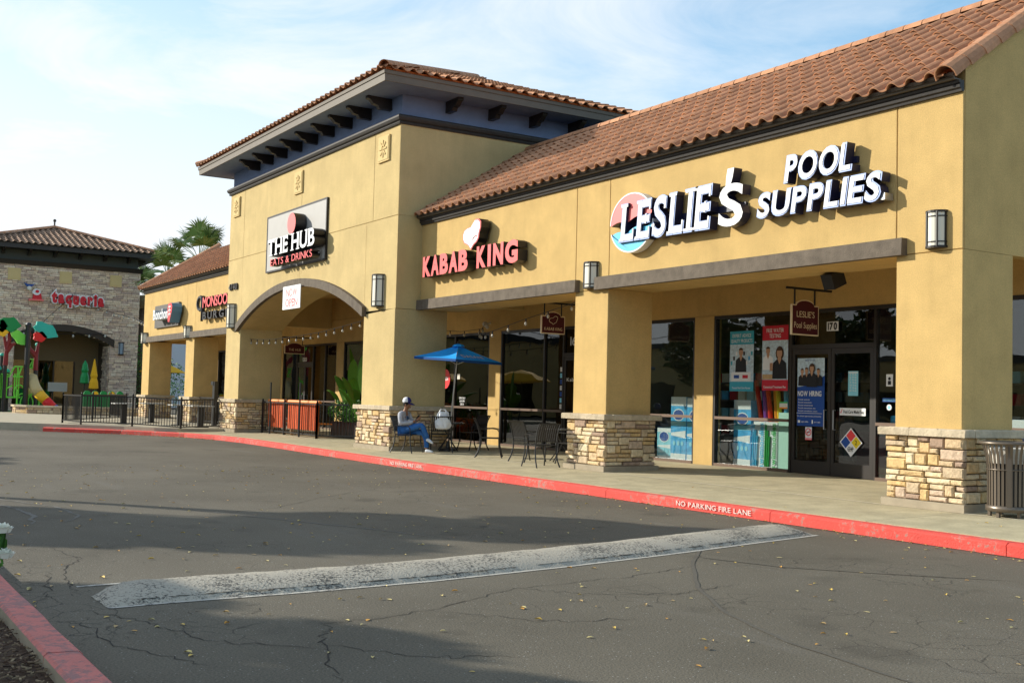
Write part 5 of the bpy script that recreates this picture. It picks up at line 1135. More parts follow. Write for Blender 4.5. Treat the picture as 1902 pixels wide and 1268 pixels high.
# ------------------------------------------------------------------ cafe furniture
def lin(mb, pts, r_, n=5): mb.tube(pts, r_, n)
def make_chair(label):
    t = thing('cafe_chair', label, 'chair', (0, 0, 0), 0, 'black slatted metal chairs outside the shops')
    for s_ in (-1, 1):
        q = MB(); lin(q, [(s_ * .245, .23, .45), (s_ * .25, .235, .28), (s_ * .262, .27, .12), (s_ * .275, .31, 0)], .016); q.obj('leg', black, t, local=True)
        q = MB(); lin(q, [(s_ * .245, -.20, .45), (s_ * .25, -.205, .30), (s_ * .262, -.25, .13), (s_ * .275, -.32, 0)], .016); q.obj('leg', black, t, local=True)
        q = MB(); lin(q, [(s_ * .245, -.20, .45), (s_ * .25, -.235, .62), (s_ * .25, -.285, .78), (s_ * .25, -.36, .90)], .016); q.obj('back_post', black, t, local=True)
        q = MB(); lin(q, [(s_ * .25, -.255, .68), (s_ * .275, -.10, .665), (s_ * .285, .08, .675), (s_ * .28, .19, .66), (s_ * .27, .235, .60), (s_ * .255, .235, .45)], .011); q.obj('armrest', black, t, local=True)
    q = MB(); lin(q, [(-.245, .23, .45), (.245, .23, .45)], .012); lin(q, [(-.245, -.20, .45), (.245, -.20, .45)], .012); lin(q, [(-.245, -.2, .45), (-.245, .23, .45)], .012); lin(q, [(.245, -.2, .45), (.245, .23, .45)], .012); q.obj('seat_frame', black, t, local=True)
    q = MB(); lin(q, [(-.25, -.355, .892), (.25, -.355, .892)], .012); lin(q, [(-.247, -.215, .53), (.247, -.215, .53)], .010); q.obj('back_rail', black, t, local=True)
    sm = MB(); sm.box(-.019, .019, -.2, .23, .452, .460); sme = sm.mesh('seat_slat', black)
    bm_ = MB()
    P_ = [(-.215, .53), (-.245, .66), (-.285, .78), (-.335, .875), (-.385, .905)]
    for i in range(4): bm_.obox((0, (P_[i][0] + P_[i + 1][0]) / 2, (P_[i][1] + P_[i + 1][1]) / 2), (.019, 0, 0), (0, (P_[i + 1][0] - P_[i][0]) / 2, (P_[i + 1][1] - P_[i][1]) / 2), (0, .004, .001))
    bme = bm_.mesh('back_slat', black)
    for i in range(9):
        x = -.20 + i * .05; inst(sme, 'seat_slat', t, (x, 0, 0), world=False); inst(bme, 'back_slat', t, (x, 0, 0), world=False)
    return t
def face(dx, dy): return math.atan2(-dx, dy)       # turn local +y to this heading
GC = 'black slatted metal chairs outside the shops'
ch0 = make_chair('black slatted chair that the man in the cap sits on'); CH = (-25.28, -.72); CF = face(.85, .53); ch0.location = (*CH, zs(CH[1])); ch0.rotation_euler = (0, 0, CF)
for (x, y, dx, dy, lb) in ((-25.12, .12, -.9, .35, 'black chair below the blue parasol with the white plastic bag over its back'),
                           (-25.62, 1.35, .1, -1, 'black chair in the shade behind the parasol table, turned to the windows'),
                           (-22.90, .22, .55, .83, 'black chair standing alone between the two tables, seen from its side'),
                           (-21.25, .22, -.12, 1, 'black chair at the left front of the second table, seen from behind'),
                           (-19.75, -.42, -1, .05, 'nearest black chair, in front of the stone pillar base, seat towards the left'),
                           (-20.05, .62, -1, .1, 'black chair behind the nearest one, half hidden beside the stone pillar')):
    copy_thing(ch0, (x, y, zs(y)), face(dx, dy), lb)
def table(x, y, label, pole=False):
    t = thing('cafe_table', label, 'table', (x, y, zs(y)), R(20), 'round black cafe tables')
    q = MB(); q.lathe([(.40, .70), (.41, .712), (.40, .724)], n=24); q.obj('tabletop', mat('table_top_metal', (.20, .20, .19), .25, metal=.6, spec=.6), t, local=True)
    q = MB(); q.lathe([(.385, .685), (.385, .699)], n=24); q.obj('rim', black, t, local=True)
    for a in (0, 90):
        c, s_ = math.cos(R(a)), math.sin(R(a))
        for sg in (-1, 1):
            q = MB(); lin(q, [(c * .34 * sg, s_ * .34 * sg, 0), (c * .05 * sg, s_ * .05 * sg, .32), (-c * .28 * sg, -s_ * .28 * sg, .69)], .013); q.obj('leg', black, t, local=True)
    return t
table(-25.62, .62, 'round cafe table with the parasol pole through it, beside the seated man'); table(-20.95, .95, 'round cafe table between the chairs left of the middle pillar')
# parasol
ux = Vector((.53, .848, 0)); uy = Vector((-.848, .53, 0)); TPx = Vector((-25.62, .62, zs(.6)))
TOPP = Vector((-25.36, .70, 2.80))
t = thing('parasol', 'open blue square parasol with white lettering over the cafe table', 'parasol', tuple(TPx))
q = MB(); q.lathe([(.23, 0), (.23, .05), (.06, .08), (.04, .25)], (TPx.x, TPx.y, TPx.z), 16); q.obj('base', black, t)
q = MB(); q.tube([TPx + Vector((0, 0, .05)), TPx.lerp(TOPP, .62)], .022, 10); q.tube([TPx.lerp(TOPP, .60), TOPP], .018, 10); q.obj('pole', silver, t)
rad = 1.12; cor = []
for k, (d, zc) in enumerate(((-ux, 2.50), (-uy, 2.42), (ux, 2.385), (uy, 2.47))): p = TOPP + d * rad; cor.append(Vector((p.x, p.y, zc)))
blue = mat('parasol_blue', (0.025, 0.36, 0.88), 0.75, var=.12, vscale=3, spec=.15); dblue = mat('parasol_hem', (0.008, 0.07, 0.25), .8)
for k in range(4):
    a, b = cor[k], cor[(k + 1) % 4]; q = MB(); n = 8; vs = []; fs = []
    for i in range(n + 1):
        for j in range(n + 1):
            u = i / n; v = j / n; e_ = a.lerp(b, v); p = TOPP.lerp(e_, u); p = p + Vector((0, 0, -.055 * math.sin(math.pi * u) * (.3 + math.sin(math.pi * v))))
            vs.append(p)
    for i in range(n):
        for j in range(n): fs.append((i * (n + 1) + j, i * (n + 1) + j + 1, (i + 1) * (n + 1) + j + 1, (i + 1) * (n + 1) + j))
    q.add(vs, fs); q.obj('canopy_panel', blue, t, norm=False, smooth=True)
    q = MB(); q.obox((a + b) / 2 + Vector((0, 0, -.03)), (b - a) / 2, (0, 0, .03), ((b - a).cross(Vector((0, 0, 1))).normalized() * .004)); q.obj('hem', dblue, t)
    q = MB(); q.tube([TOPP + Vector((0, 0, -.03)), a + Vector((0, 0, -.015))], .009, 5); q.obj('rib', silver, t)
    q = MB(); q.tube([TPx.lerp(TOPP, .82), TOPP.lerp(a, .5) + Vector((0, 0, -.05))], .008, 5); q.obj('strut', silver, t)
q = MB(); q.lathe([(.17, .0), (.13, .045), (.03, .07)], (TOPP.x, TOPP.y, TOPP.z - .03), 8); q.obj('vent_cap', blue, t)
q = MB(); q.lathe([(.02, 0), (.035, .03), (.03, .06), (.01, .085)], (TOPP.x, TOPP.y, TOPP.z + .03), 8); q.obj('finial', dark, t)
# lettering on the right hand panel (DASANI)
a, b = cor[1], cor[2]; os_ = letters('DASANI', -.36, .36, 0, .15, 0, 0, (offwhite, offwhite), t, name='lettering', flat=True, split=False, bold=.01, serif=True)
m_ = (a + b) / 2; xd = (b - a).normalized(); ud = (TOPP - m_).normalized(); nd = xd.cross(ud).normalized(); nd = nd if nd.z > 0 else -nd
base = worldloc(t)
for v in os_[0].data.vertices:
    u_ = v.co.x + base.x; h_ = v.co.z + base.z; v.co = m_ + xd * (u_ - .0) + ud * (h_ + .22) + nd * .0 - Vector((0, 0, .028)) - base
os_[0].data.update()
# plastic bag over the chair back
q = MB(); rnd = random.Random(8); n = 26; bagc = Vector((-24.92, .06, 0)); d1 = Vector((.35, .93, 0)); d2 = Vector((.93, -.35, 0)); z0 = zs(0)
prof_ = [(.10, .58, .04), (.17, .61, .09), (.20, .68, .10), (.205, .75, .10), (.185, .83, .09), (.15, .90, .07), (.125, .96, .05), (.12, 1.00, .035), (.09, 1.02, .02)]
vs = []; fs = []
for (w_, z, dp) in prof_:
    for j in range(n):
        a = 2 * math.pi * j / n; k = 1 + (.04 + .30 * max(0, z - .75)) * math.sin(a * 6 + z * 2) + .07 * math.sin(a * 3 - z * 17) + rnd.uniform(-.08, .08); p = bagc + d1 * (math.cos(a) * w_ * k) + d2 * (math.sin(a) * dp * k + .06); vs.append((p.x, p.y, z0 + z))
for i in range(len(prof_) - 1):
    for j in range(n): fs.append((i * n + j, i * n + (j + 1) % n, (i + 1) * n + (j + 1) % n, (i + 1) * n + j))
fs.append(tuple(range(n - 1, -1, -1)))
q.add(vs, fs)
for s_ in (-1, 1): p = bagc + d1 * (.05 * s_) + d2 * .06; q.tube([(p.x + d1.x * .03 * s_, p.y + d1.y * .03 * s_, z0 + .98), (p.x + d1.x * .02 * s_, p.y + d1.y * .02 * s_, z0 + 1.05), (p.x, p.y, z0 + 1.075), (bagc.x, bagc.y + .06, z0 + 1.06)], [.028, .016, .012, .01], 6)
tag(q.obj('plastic_bag', mat('bag_white', (.78, .79, .80), .45, spec=.5), smooth=False), 'white plastic carrier bag hung over the chair back under the parasol', 'bag')

# ------------------------------------------------------------------ seated man
def skin_obj(name, chains, mt, parent, sub=2, root=0):
    """chains: list of [(point, radius), ...]; points that coincide are welded"""
    vs = []; rs = []; es = []; key = {}
    for ch in chains:
        prev = None
        for p, r_ in ch:
            k = tuple(round(c, 4) for c in p)
            if k not in key: key[k] = len(vs); vs.append(p); rs.append(r_)
            i = key[k]
            if prev is not None and prev != i: es.append((prev, i))
            prev = i
    me = bpy.data.meshes.new(name); me.from_pydata(vs, es, []); o = bpy.data.objects.new(name, me); C.objects.link(o)
    md = o.modifiers.new('s', 'SKIN'); lay = me.skin_vertices[0].data if me.skin_vertices else None
    if lay is None:
        bm = bmesh.new(); bm.from_mesh(me); bm.verts.layers.skin.verify(); bm.to_mesh(me); bm.free(); lay = me.skin_vertices[0].data
    for i, r_ in enumerate(rs):
        lay[i].radius = r_ if isinstance(r_, tuple) else (r_, r_); lay[i].use_root = (i == root)
    md.use_smooth_shade = True; md.branch_smoothing = .4
    if sub: m2 = o.modifiers.new('u', 'SUBSURF'); m2.levels = sub; m2.render_levels = sub
    bpy.context.view_layer.update(); me2 = bpy.data.meshes.new_from_object(o.evaluated_get(bpy.context.evaluated_depsgraph_get())); bpy.data.objects.remove(o)
    me2.materials.clear(); me2.materials.append(mt); me2.polygons.foreach_set('use_smooth', [True] * len(me2.polygons))
    o = bpy.data.objects.new(name, me2); C.objects.link(o); o.parent = parent; return o
man = thing('person', 'man in a grey long sleeved shirt, blue jeans and white cap looking at his phone', 'person', (*CH, zs(CH[1])), CF)
hipR, hipL = (.10, -.06, .53), (-.10, -.06, .53); kR, kL = (.03, .42, .70), (-.11, .40, .50); aR, aL = (-.08, .53, .36), (-.10, .50, .10)
pel = (0, -.07, .54); ch_ = (0, -.13, .80); ne = (0, -.08, 1.03); shR, shL = (.18, -.10, .97), (-.18, -.10, .97)
elR, elL = (.25, -.03, .72), (-.25, 0, .73); wrR, wrL = (.07, .21, .77), (-.03, .24, .80)
# body: one continuous surface with head, arms, hands and legs
hand = []
def fingers(w0, dirn, side, tip):
    o = []
    for k in range(4):
        off_ = (k - 1.5) * .019; b_ = (w0[0] + side[0] * off_ + dirn[0] * .07, w0[1] + side[1] * off_ + dirn[1] * .07, w0[2] + side[2] * off_ + dirn[2] * .07)
        L_ = (.032, .038, .036, .028)[k]; m_ = tuple(b_[i] + dirn[i] * L_ for i in range(3)); e_ = tuple(m_[i] + tip[i] * L_ for i in range(3)); o.append([(w0, .022), (b_, .010), (m_, .009), (e_, .0075)])
    th = tuple(w0[i] + side[i] * -.035 + dirn[i] * .035 for i in range(3)); te = tuple(th[i] + tip[i] * .03 + dirn[i] * .015 for i in range(3)); o.append([(w0, .022), (th, .011), (te, .009)])
    return o
palmR = (.045, .255, .80); palmL = (-.01, .285, .83)
skin_obj('body', [[(pel, .12), ((0, -.11, .66), .115), (ch_, .13), ((0, -.11, .94), .11), (ne, .055), ((0, -.045, 1.09), .05), ((0, -.02, 1.17), (.078, .092)), ((0, -.03, 1.25), (.075, .088))],
                  [((0, -.11, .94), .11), (shR, .06), (elR, .043), (wrR, .028), (palmR, .034)], [((0, -.11, .94), .11), (shL, .06), (elL, .043), (wrL, .028), (palmL, .034)],
                  [(pel, .12), (hipR, .09), (kR, .06), (aR, .04)], [(pel, .12), (hipL, .09), (kL, .06), (aL, .04)]], skinm, man)
hm = mat('skin_tone_hands', (0.30, 0.14, 0.075), 0.55)
for pp_, sd in ((palmR, (-.4, 0, .9)), (palmL, (.4, 0, .9))):
    fl = fingers(pp_, (-.15 if sd[0] < 0 else .1, .75, .5), sd, (-.5 if sd[0] < 0 else .5, .2, .6)); skin_obj('hand', fl, skinm, man, 1)
# face details
q = MB(); q.ball((0, .066, 1.175), .014, .024, .022, 8, 6); 
for s_ in (-1, 1): q.ball((s_ * .078, -.03, 1.185), .012, .022, .032, 8, 6)
q.ball((0, .052, 1.115), .03, .022, .02, 8, 6); q.obj('nose_ears_chin', skinm, man, local=True, smooth=True)
q = MB()
for s_ in (-1, 1): q.ball((s_ * .03, .062, 1.20), .010, .006, .006, 6, 4)
q.ball((0, .068, 1.135), .02, .006, .005, 6, 4); q.obj('eyes_mouth', hairm, man, local=True)
q = MB(); q.ball((0, -.045, 1.21), .092, .098, .085, 14, 9); q.obj('hair', hairm, man, local=True, smooth=True)
capw = mat('cap_white', (.75, .75, .76), .8); capn = mat('cap_navy', (.03, .03, .16), .8)
q = MB(); vs = []; n = 18; rings = [(.104, 1.245), (.106, 1.275), (.098, 1.315), (.075, 1.35), (.04, 1.368), (.004, 1.374)]
for (rr, z) in rings:
    for j in range(n): a = 2 * math.pi * j / n; vs.append((rr * math.cos(a), -.035 + rr * 1.06 * math.sin(a) + .10 * (1.27 - z) * .6, z))
fs = [(i * n + j, i * n + (j + 1) % n, (i + 1) * n + (j + 1) % n, (i + 1) * n + j) for i in range(len(rings) - 1) for j in range(n)]
q.add(vs, fs); q.m = [1 if (R(35) < 2 * math.pi * ((k % n) + .5) / n < R(145)) else 0 for k in range(len(fs))]
q.obj('cap', [capw, capn], man, local=True, smooth=True)
q = MB(); q.prism([(-.085, .045), (.085, .045), (.078, .12), (.045, .165), (0, .178), (-.045, .165), (-.078, .12)], 1.232, 1.242, 'z')
q.v = [(x, y, z - (y - .05) * .45 - abs(x) * .15) for x, y, z in q.v]; q.obj('cap_brim', capn, man, local=True)
shirt = mat('grey_shirt', (.42, .43, .47), .9, var=.12, vscale=9, bump=.3, bscale=25); jeans = mat('blue_jeans', (.03, .13, .38), .85, var=.25, vscale=9, bump=.3, bscale=30)
skin_obj('shirt', [[((0, -.07, .55), (.15, .12)), ((0, -.12, .68), (.155, .135)), ((0, -.135, .82), (.165, .14)), ((0, -.115, .95), (.14, .11)), ((0, -.09, 1.01), (.075, .07))],
                   [((0, -.115, .95), (.14, .11)), (shR, .078), ((.225, -.08, .84), .066), (elR, .058), ((.14, .11, .745), .05), (wrR, .040)], [((0, -.115, .95), (.14, .11)), (shL, .078), ((-.225, -.06, .84), .066), (elL, .058), ((-.13, .12, .765), .05), (wrL, .040)]], shirt, man)
q = MB(); q.prism(ell(.03, .86, .055, .05), .012, .016, 'y'); q.v = [(x, y + .005 - (z - .86) * .35, z) for x, y, z in q.v]; q.obj('shirt_print', mat('print_grey', (.08, .12, .2), .8), man, local=True)
skin_obj('jeans', [[((0, -.08, .55), (.15, .12)), ((.09, -.05, .54), .108), ((.07, .18, .62), .092), (kR, .078), ((.0, .49, .55), .066), ((-.065, .525, .42), .058), (aR, .055)],
                   [((0, -.08, .55), (.15, .12)), ((-.09, -.05, .54), .108), ((-.10, .18, .53), .092), (kL, .078), ((-.11, .47, .34), .066), ((-.10, .50, .18), .062), ((-.10, .50, .13), .062)]], jeans, man)
shoe = mat('shoe_white', (.66, .68, .70), .6); sole = mat('shoe_sole', (.5, .38, .25), .7)
skin_obj('shoe', [[((-.10, .46, .055), (.045, .05)), ((-.10, .54, .065), (.047, .05)), ((-.10, .63, .05), (.045, .036)), ((-.10, .70, .04), (.038, .028))]], shoe, man)
skin_obj('shoe', [[((-.07, .50, .345), (.045, .05)), ((-.07, .57, .33), (.046, .048)), ((-.06, .65, .285), (.045, .036)), ((-.05, .71, .25), (.036, .028))]], shoe, man)
q = MB(); q.prism([(-.15, .42), (-.05, .42), (-.055, .72), (-.10, .745), (-.145, .72)], .002, .022, 'z'); q.obj('shoe_sole', sole, man, local=True)
q = MB(); q.obox((.01, .285, .875), (.036, 0, 0), (0, .045, .06), (0, .004, -.003)); tag(q.obj('phone', black, None, local=True), 'black phone in the hands of the seated man', 'phone')
ph = bpy.data.objects['phone']; ph.location = man.location; ph.rotation_euler = (0, 0, CF)

# ------------------------------------------------------------------ litter bin
bx_, by_ = -9.32, .12; bz = zs(by_); BR = mat('bin_bronze', (.15, .12, .09), .35, metal=.5, spec=.6)
t = thing('litter_bin', 'round bronze slatted litter bin beside the near stone pillar', 'bin', (bx_, by_, bz)); ns = 34
prof_b = [(.285, .13), (.288, .45), (.292, .66), (.31, .80), (.35, .93), (.375, .965)]
sl_ = MB()
for i in range(len(prof_b) - 1):
    (r0, z0), (r1, z1) = prof_b[i], prof_b[i + 1]; w_ = .0165; d_ = .005
    sl_.add([(r0, -w_, z0), (r0, w_, z0), (r1, w_, z1), (r1, -w_, z1), (r0 - d_, -w_, z0), (r0 - d_, w_, z0), (r1 - d_, w_, z1), (r1 - d_, -w_, z1)], [(0, 1, 2, 3), (7, 6, 5, 4), (0, 3, 7, 4), (1, 5, 6, 2)])
slm = sl_.mesh('slat', BR)
for i in range(ns): inst(slm, 'slat', t, (0, 0, 0), rot=(0, 0, 2 * math.pi * i / ns), world=False)
for (r0, z0, r1, nm) in ((.375, .965, .014, 'top_ring'), (.292, .11, .03, 'base_ring'), (.300, .62, .008, 'middle_ring')):
    q = MB()
    if nm == 'base_ring': q.lathe([(.285, .07), (.305, .075), (.305, .145), (.285, .15)], n=34)
    else: q.tube([(r0 * math.cos(a), r0 * math.sin(a), z0) for a in [2 * math.pi * i / 34 for i in range(35)]], r1 if nm != 'top_ring' else .022, 7, cap=False)
    q.obj(nm, BR, t, local=True, smooth=True)
q = MB(); q.lathe([(.24, .10), (.25, .12), (.255, .86), (.245, .86), (.23, .2)], n=24); q.obj('liner', black, t, local=True)
q = MB(); q.lathe([(.262, .70), (.275, .80), (.28, .90), (.25, .90)], n=24); q.obj('liner_bag', offwhite, t, local=True)
for a in (30, 150, 210, 270, 330): q = MB(); q.box(.25 * math.cos(R(a)) - .02, .25 * math.cos(R(a)) + .02, .25 * math.sin(R(a)) - .02, .25 * math.sin(R(a)) + .02, 0, .075); q.obj('foot', BR, t, local=True)
q = MB(); q.obox((.300 * math.cos(R(-58)), .300 * math.sin(R(-58)), .55), (-.03 * math.sin(R(-58)), .03 * math.cos(R(-58)), 0), (0, 0, .41), (.005 * math.cos(R(-58)), .005 * math.sin(R(-58)), 0)); q.obj('hinge_plate', BR, t, local=True)

# ------------------------------------------------------------------ railings
def railing(pts, h, label, zf, name='metal_railing', posts=True, gap=.115, cat='railing', low=.10):
    t = thing(name, label, cat, (*pts[0], zf(*pts[0])))
    bar = MB(); bar.box(-.008, .008, -.008, .008, low, h - .04); barm = bar.mesh('bar', black)
    for i in range(len(pts) - 1):
        a, b = Vector(pts[i]), Vector(pts[i + 1]); L_ = (b - a).length; n = max(2, round(L_ / gap)); za, zb = zf(*a), zf(*b); ang = math.atan2((b - a).y, (b - a).x)
        for hh, tk in ((h - .03, .022), (low, .018)):
            q = MB(); q.obox(((a.x + b.x) / 2, (a.y + b.y) / 2, (za + zb) / 2 + hh), ((b.x - a.x) / 2, (b.y - a.y) / 2, (zb - za) / 2), tuple(Vector((-(b - a).y, (b - a).x, 0)).normalized() * .02), (0, 0, tk)); q.obj('rail', black, t)
        for k in range(1, n): p = a.lerp(b, k / n); inst(barm, 'bar', t, (p.x, p.y, za + (zb - za) * k / n), rot=(0, 0, ang))
    for p in pts:
        if posts: z = zf(*p); q = MB(); q.box(p[0] - .03, p[0] + .03, p[1] - .03, p[1] + .03, z, z + h + .02); q.ball((p[0], p[1], z + h + .05), .035, n=8, m=5); q.obj('post', black, t)
    return t
pz = lambda x, y: .17
pz2 = lambda x, y: .17 if x < -39.3 else .11
railing([(-44.6, -5.2), (-42.6, -4.95), (-41.0, -3.55), (-39.25, -2.35), (-39.85, -.55)], 1.06, 'black metal railing round the patio corner in front of the far left wing', pz2)
railing([(-44.6, -5.2), (-47.2, -3.6), (-50.2, -1.6), (-54.0, -1.4)], 1.06, 'black metal railing along the far side of the patio before the play area', pz)
railing([(-46.9, .1), (-44.2, .5), (-42.9, .4)], 1.06, 'short black railing between the pillars of the left wing', pz)
hz = lambda x, y: zs(y)
railing([(-37.75, .02), (-35.84, .08), (-32.9, .02)], 1.08, 'black railing in front of the orange slatted benches under the arch', hz, gap=.16)
railing([(-32.9, .02), (-31.4, 1.1), (-30.2, 1.3)], 1.08, 'black railing turning in beside the planter under the arch', hz)
# orange slatted bench backs
def bench(x0, x1, y, label, z0=.22, z1=1.10):
    t = thing('slatted_bench', label, 'bench', ((x0 + x1) / 2, y, zs(y))); n = max(3, int((x1 - x0) / .105)); sm = MB(); sm.box(-.036, .036, -.012, .012, z0, z1 - .03); me = sm.mesh('slat', orange_w)
    for i in range(n): inst(me, 'slat', t, (x0 + (i + .5) * (x1 - x0) / n, y, zs(y)))
    q = MB(); q.tube([(x0 - .02, y + .02, zs(y) + z1), (x1 + .02, y + .02, zs(y) + z1)], .055, 8); q.obj('top_rail', orange_r, t)
    q = MB(); q.box(x0, x1, y + .03, y + .45, zs(y) + .42, zs(y) + .46); q.obj('seat', orange_r, t)
    for xx in (x0 + .2, x1 - .2): q = MB(); q.box(xx - .04, xx + .04, y + .02, y + .10, zs(y), zs(y) + .42); q.obj('leg', wood, t)
bench(-37.55, -35.95, .16, 'left orange slatted bench behind the railing under the arch'); bench(-35.7, -33.1, .16, 'right orange slatted bench behind the railing under the arch')
bench(-32.9, -31.7, 1.6, 'low orange slatted bench in the shade before the planter', z1=.62)
for x in (-36.8, -34.15): q = MB(); q.tube([(x, -.06, zs(0)), (x, -.06, zs(0) + 1.72)], .028, 8); q.tube([(x, -.06, zs(0) + .02), (x, -.06, zs(0) + .42)], .034, 8); tag(q.obj('light_pole', black), ('left' if x < -36 else 'right') + ' thin black pole standing at the orange benches', 'pole')
# posts and tables of the left patio
def patio_table(x, y, label):
    t = thing('patio_table', label, 'table', (x, y, .17), 0, 'square patio tables behind the left railing'); sbox('tabletop', x - .38, x + .38, y - .38, y + .38, .17 + .74, .17 + .78, mat('pale_top', (.42, .41, .38), .5), t); sbox('pedestal', x - .09, x + .09, y - .09, y + .09, .17, .909, black, t); sbox('foot_plate', x - .25, x + .25, y - .25, y + .25, .17, .20, black, t)
for x, y, lb in ((-43.8, -3.2, 'square patio table nearest the far corner post of the railing'), (-42.4, -1.5, 'square patio table in front of the second pillar'), (-45.6, -1.7, 'square patio table between the two left wing pillars'), (-40.5, -1.3, 'square patio table beside the tower pier')): patio_table(x, y, lb)
q = MB(); q.box(-42.05, -41.8, -.42, -.28, .12, 1.83); q.box(-42.2, -41.9, -.44, -.26, 1.70, 1.84); q.box(-41.95, -41.87, -.46, -.43, .9, 1.2); mp_ = tag(q.obj('menu_post', black), 'tall black menu post with small lights before the tower pier', 'post')
# string lights
bulb_m = mat('bulb_glass', (.42, .40, .34), .12, spec=.9)
def string(pts, n, label, drop=.11, rb=.028, r_=.008):
    t = thing('string_lights', label, 'string lights', pts[0]); P_ = [Vector(p) for p in pts]; q = MB(); q.tube(P_, r_, 4); q.obj('cable', black, t); tot = [0]
    for i in range(1, len(P_)): tot.append(tot[-1] + (P_[i] - P_[i - 1]).length)
    for k in range(n):
        s_ = tot[-1] * (k + .5) / n; i = max(j for j in range(len(tot)) if tot[j] <= s_); i = min(i, len(P_) - 2); p = P_[i].lerp(P_[i + 1], (s_ - tot[i]) / (tot[i + 1] - tot[i]))
        q = MB(); q.ball((p.x, p.y, p.z - drop), rb, rb, rb * 1.35, 7, 5); b_ = q.obj('bulb', bulb_m, t, smooth=True); q = MB(); q.tube([(p.x, p.y, p.z), (p.x, p.y, p.z - drop + rb)], .016, 5); q.obj('socket', black, t)
string([(-39.0, -.35, 3.40), (-38.2, -.35, 3.30), (-37.3, -.35, 3.26), (-36.0, -.35, 3.23), (-34.6, -.35, 3.25), (-33.2, -.35, 3.28), (-31.8, -.35, 3.33), (-30.3, -.35, 3.43), (-28.9, -.35, 3.54), (-28.2, -.35, 3.62)], 18, 'string of clear bulbs swagged across the tower arch', rb=.034, drop=.13)
string([(-28.15, .0, 3.35), (-28.7, .8, 3.05), (-29.6, 1.8, 2.9), (-31.2, 2.8, 2.95)], 9, 'second string of bulbs running back from the right pier of the arch', rb=.04)
string([(-30.5, D - .15, 3.5), (-29.4, D - .15, 3.42), (-28.2, D - .15, 3.46), (-27.9, D - .15, 3.56)], 3, 'short string of bulbs above the window behind the parasol', rb=.04)
string([(-27.8, D - .3, 3.55), (-26.4, 1.9, 3.2), (-24.2, .9, 3.1), (-22.2, .6, 3.3), (-19.6, .5, 3.62)], 9, 'string of bulbs crossing the arcade behind the maroon hat sign', rb=.035)

# ------------------------------------------------------------------ plants under the arch
def bigleaf(q, base, tip, wd, droop=.15, n=7):
    b, e_ = Vector(base), Vector(tip); d = e_ - b; side = d.cross(Vector((0, 0, 1))); side = side.normalized() if side.length > 1e-3 else Vector((1, 0, 0)); vs = []
    for i in range(n + 1):
        u = i / n; c = b + d * u + Vector((0, 0, -droop * u * u + .08 * math.sin(u * 3.1))); w_ = wd * math.sin(math.pi * min(.98, .06 + u * .93)) ** .7
        vs += [c + side * w_ + Vector((0, 0, -.25 * w_)), c, c - side * w_ + Vector((0, 0, -.25 * w_))]
    fs = []
    for i in range(n): fs += [(3 * i, 3 * i + 1, 3 * i + 4, 3 * i + 3), (3 * i + 1, 3 * i + 2, 3 * i + 5, 3 * i + 4)]
    q.add(vs, fs)
t = thing('banana_plant', 'tall broad leaved plant behind the railing under the arch', 'plant', (-34.2, 1.9, .2)); rnd = random.Random(3)
for (tx, ty, tz, wd) in ((-35.3, 1.6, 2.4, .16), (-34.7, 2.4, 3.2, .17), (-33.6, 1.5, 2.9, .17), (-33.2, 2.2, 2.1, .16), (-34.0, 1.2, 2.0, .15), (-32.9, 1.2, 2.3, .2), (-32.5, 1.0, 1.95, .22), (-35.0, 1.2, 1.9, .14), (-34.4, 1.7, 3.3, .15)):
    bs = Vector((-34.1 + rnd.uniform(-.2, .2), 1.8 + rnd.uniform(-.2, .2), .5)); tp = Vector((tx, ty, tz)); md = bs.lerp(tp, .45)
    q = MB(); q.tube([bs, md], [.025, .012], 5); q.obj('stalk', banana_g, t); q = MB(); bigleaf(q, md, tp, wd * .95, .3); q.obj('leaf', banana_g, t, norm=False)
t = thing('banana_plant', 'sunlit bright green broad leaves beside the right pier of the arch', 'plant', (-31.2, .55, .2))
for (tx, ty, tz, wd) in ((-31.6, .25, 2.25, .22), (-31.5, .1, 1.9, .24), (-30.9, .6, 2.6, .2), (-31.9, .5, 1.75, .18)):
    bs = Vector((-31.0, .7, .4)); tp = Vector((tx, ty, tz)); md = bs.lerp(tp, .5); q = MB(); q.tube([bs, md], [.025, .012], 5); q.obj('stalk', banana_g, t); q = MB(); bigleaf(q, md, tp, wd * .9, .25); q.obj('leaf', banana_g, t, norm=False)
def leafcloud(q, c, rad, n, s_, rnd, shell=.35):
    for k in range(n):
        while True:
            v = Vector((rnd.uniform(-1, 1), rnd.uniform(-1, 1), rnd.uniform(-1, 1)))
            if shell < v.length < 1: break
        p = Vector(c) + Vector((v.x * rad[0], v.y * rad[1], v.z * rad[2])); a = Vector((rnd.uniform(-1, 1), rnd.uniform(-1, 1), rnd.uniform(-.6, .8))).normalized(); b_ = a.cross(Vector((rnd.uniform(-1, 1), rnd.uniform(-1, 1), rnd.uniform(-1, 1)))).normalized(); z = s_ * rnd.uniform(.6, 1.4)
        q.add([p - a * z, p + b_ * z * .5, p + a * z, p - b_ * z * .5], [(0, 1, 2, 3)])
t = thing('planter', 'dark planter box of low green shrubs between the benches and the arch pier', 'planter', (-32.6, 1.1, .15)); sbox('planter_box', -34.0, -31.6, .95, 1.35, .13, .62, dark, t)
q = MB(); rnd = random.Random(4)
for x in (-33.8, -33.3, -32.8, -32.3, -31.8): leafcloud(q, (x, 1.1, .95), (.42, .32, .36), 420, .04, rnd)
q.obj('foliage', bush_g, t, norm=False)
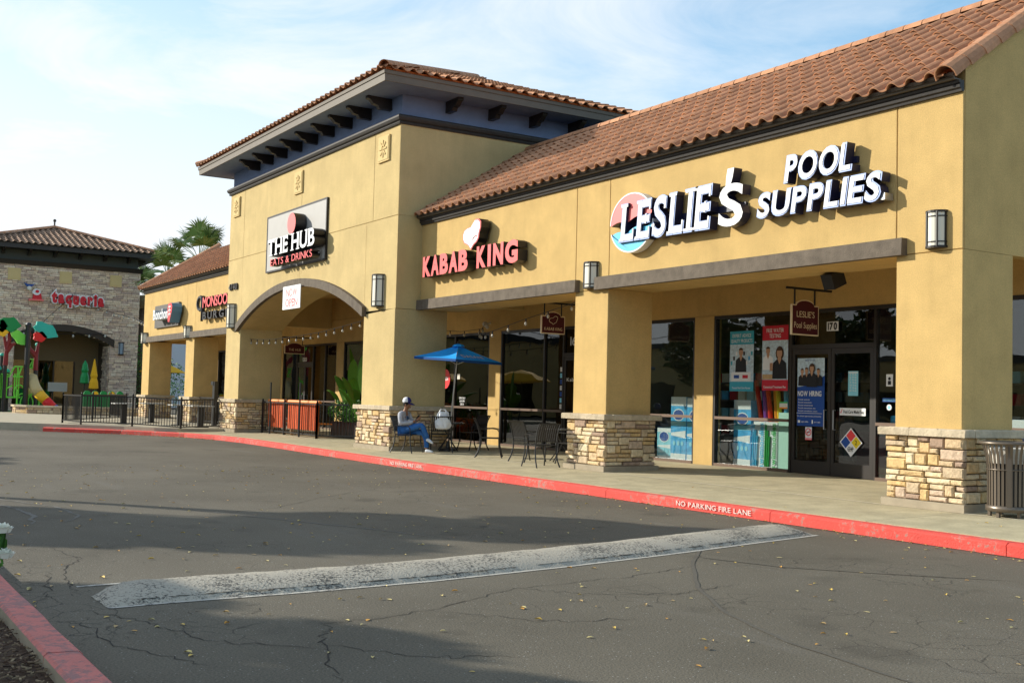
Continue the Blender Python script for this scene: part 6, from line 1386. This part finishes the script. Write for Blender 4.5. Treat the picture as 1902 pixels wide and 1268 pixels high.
# orange planter rail and bicycle in the shade
t = thing('bicycle', 'dark bicycle parked in the shade behind the railing beside the arch pier', 'bicycle', (-31.2, 1.9, .14))
for x in (-31.75, -30.7):
    q = MB(); q.tube([(x + .32 * math.cos(a), 1.9, .47 + .32 * math.sin(a)) for a in [2 * math.pi * i / 20 for i in range(21)]], .018, 5, cap=False); w_ = q.obj('wheel', black, t)
    q = MB()
    for i in range(8): a = math.pi * i / 8; q.tube([(x + .31 * math.cos(a), 1.9, .47 + .31 * math.sin(a)), (x - .31 * math.cos(a), 1.9, .47 - .31 * math.sin(a))], .003, 3)
    q.obj('spokes', silver, w_)
q = MB(); q.tube([(-31.75, 1.9, .47), (-31.45, 1.9, .95), (-30.95, 1.9, 1.0), (-31.25, 1.9, .45), (-31.75, 1.9, .47)], .016, 6); q.tube([(-31.25, 1.9, .45), (-31.47, 1.9, 1.05)], .015, 6); q.tube([(-30.7, 1.9, .47), (-30.98, 1.9, 1.12)], .015, 6); q.obj('bike_frame', mat('bike_grey', (.35, .35, .36), .4, metal=.4), t)
q = MB(); q.tube([(-30.98, 1.68, 1.15), (-30.98, 1.9, 1.12), (-30.98, 2.12, 1.15)], .014, 6); q.obj('handlebar', black, t); q = MB(); q.ball((-31.47, 1.9, 1.07), .12, .06, .03, 8, 5); q.obj('saddle', black, t)

# ------------------------------------------------------------------ taqueria building (faces +x)
TX = -70.5
tq_b = thing('taqueria_building', 'stone clad restaurant building with dark arch and brown tiled hip roof at the far left', 'building', (TX, -.55, 0), R(90))
# local frame: x = world y + .55, front faces local -y, local y = depth
LX0, LX1 = -4.25, 4.25
def tp(name, q, m_, **k): return q.obj(name, m_, tq_b, local=True, **k)
AR = 5.4; ACR = 4.75; AH = 2.65
def taz(x, r_=AR): return ACR - AR + math.sqrt(max(r_ * r_ - x * x, 0))
pts = [(LX0, -.1), (-AH, -.1)] + [(-AH + 2 * AH * i / 16, taz(-AH + 2 * AH * i / 16)) for i in range(17)] + [(AH, -.1), (LX1, -.1), (LX1, 8.5), (LX0, 8.5)]
q = MB(); q.prism(pts, .06, 1.5, 'y'); tp('stone_wall_core', q, mortar)
q = MB(); q.box(LX0, LX0 + .3, 1.5, 9, -.1, 8.5); q.box(LX1 - .3, LX1, 1.5, 9, -.1, 8.5); q.box(LX0, LX1, 8.8, 9, -.1, 8.5); tp('side_wall', q, mortar)
q = MB(); rnd = random.Random(21); z = 0.0
while z < 8.45:
    h = rnd.uniform(.075, .15); zc = z + h / 2
    xb = AH if zc < taz(AH) else (math.sqrt(max(AR * AR - (zc - ACR + AR) ** 2, 0)) if zc < ACR else 0)
    for s0, s1 in ([(LX0 - .05, -xb), (xb, LX1 + .05)] if xb > 0 else [(LX0 - .05, LX1 + .05)]):
        x = s0 - rnd.uniform(0, .3)
        while x < s1:
            w_ = rnd.uniform(.22, .62); a, b = max(x, s0), min(x + w_, s1); x += w_
            if b - a < .04: continue
            d = rnd.uniform(0, .045); g_ = .008; q.box(a + g_, b - g_, -d, .062, z + g_, z + h - g_)
    z += h
# right side return and arch reveals
z = 0
while z < 8.45:
    h = rnd.uniform(.08, .15); y = .0
    while y < 3.0:
        w_ = rnd.uniform(.22, .6); q.box(LX1 - .001, LX1 + rnd.uniform(.02, .06), y + .008, y + w_ - .008, z + .008, z + h - .008); y += w_
    y = .07
    while y < 1.5 and z + h < taz(AH):
        w_ = rnd.uniform(.22, .5); q.box(-AH - .001, -AH + rnd.uniform(.02, .05), y, y + w_ - .01, z + .008, z + h - .008); q.box(AH - rnd.uniform(.02, .05), AH + .001, y, y + w_ - .01, z + .008, z + h - .008); y += w_
    z += h
tp('stone_cladding', q, clad_i, kind='stuff', norm=False)
for px in (-2.8, 0, 2.85): q = MB(); q.box(px - .34, px + .34, -.06, .07, 7.56, 8.24); q.box(px - .27, px + .27, -.075, -.06, 7.63, 8.17); tp('plaque', q, stucco_pl)
q = MB(); n = 20
for i in range(n):
    a0 = -AH - .25 + (2 * AH + .5) * i / n; a1 = -AH - .25 + (2 * AH + .5) * (i + 1) / n; R2 = AR + .38
    q.add([(a0, -.12, taz(a0)), (a1, -.12, taz(a1)), (a1, -.12, taz(a1, R2)), (a0, -.12, taz(a0, R2)), (a0, .07, taz(a0)), (a1, .07, taz(a1)), (a1, .07, taz(a1, R2)), (a0, .07, taz(a0, R2))], [(0, 1, 2, 3), (3, 2, 6, 7), (1, 0, 4, 5), (0, 3, 7, 4), (2, 1, 5, 6)])
tp('arch_trim', q, dark)
q = MB(); q.prism([(0.06, 8.45), (-.08, 8.46), (-.12, 8.60), (-.16, 8.72), (.06, 8.74)], LX0 - .15, LX1 + .15, 'x'); q.box(LX1, LX1 + .15, .061, 9, 8.46, 8.73); tp('cornice_moulding', q, dark)
fr_d = mat('frieze_green_grey', (0.07, 0.08, 0.075), .85)
q = MB(); q.box(LX0 + .1, LX1 - .1, .1, 8.9, 8.5, 9.35); tp('frieze', q, fr_d)
q = MB(); q.box(LX0 - .95, LX1 + .95, -.95, 9.9, 9.33, 9.38); tp('soffit', q, dark)
q = MB(); q.box(LX0 - 1.0, LX1 + 1.0, -1.0, -.951, 9.31, 9.62); q.box(LX1 + .951, LX1 + 1.0, -.95, 9.9, 9.31, 9.62); tp('tower_fascia', q, mould)
for i in range(6): inst(bk_me, 'bracket', tq_b, (LX0 + .8 + i * 1.4, .16, 9.33), world=False)
for i in range(4): inst(bk_me, 'bracket', tq_b, (LX1 - .16, 1 + 1.4 * i, 9.33), rot=(0, 0, R(90)), world=False)
# hip roof built in the local frame
_wl = worldloc
def worldloc(o):
    return Vector((0, 0, 0)) if (o is tq_b or (o and o.parent is tq_b)) else _wl(o)
rf2, ztop = hiproof(LX0 - 1.05, LX1 + 1.05, -1.05, 10.0, 9.60, R(17.5), tq_b, tile_d, col=.36, nn=4)
q = MB(); q.tube([(0, 4.3, ztop - .1), (0, 4.3, ztop + .45)], .05, 6); q.ball((0, 4.3, ztop + .5), .10, n=8, m=5); q.obj('finial', mould, rf2)
# interior behind the arch
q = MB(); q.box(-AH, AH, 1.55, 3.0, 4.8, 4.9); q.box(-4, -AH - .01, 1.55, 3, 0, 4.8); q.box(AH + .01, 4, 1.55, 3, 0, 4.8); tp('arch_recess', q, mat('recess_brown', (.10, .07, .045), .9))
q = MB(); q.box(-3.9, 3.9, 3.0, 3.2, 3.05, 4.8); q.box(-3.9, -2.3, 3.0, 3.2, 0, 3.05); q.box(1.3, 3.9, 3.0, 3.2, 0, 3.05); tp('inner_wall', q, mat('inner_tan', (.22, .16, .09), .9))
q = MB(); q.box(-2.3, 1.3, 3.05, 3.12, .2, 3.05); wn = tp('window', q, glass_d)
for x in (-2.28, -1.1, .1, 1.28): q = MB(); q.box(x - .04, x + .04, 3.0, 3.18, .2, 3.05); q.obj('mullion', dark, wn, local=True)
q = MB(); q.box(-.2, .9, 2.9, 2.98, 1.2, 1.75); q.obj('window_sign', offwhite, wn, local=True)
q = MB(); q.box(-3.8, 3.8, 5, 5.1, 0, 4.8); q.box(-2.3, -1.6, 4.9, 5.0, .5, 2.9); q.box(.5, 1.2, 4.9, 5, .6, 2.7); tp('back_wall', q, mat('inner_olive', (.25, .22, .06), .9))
# sign and lamp
sg = thing('letter_sign', 'red lower case channel letters taqueria with white edges on the stone wall', 'sign', (TX + .3, -1.6, 6.4)); tmp = thing('tmp', 'x', 'x')
redsat = mat('taqueria_red', (.62, .015, .03), .4)
for (nm, mset, y_, bo, gp, e_) in (('letter', (redsat, redsat), -.34, .07, .10, 0), ('letter_trim', (white, white), -.32, .17, -.08, .05)):
    for o in letters('taqueria', -.78 - e_, 2.15 + e_, 6.36 - e_, 7.10 + e_, y_, .15, mset, tmp, name=nm, bold=bo, gap=gp, slope=(-.10, -.10)):
        o.parent = sg; o.data.transform(Matrix.Rotation(R(90), 4, 'Z')); o.data.transform(Matrix.Translation(Vector((TX, -.55, 0)) - Vector(sg.location)))
bpy.data.objects.remove(tmp)
# plain standing cow like mascot board of coloured shapes (generic)
ms = thing('emblem_sign', 'small colourful bull shaped emblem left of the red letters', 'sign', (TX + .3, -2.2, 6.5))
def tshape(name, pts, m_, d):
    q = MB(); q.prism([(a + (-2.2), b) for a, b in pts], TX + .08, TX + d, 'x'); q.obj(name, m_, ms)
tshape('body', ell(.05, 6.92, .22, .19), white, .30); tshape('head', ell(-.35, 7.12, .12, .11), offwhite, .33); tshape('legs', [(-.15, 6.5), (.35, 6.5), (.3, 6.85), (-.1, 6.85)], redsat, .28); tshape('base', [(-.35, 6.42), (.45, 6.42), (.45, 6.5), (-.35, 6.5)], pink, .32)
tshape('horns', [(-.62, 7.42), (-.5, 7.22), (-.2, 7.22), (-.02, 7.40), (-.2, 7.34), (-.45, 7.34)], pblue, .3); tshape('spot', ell(.08, 6.95, .1, .09), redsat, .34)
t = thing('wall_lamp', 'wall lamp on the stone wall right of the dark taqueria arch', 'lamp', (TX + .1, 2.75, 3.5)); q = MB(); q.box(TX, TX + .14, 2.62, 2.90, 3.5, 4.25); q.obj('lamp_shade', mat('lamp_blue_grey', (.25, .33, .40), .4), t)
for z in (3.48, 4.20): q = MB(); q.box(TX - .02, TX + .16, 2.60, 2.92, z, z + .06); q.obj('end_cap', dark, t)
for y in (2.66, 2.86): q = MB(); q.box(TX + .13, TX + .165, y - .015, y + .015, 3.5, 4.2); q.obj('cage_bar', dark, t)
string([(TX + .3, -3.2, 4.6), (TX + .3, -1.5, 4.55), (TX + .3, .5, 4.6), (TX + .3, 2.2, 4.7)], 6, 'string of bulbs stretched across the taqueria arch', rb=.07, drop=.12, r_=.015)
string([(TX + .3, .6, 6.4), (-66, 1.2, 5.7), (-60, 1.0, 5.1), (-54.3, .1, 4.55)], 12, 'long string of bulbs from the taqueria wall to the left wing corner', rb=.05, r_=.014)
string([(TX + .3, -2.6, 4.2), (TX + .5, -1.4, 5.6), (TX + .5, -.1, 6.9)], 8, 'string of bulbs rising to the red letters', rb=.05, r_=.014)

# ------------------------------------------------------------------ play area
PG = mat('play_green', (.20, .72, .08), .4); PD = mat('play_dark_green', (.01, .26, .07), .4); PT = mat('play_teal', (.03, .45, .36), .4); PY = mat('play_yellow', (.85, .48, .02), .4); PR = mat('play_red', (.72, .02, .02), .4); PB = mat('play_blue', (.02, .10, .42), .4); PTn = mat('play_tan', (.55, .45, .22), .4); PBr = mat('play_maroon', (.22, .02, .02), .4)
turf = MB(); turf.box(-69, -59.5, -12, -2.0, -.08, .08); tag(turf.obj('green_turf', mat('turf', (.04, .14, .03), .9, bump=.5, var=.2)), 'strip of green artificial turf at the far left', kind='structure')
X0 = -62.0
t = thing('play_structure', 'green climbing structure with dark posts and a curved slide in the play area', 'play structure', (X0, -4, .08))
def ym(y): return -5.05 + (y + 4.85) * .66
def pt_(y, z, x=0): return (X0 + x, ym(y), z)
for (y, z, x, r_) in ((-4.9, 2.3, 0, .11), (-3.05, 4.5, .5, .13), (-4.0, 2.2, -1.2, .09), (-2.0, 3.6, -1, .09), (-4.62, 3.0, -.5, .08)):
    q = MB(); q.tube([pt_(y, .0, x), pt_(y, z, x)], r_, 8); q.obj('post', black, t); q = MB(); q.ball(pt_(y, z + .03, x), r_ * 1.25, n=8, m=5); q.obj('post_cap', PT if z < 4 else black, t)
for y in (-4.75, -4.6, -4.45, -4.3): q = MB(); q.tube([pt_(y, .9), pt_(y, 2.0)], .03, 5); q.obj('guard_bar', PG, t)
for y in (-3.75, -3.6, -3.45): q = MB(); q.tube([pt_(y, .9), pt_(y, 2.1)], .03, 5); q.obj('guard_bar', PG, t)
for (a, b) in (((-4.85, 2.05), (-4.2, 2.05)), ((-4.2, 1.9), (-3.8, 2.45)), ((-3.8, 2.45), (-3.2, 2.45)), ((-4.85, .9), (-3.3, .9)), ((-3.9, 1.95), (-3.2, 1.95)), ((-4.4, 1.3), (-3.9, 1.5)), ((-3.55, 2.45), (-3.55, 1.9)), ((-3.3, 2.4), (-3.5, 2.0))):
    q = MB(); q.tube([pt_(*a), pt_(*b)], .04, 5); q.obj('frame_rail', PG, t)
for (yc, zc, rr) in ((-3.45, 1.15, .38), (-3.25, .75, .35), (-2.9, .62, .45), (-2.4, .7, .42)):
    q = MB(); q.tube([pt_(yc + rr * math.cos(a), zc + rr * math.sin(a), .3) for a in [math.pi * i / 8 - .8 for i in range(13)]], .035, 5); q.obj('climber_loop', PG, t)
q = MB(); q.tube([pt_(-3.62, .1, .35), pt_(-3.6, 1.3, .35)], .04, 5); q.obj('climber_pole', PG, t); q = MB(); q.tube([pt_(-2.0, 0, .3), pt_(-2.05, .9, .3)], .04, 5); q.obj('climber_pole', PG, t)
q = MB(); q.box(X0 - 1.6, X0 - .1, ym(-4.9), ym(-2.6), .88, .96); q.obj('deck', black, t)
q = MB(); q.box(X0 - .1, X0, ym(-3.0), ym(-2.3), .98, 2.4); q.obj('slide_panel', PTn, t)
for (a, b) in (((-3.0, 2.85), (-2.45, 2.85)), ((-3.0, 2.4), (-2.4, 2.4)), ((-2.85, 2.4), (-2.85, 2.85)), ((-2.75, 2.42), (-2.5, 2.84)), ((-2.55, 2.4), (-2.5, 2.85))): q = MB(); q.tube([pt_(*a), pt_(*b)], .035, 5); q.obj('frame_rail', PG, t)
sl_path = [(-2.62, 1.95, .15), (-2.50, 1.6, .35), (-2.35, 1.35, .5), (-2.12, 1.12, .6), (-1.9, .95, .7), (-1.65, .78, .8), (-1.4, .60, .9), (-1.15, .42, 1.0), (-.9, .30, 1.05)]
for (i0, i1, m_) in ((0, 3, PTn), (3, 5, PY), (5, 7, PR), (7, 8, PB)):
    q = MB(); q.tube([pt_(a, b, c) for a, b, c in sl_path[i0:i1 + 1]], [.30 - .010 * k for k in range(i0, i1 + 1)], 10); q.obj('slide_section', m_, t, smooth=True)
q = MB(); q.tube([(X0 + .35, ym(-2.62) + .24 * math.cos(a), 1.75 + .34 * math.sin(a)) for a in [2 * math.pi * i / 14 for i in range(15)]], .06, 6, cap=False); q.obj('slide_mouth_ring', PTn, t, smooth=True); q = MB(); q.ball((X0 + .42, ym(-2.62), 1.72), .05, .17, .26, 8, 6); q.obj('slide_mouth', PD, t)
# toy trees on the posts
def toytree(label, base, branches, leaves):
    t = thing('play_tree', label, 'play tree', pt_(base[0], .1)); q = MB(); q.tube([pt_(base[0], .1, .2), pt_(base[0], base[1], .2)], .09, 8); q.obj('post', black, t)
    for br in branches: q = MB(); q.tube([pt_(a, b, .2) for a, b in br], [.13, .10, .06][:len(br)] + [.05] * max(0, len(br) - 3), 6); q.obj('branch', PBr, t)
    for (yc, zc, ry, rz2, rot, m_) in leaves:
        q = MB(); P_ = []
        for i in range(14):
            a = 2 * math.pi * i / 14; k = 1 + .13 * math.cos(a * 5); y_, z_ = ry * k * math.cos(a), rz2 * k * math.sin(a); y_ *= .8; P_.append((ym(yc) + y_ * math.cos(rot) - z_ * math.sin(rot), zc + y_ * math.sin(rot) + z_ * math.cos(rot)))
        q.prism(P_, X0 + .05, X0 + .35, 'x'); q.obj('leaf_panel', m_, t)
toytree('toy tree with dark green, lime and orange plastic leaves', (-4.5, 2.6), [[(-4.5, 2.5), (-4.45, 3.3), (-4.7, 4.0)], [(-4.45, 3.2), (-4.1, 3.55), (-3.85, 3.6)], [(-4.45, 3.3), (-4.3, 3.8), (-4.35, 4.2)]],
        [(-4.35, 4.55, .62, .36, -.1, PD), (-4.95, 4.45, .35, .3, 0, PD), (-4.85, 4.15, .34, .22, 0, PY), (-3.55, 3.9, .62, .26, -.75, PG)])
toytree('toy tree with teal and red plastic leaves above the slide', (-2.35, 2.4), [[(-2.35, 2.3), (-2.35, 3.0), (-2.2, 3.7)], [(-2.35, 3.0), (-2.8, 3.35), (-3.0, 3.6)]], [(-1.75, 4.35, .75, .34, -.5, PT), (-2.15, 4.0, .38, .26, 0, PR)])
t = thing('play_panel_bench', 'row of dark green play panels with round tops behind the patio railing', 'play panel', (-63, .3, 0))
for i in range(5):
    y = -.6 + i * .42; q = MB(); q.prism([(y - .18, .2), (y + .18, .2), (y + .18, 1.15)] + [(y + .18 * math.cos(math.pi * k / 6), 1.15 + .18 * math.sin(math.pi * k / 6)) for k in range(1, 6)] + [(y - .18, 1.15)], -63.05, -62.95, 'x'); q.obj('panel', PD, t)
    if i in (1, 3): q = MB(); q.prism([(y + .13 * math.cos(a), 1.17 + .13 * math.sin(a)) for a in [2 * math.pi * k / 12 for k in range(12)]], -62.94, -62.9, 'x'); q.obj('disc', PY, t)
# low planter wall
t = thing('stone_planter_wall', 'low curved stone wall with pale coping in front of the play area', 'wall', (-58.5, -2.6, 0)); wq = MB(); cq = []; rnd = random.Random(6)
wall_pts = [(-61.2, -4.45), (-59.9, -4.5), (-59.0, -4.1), (-58.2, -3.1), (-56.8, -1.2), (-56.0, .2), (-55.4, 1.6)]
for i in range(len(wall_pts) - 1):
    a, b = Vector(wall_pts[i]), Vector(wall_pts[i + 1]); d = (b - a); nrm = Vector((d.y, -d.x)).normalized(); L_ = d.length; d.normalize()
    q = MB(); m_ = (a + b) / 2; q.obox((m_.x - nrm.x * .12, m_.y - nrm.y * .12, .25), (d.x * L_ / 2, d.y * L_ / 2, 0), (nrm.x * .12, nrm.y * .12, 0), (0, 0, .22)); q.obj('core', mortar, t)
    q = MB(); q.obox((m_.x - nrm.x * .1, m_.y - nrm.y * .1, .52), (d.x * (L_ / 2 + .02), d.y * (L_ / 2 + .02), 0), (nrm.x * .22, nrm.y * .22, 0), (0, 0, .045)); q.obj('coping', capst, t)
    for row in range(3):
        x = 0
        while x < L_ - .05:
            w_ = min(rnd.uniform(.25, .5), L_ - x); c = a + d * (x + w_ / 2); dp = rnd.uniform(.03, .06); q = MB(); q.obox((c.x + nrm.x * dp / 2, c.y + nrm.y * dp / 2, .08 + row * .13 + .065), (d.x * (w_ / 2 - .01), d.y * (w_ / 2 - .01), 0), (nrm.x * dp / 2, nrm.y * dp / 2, 0), (0, 0, .057)); q.obj('stone', stone, t); x += w_
# closed yellow parasols in the taqueria arch, open yellow parasols beyond
yel = mat('parasol_yellow', (.80, .42, .015), .8)
for (x, y, z0, z1, lb) in ((-67, .55, 1.4, 3.1, 'closed yellow parasol in front of the taqueria windows'), (-67.5, .15, 1.7, 3.0, 'closed dark green parasol left of the yellow one')):
    t = thing('closed_parasol', lb, 'parasol', (x, y, .1)); q = MB(); q.tube([(x, y, .1), (x, y, z1 + .1)], .03, 6); q.obj('pole', black, t)
    q = MB(); q.lathe([(.16, 0), (.26, .05), (.23, .4), (.16, .62), (.20, .75), (.13, 1.1), (.03, z1 - z0)], (x, y, z0), 10); q.obj('folded_canopy', yel if 'yellow p' in lb.split('in front')[0] else PD, t)
def yparasol(x, y, rad, zt, lb, zb=None):
    t = thing('yellow_parasol', lb, 'parasol', (x, y, 0), 0, 'open yellow patio parasols'); q = MB(); q.tube([(x, y, 0), (x, y, zt)], .03, 6); q.obj('pole', black, t); q = MB(); q.lathe([(rad, zt - .62), (rad * .98, zt - .56), (rad * .5, zt - .22), (.03, zt)], (x, y, 0), 8); q.obj('canopy', yel, t)
yparasol(-66.5, 9.0, 1.5, 3.0, 'open yellow parasol seen through the end of the left arcade'); yparasol(-75, 6.5, 1.5, 3.2, 'open yellow parasol in the gap beside the taqueria wall')
# backdrop at the gap: pale building, hedges
t = thing('pale_building', 'plain pale grey building seen through the far end of the arcade', 'building', (-95, 18, 0)); sbox('wall', -100, -95, 8, 34, 0, 6.5, mat('pale_wall', (.55, .56, .58), .9), t); sbox('parapet', -100, -94.9, 8, 34, 6.5, 6.9, greyp, t)
for i in range(5): sbox('window', -95.05, -94.99, 10 + i * 4, 12.5 + i * 4, 1.2, 4, glass_d, t)
def shrub(x, y, r_, h, n, label, m_=bush_g, s_=.08, name='shrub'):
    t = thing(name, label, 'shrub', (x, y, 0)); q = MB(); leafcloud(q, (x, y, h * .55), (r_, r_, h * .5), n, s_, random.Random(int(x * 7 + y)), .2); q.obj('foliage', m_, t, norm=False)
    q = MB(); q.tube([(x, y, 0), (x + .05, y, h * .6)], .05, 5); q.obj('stem', bark, t)
shrub(-68, 8.8, 1.6, 1.0, 900, 'low green hedge behind the end of the left arcade'); shrub(-76, 5.5, 1.2, 5.0, 1400, 'tall narrow shrub in the gap between the two buildings'); shrub(-78, 7.5, 1.5, 3.5, 1200, 'round green shrub behind the gap between the two buildings')
q = MB(); q.box(-66.2, -66, 5, 16, .3, .42); q.box(-66.3, -66.2, 5, 16, 0, .3); tag(q.obj('low_wall', walk2), 'pale low wall behind the end of the left arcade', 'wall')

# ------------------------------------------------------------------ palms
def palm(x, y, z, rad, nl, seed, label, tilt=0):
    rnd = random.Random(seed); t = thing('palm_tree', label, 'palm', (x, y, -.1)); q = MB(); q.tube([(x, y, -.1), (x + .1, y, z * .5), (x, y, z - .4)], [.32, .24, .28], 9); q.obj('trunk', bark, t)
    q = MB(); q2 = MB()
    for k in range(nl):
        az = 2 * math.pi * k / nl * 2.4 + rnd.uniform(-.3, .3); el = rnd.uniform(-.55, 1.45) if k % 5 else rnd.uniform(1.0, 1.5); d = Vector((math.cos(az) * math.cos(el), math.sin(az) * math.cos(el), math.sin(el)))
        b = Vector((x, y, z)); pl = rad * rnd.uniform(.48, .62); c = b + d * pl + Vector((0, 0, -.10 * (1 - math.sin(el)))); q2.tube([b, b.lerp(c, .5) + Vector((0, 0, .05)), c], .02, 4)
        side = d.cross(Vector((0, 0, 1))); side = side.normalized() if side.length > .1 else Vector((1, 0, 0)); upv = side.cross(d).normalized()
        nb = 25
        for j in range(nb):
            a = R(-100 + 200 * j / (nb - 1)); fd = (d * math.cos(a) + side * math.sin(a)).normalized(); ln_ = rad * rnd.uniform(.46, .58) * (1 - .25 * abs(j - nb // 2) / (nb / 2)); w_ = .017 * rad
            m1 = c + fd * ln_ * .55 + Vector((0, 0, -.03)); e_ = c + fd * ln_ + Vector((0, 0, -.26 * ln_ * rnd.uniform(.5, 1.5))); s2 = fd.cross(upv).normalized() * w_
            q.add([c - s2 * .25, c + s2 * .25, m1 + s2, e_, m1 - s2], [(0, 1, 2, 4), (4, 2, 3)])
    q.obj('fronds', palm_g, t, norm=False); q2.obj('frond_stalks', palm_g, t)
    q = MB()
    for k in range(26):
        a = rnd.uniform(0, 6.3); p = Vector((x + math.cos(a) * .3, y + math.sin(a) * .3, z - .3)); e_ = p + Vector((math.cos(a) * .35, math.sin(a) * .35, -rnd.uniform(.7, 1.3))); sd = Vector((-math.sin(a), math.cos(a), 0)) * .16; q.add([p - sd * .5, p + sd * .5, e_ + sd, e_ - sd], [(0, 1, 2, 3)])
    q.obj('dead_fronds', mat('dead_frond', (.26, .18, .09), .9), t, norm=False)
palm(-61.4, 4.6, 8.5, 2.4, 19, 1, 'tall fan palm above the roof of the left wing')
palm(-66.4, 4.3, 7.9, 2.3, 18, 2, 'shorter fan palm half hidden behind the left wing roof')
palm(-78, 5.7, 8.0, 2.1, 18, 5, 'fan palm in the gap beside the taqueria')
t = thing('lamp_post', 'dark parking lot lamp post with two heads above the gap', 'lamp', (-86.1, 8.5, 0)); q = MB(); q.tube([(-86.1, 8.5, 0), (-86.1, 8.5, 9.8)], .12, 8); q.obj('pole', black, t)
for dy in (-.8, .35): q = MB(); q.box(-86.4, -85.8, 8.5 + dy, 8.5 + dy + .55, 9.6, 9.95); q.obj('lamp_head', black, t)

# ------------------------------------------------------------------ rose beside the near kerb
t = thing('rose_bush', 'rose stem with two white blooms at the left edge of the picture', 'flower', (-5.35, -12.9, -.03)); rnd = random.Random(9); wr = mat('rose_white', (.80, .78, .66), .6); 
for (cx, cy, cz) in ((-5.225, -12.752, .895), (-5.215, -12.742, .790)):
    q = MB(); q.tube([(-5.35, -12.95, -.03), (-5.34, -12.9, .5), (cx, cy, cz - .03)], .006, 5); q.obj('stem', bush_g, t); q = MB()
    for k in range(26):
        a = k * 2.4; rr = .006 + .028 * (k / 26); p = Vector((cx, cy, cz)); out_ = Vector((math.cos(a), math.sin(a), 0)); b = p + out_ * rr; e_ = p + out_ * (rr + .016) + Vector((0, 0, .03 - .022 * k / 26)); sd = Vector((-math.sin(a), math.cos(a), 0)) * (.012 + .012 * k / 26)
        q.add([b - sd * .6 + Vector((0, 0, -.012)), b + sd * .6 + Vector((0, 0, -.012)), b + sd + out_ * .01 + Vector((0, 0, .01)), e_ + sd * .3, e_ - sd * .3, b - sd + out_ * .01 + Vector((0, 0, .01))], [(0, 1, 2, 5), (5, 2, 3, 4)])
    q.obj('bloom', wr, t, norm=False)
q = MB()
for k in range(16):
    c = Vector((-5.235 + rnd.uniform(-.05, .03), -12.765 + rnd.uniform(-.04, .03), .845 + rnd.uniform(-.12, .02))); bigleaf(q, c, c + Vector((rnd.uniform(-.05, .05), rnd.uniform(-.05, .05), rnd.uniform(-.02, .03))), .015, .005, 4)
q.obj('leaf', bush_g, t, norm=False)

# ------------------------------------------------------------------ trees beside and behind the camera (they cast the drive's shadows and stand in the windows)
def tree(x, y, h, crown, n, seed, label, s_=.11, cz=None, m_=tree_g):
    rnd = random.Random(seed); t = thing('street_tree', label, 'tree', (x, y, -.1)); q = MB(); cz = cz or h - crown[2]
    q.tube([(x, y, -.1), (x + .1, y + .05, cz * .55), (x, y, cz)], [.16, .12, .07], 8)
    cl = []
    for k in range(11):
        a = rnd.uniform(0, 6.3); u = rnd.uniform(.35, .85); c = Vector((x + crown[0] * u * math.cos(a), y + crown[1] * u * math.sin(a), cz + crown[2] * rnd.uniform(-.55, .7))); cl.append(c); q.tube([(x, y, cz * rnd.uniform(.5, .8)), Vector((x, y, cz)).lerp(c, .5) + Vector((0, 0, -.15)), c], [.06, .04, .015], 5)
    q.obj('trunk', bark, t); q = MB()
    for c in cl: leafcloud(q, c, (crown[0] * .42, crown[1] * .42, crown[2] * .40), n // 11, s_, rnd, .1)
    q.obj('crown', m_, t, norm=False)
sx, sy, sz = 1.144, 1.0, .62
def over(x, y, z): k = (z + .1) / sz; return x - sx * k, y - sy * k
for (gx, gy, z, cr, n, sd, lb) in ((-14.0, -10.8, 5.6, (1.6, 1.6, 1.2), 8500, 1, 'leafy street tree left of the drive, nearest the planting strip'), (-12.9, -8.4, 6.0, (1.4, 1.9, 1.1), 8500, 2, 'leafy street tree left of the drive, second along the row'), (-11.9, -5.9, 6.4, (1.0, 1.7, .8), 8000, 3, 'leafy street tree left of the drive, third along the row'),
                                   (-7.4, -12.2, 4.4, (1.6, 1.4, 1.1), 11000, 4, 'low leafy tree beside the mulch bed'), (-5.4, -11.8, 4.0, (1.6, 1.4, .9), 11000, 5, 'low leafy tree behind the mulch bed'), (-9.6, -13.1, 4.4, (1.2, 1.1, 1.0), 9000, 6, 'low leafy tree at the far end of the mulch bed')):
    x, y = over(gx, gy, z); tree(x, y, z + 1, cr, n, sd, lb, cz=z)
for i, (x, y, z, cr) in enumerate(((-48, -24, 4.4, (2.6, 2.8, 2.0)), (-57, -31, 4.6, (3, 3, 2.2)), (-40, -30, 4.6, (2.8, 2.8, 2.2)), (-66, -38, 5, (3, 3, 2.4)), (-36, -20, 4.0, (2.2, 2.2, 1.8)))):
    tree(x, y, z + 2, cr, 2400, 20 + i, ('green tree in the parking lot nearest the patio', 'green tree in the parking lot before the far shops', 'green tree in the middle of the parking lot', 'farthest green tree before the far shops', 'small green tree beside the parking lot entrance')[i], s_=.22, cz=z)
t = thing('far_shops', 'long low tan shop row across the parking lot', 'building', (-80, -45, 0)); sbox('wall', -84, -78, -120, -10, 0, 6.0, stucco, t); sbox('parapet', -84.2, -77.8, -120, -10, 6.0, 6.5, mould, t)
for i in range(14): sbox('window', -77.99, -77.9, -16 - i * 7.4, -11.5 - i * 7.4, .3, 3.2, glass_d, t)
t = thing('far_shops', 'second low shop row south of the parking lot with a dark roof edge', 'building', (-40, -75, 0)); sbox('wall', -75, 30, -82, -75, 0, 6.2, stucco, t); sbox('parapet', -75.2, 30.2, -82.2, -74.8, 6.2, 6.8, mould, t)
for i in range(12): sbox('window', -70 + i * 8, -64.5 + i * 8, -75.0 + .02, -74.95, .3, 3.2, glass_d, t)
for (x, y) in ((-47, -12.5), (-51, -14.5), (-44, -15.5), (-55, -12.0)): yparasol(x - 4, y, 1.6, 3.0, {-47: 'open yellow parasol in the far patio nearest the drive', -51: 'open yellow parasol at the back of the far patio', -44: 'open yellow parasol at the edge of the parking lot', -55: 'open yellow parasol nearest the play area'}[x])
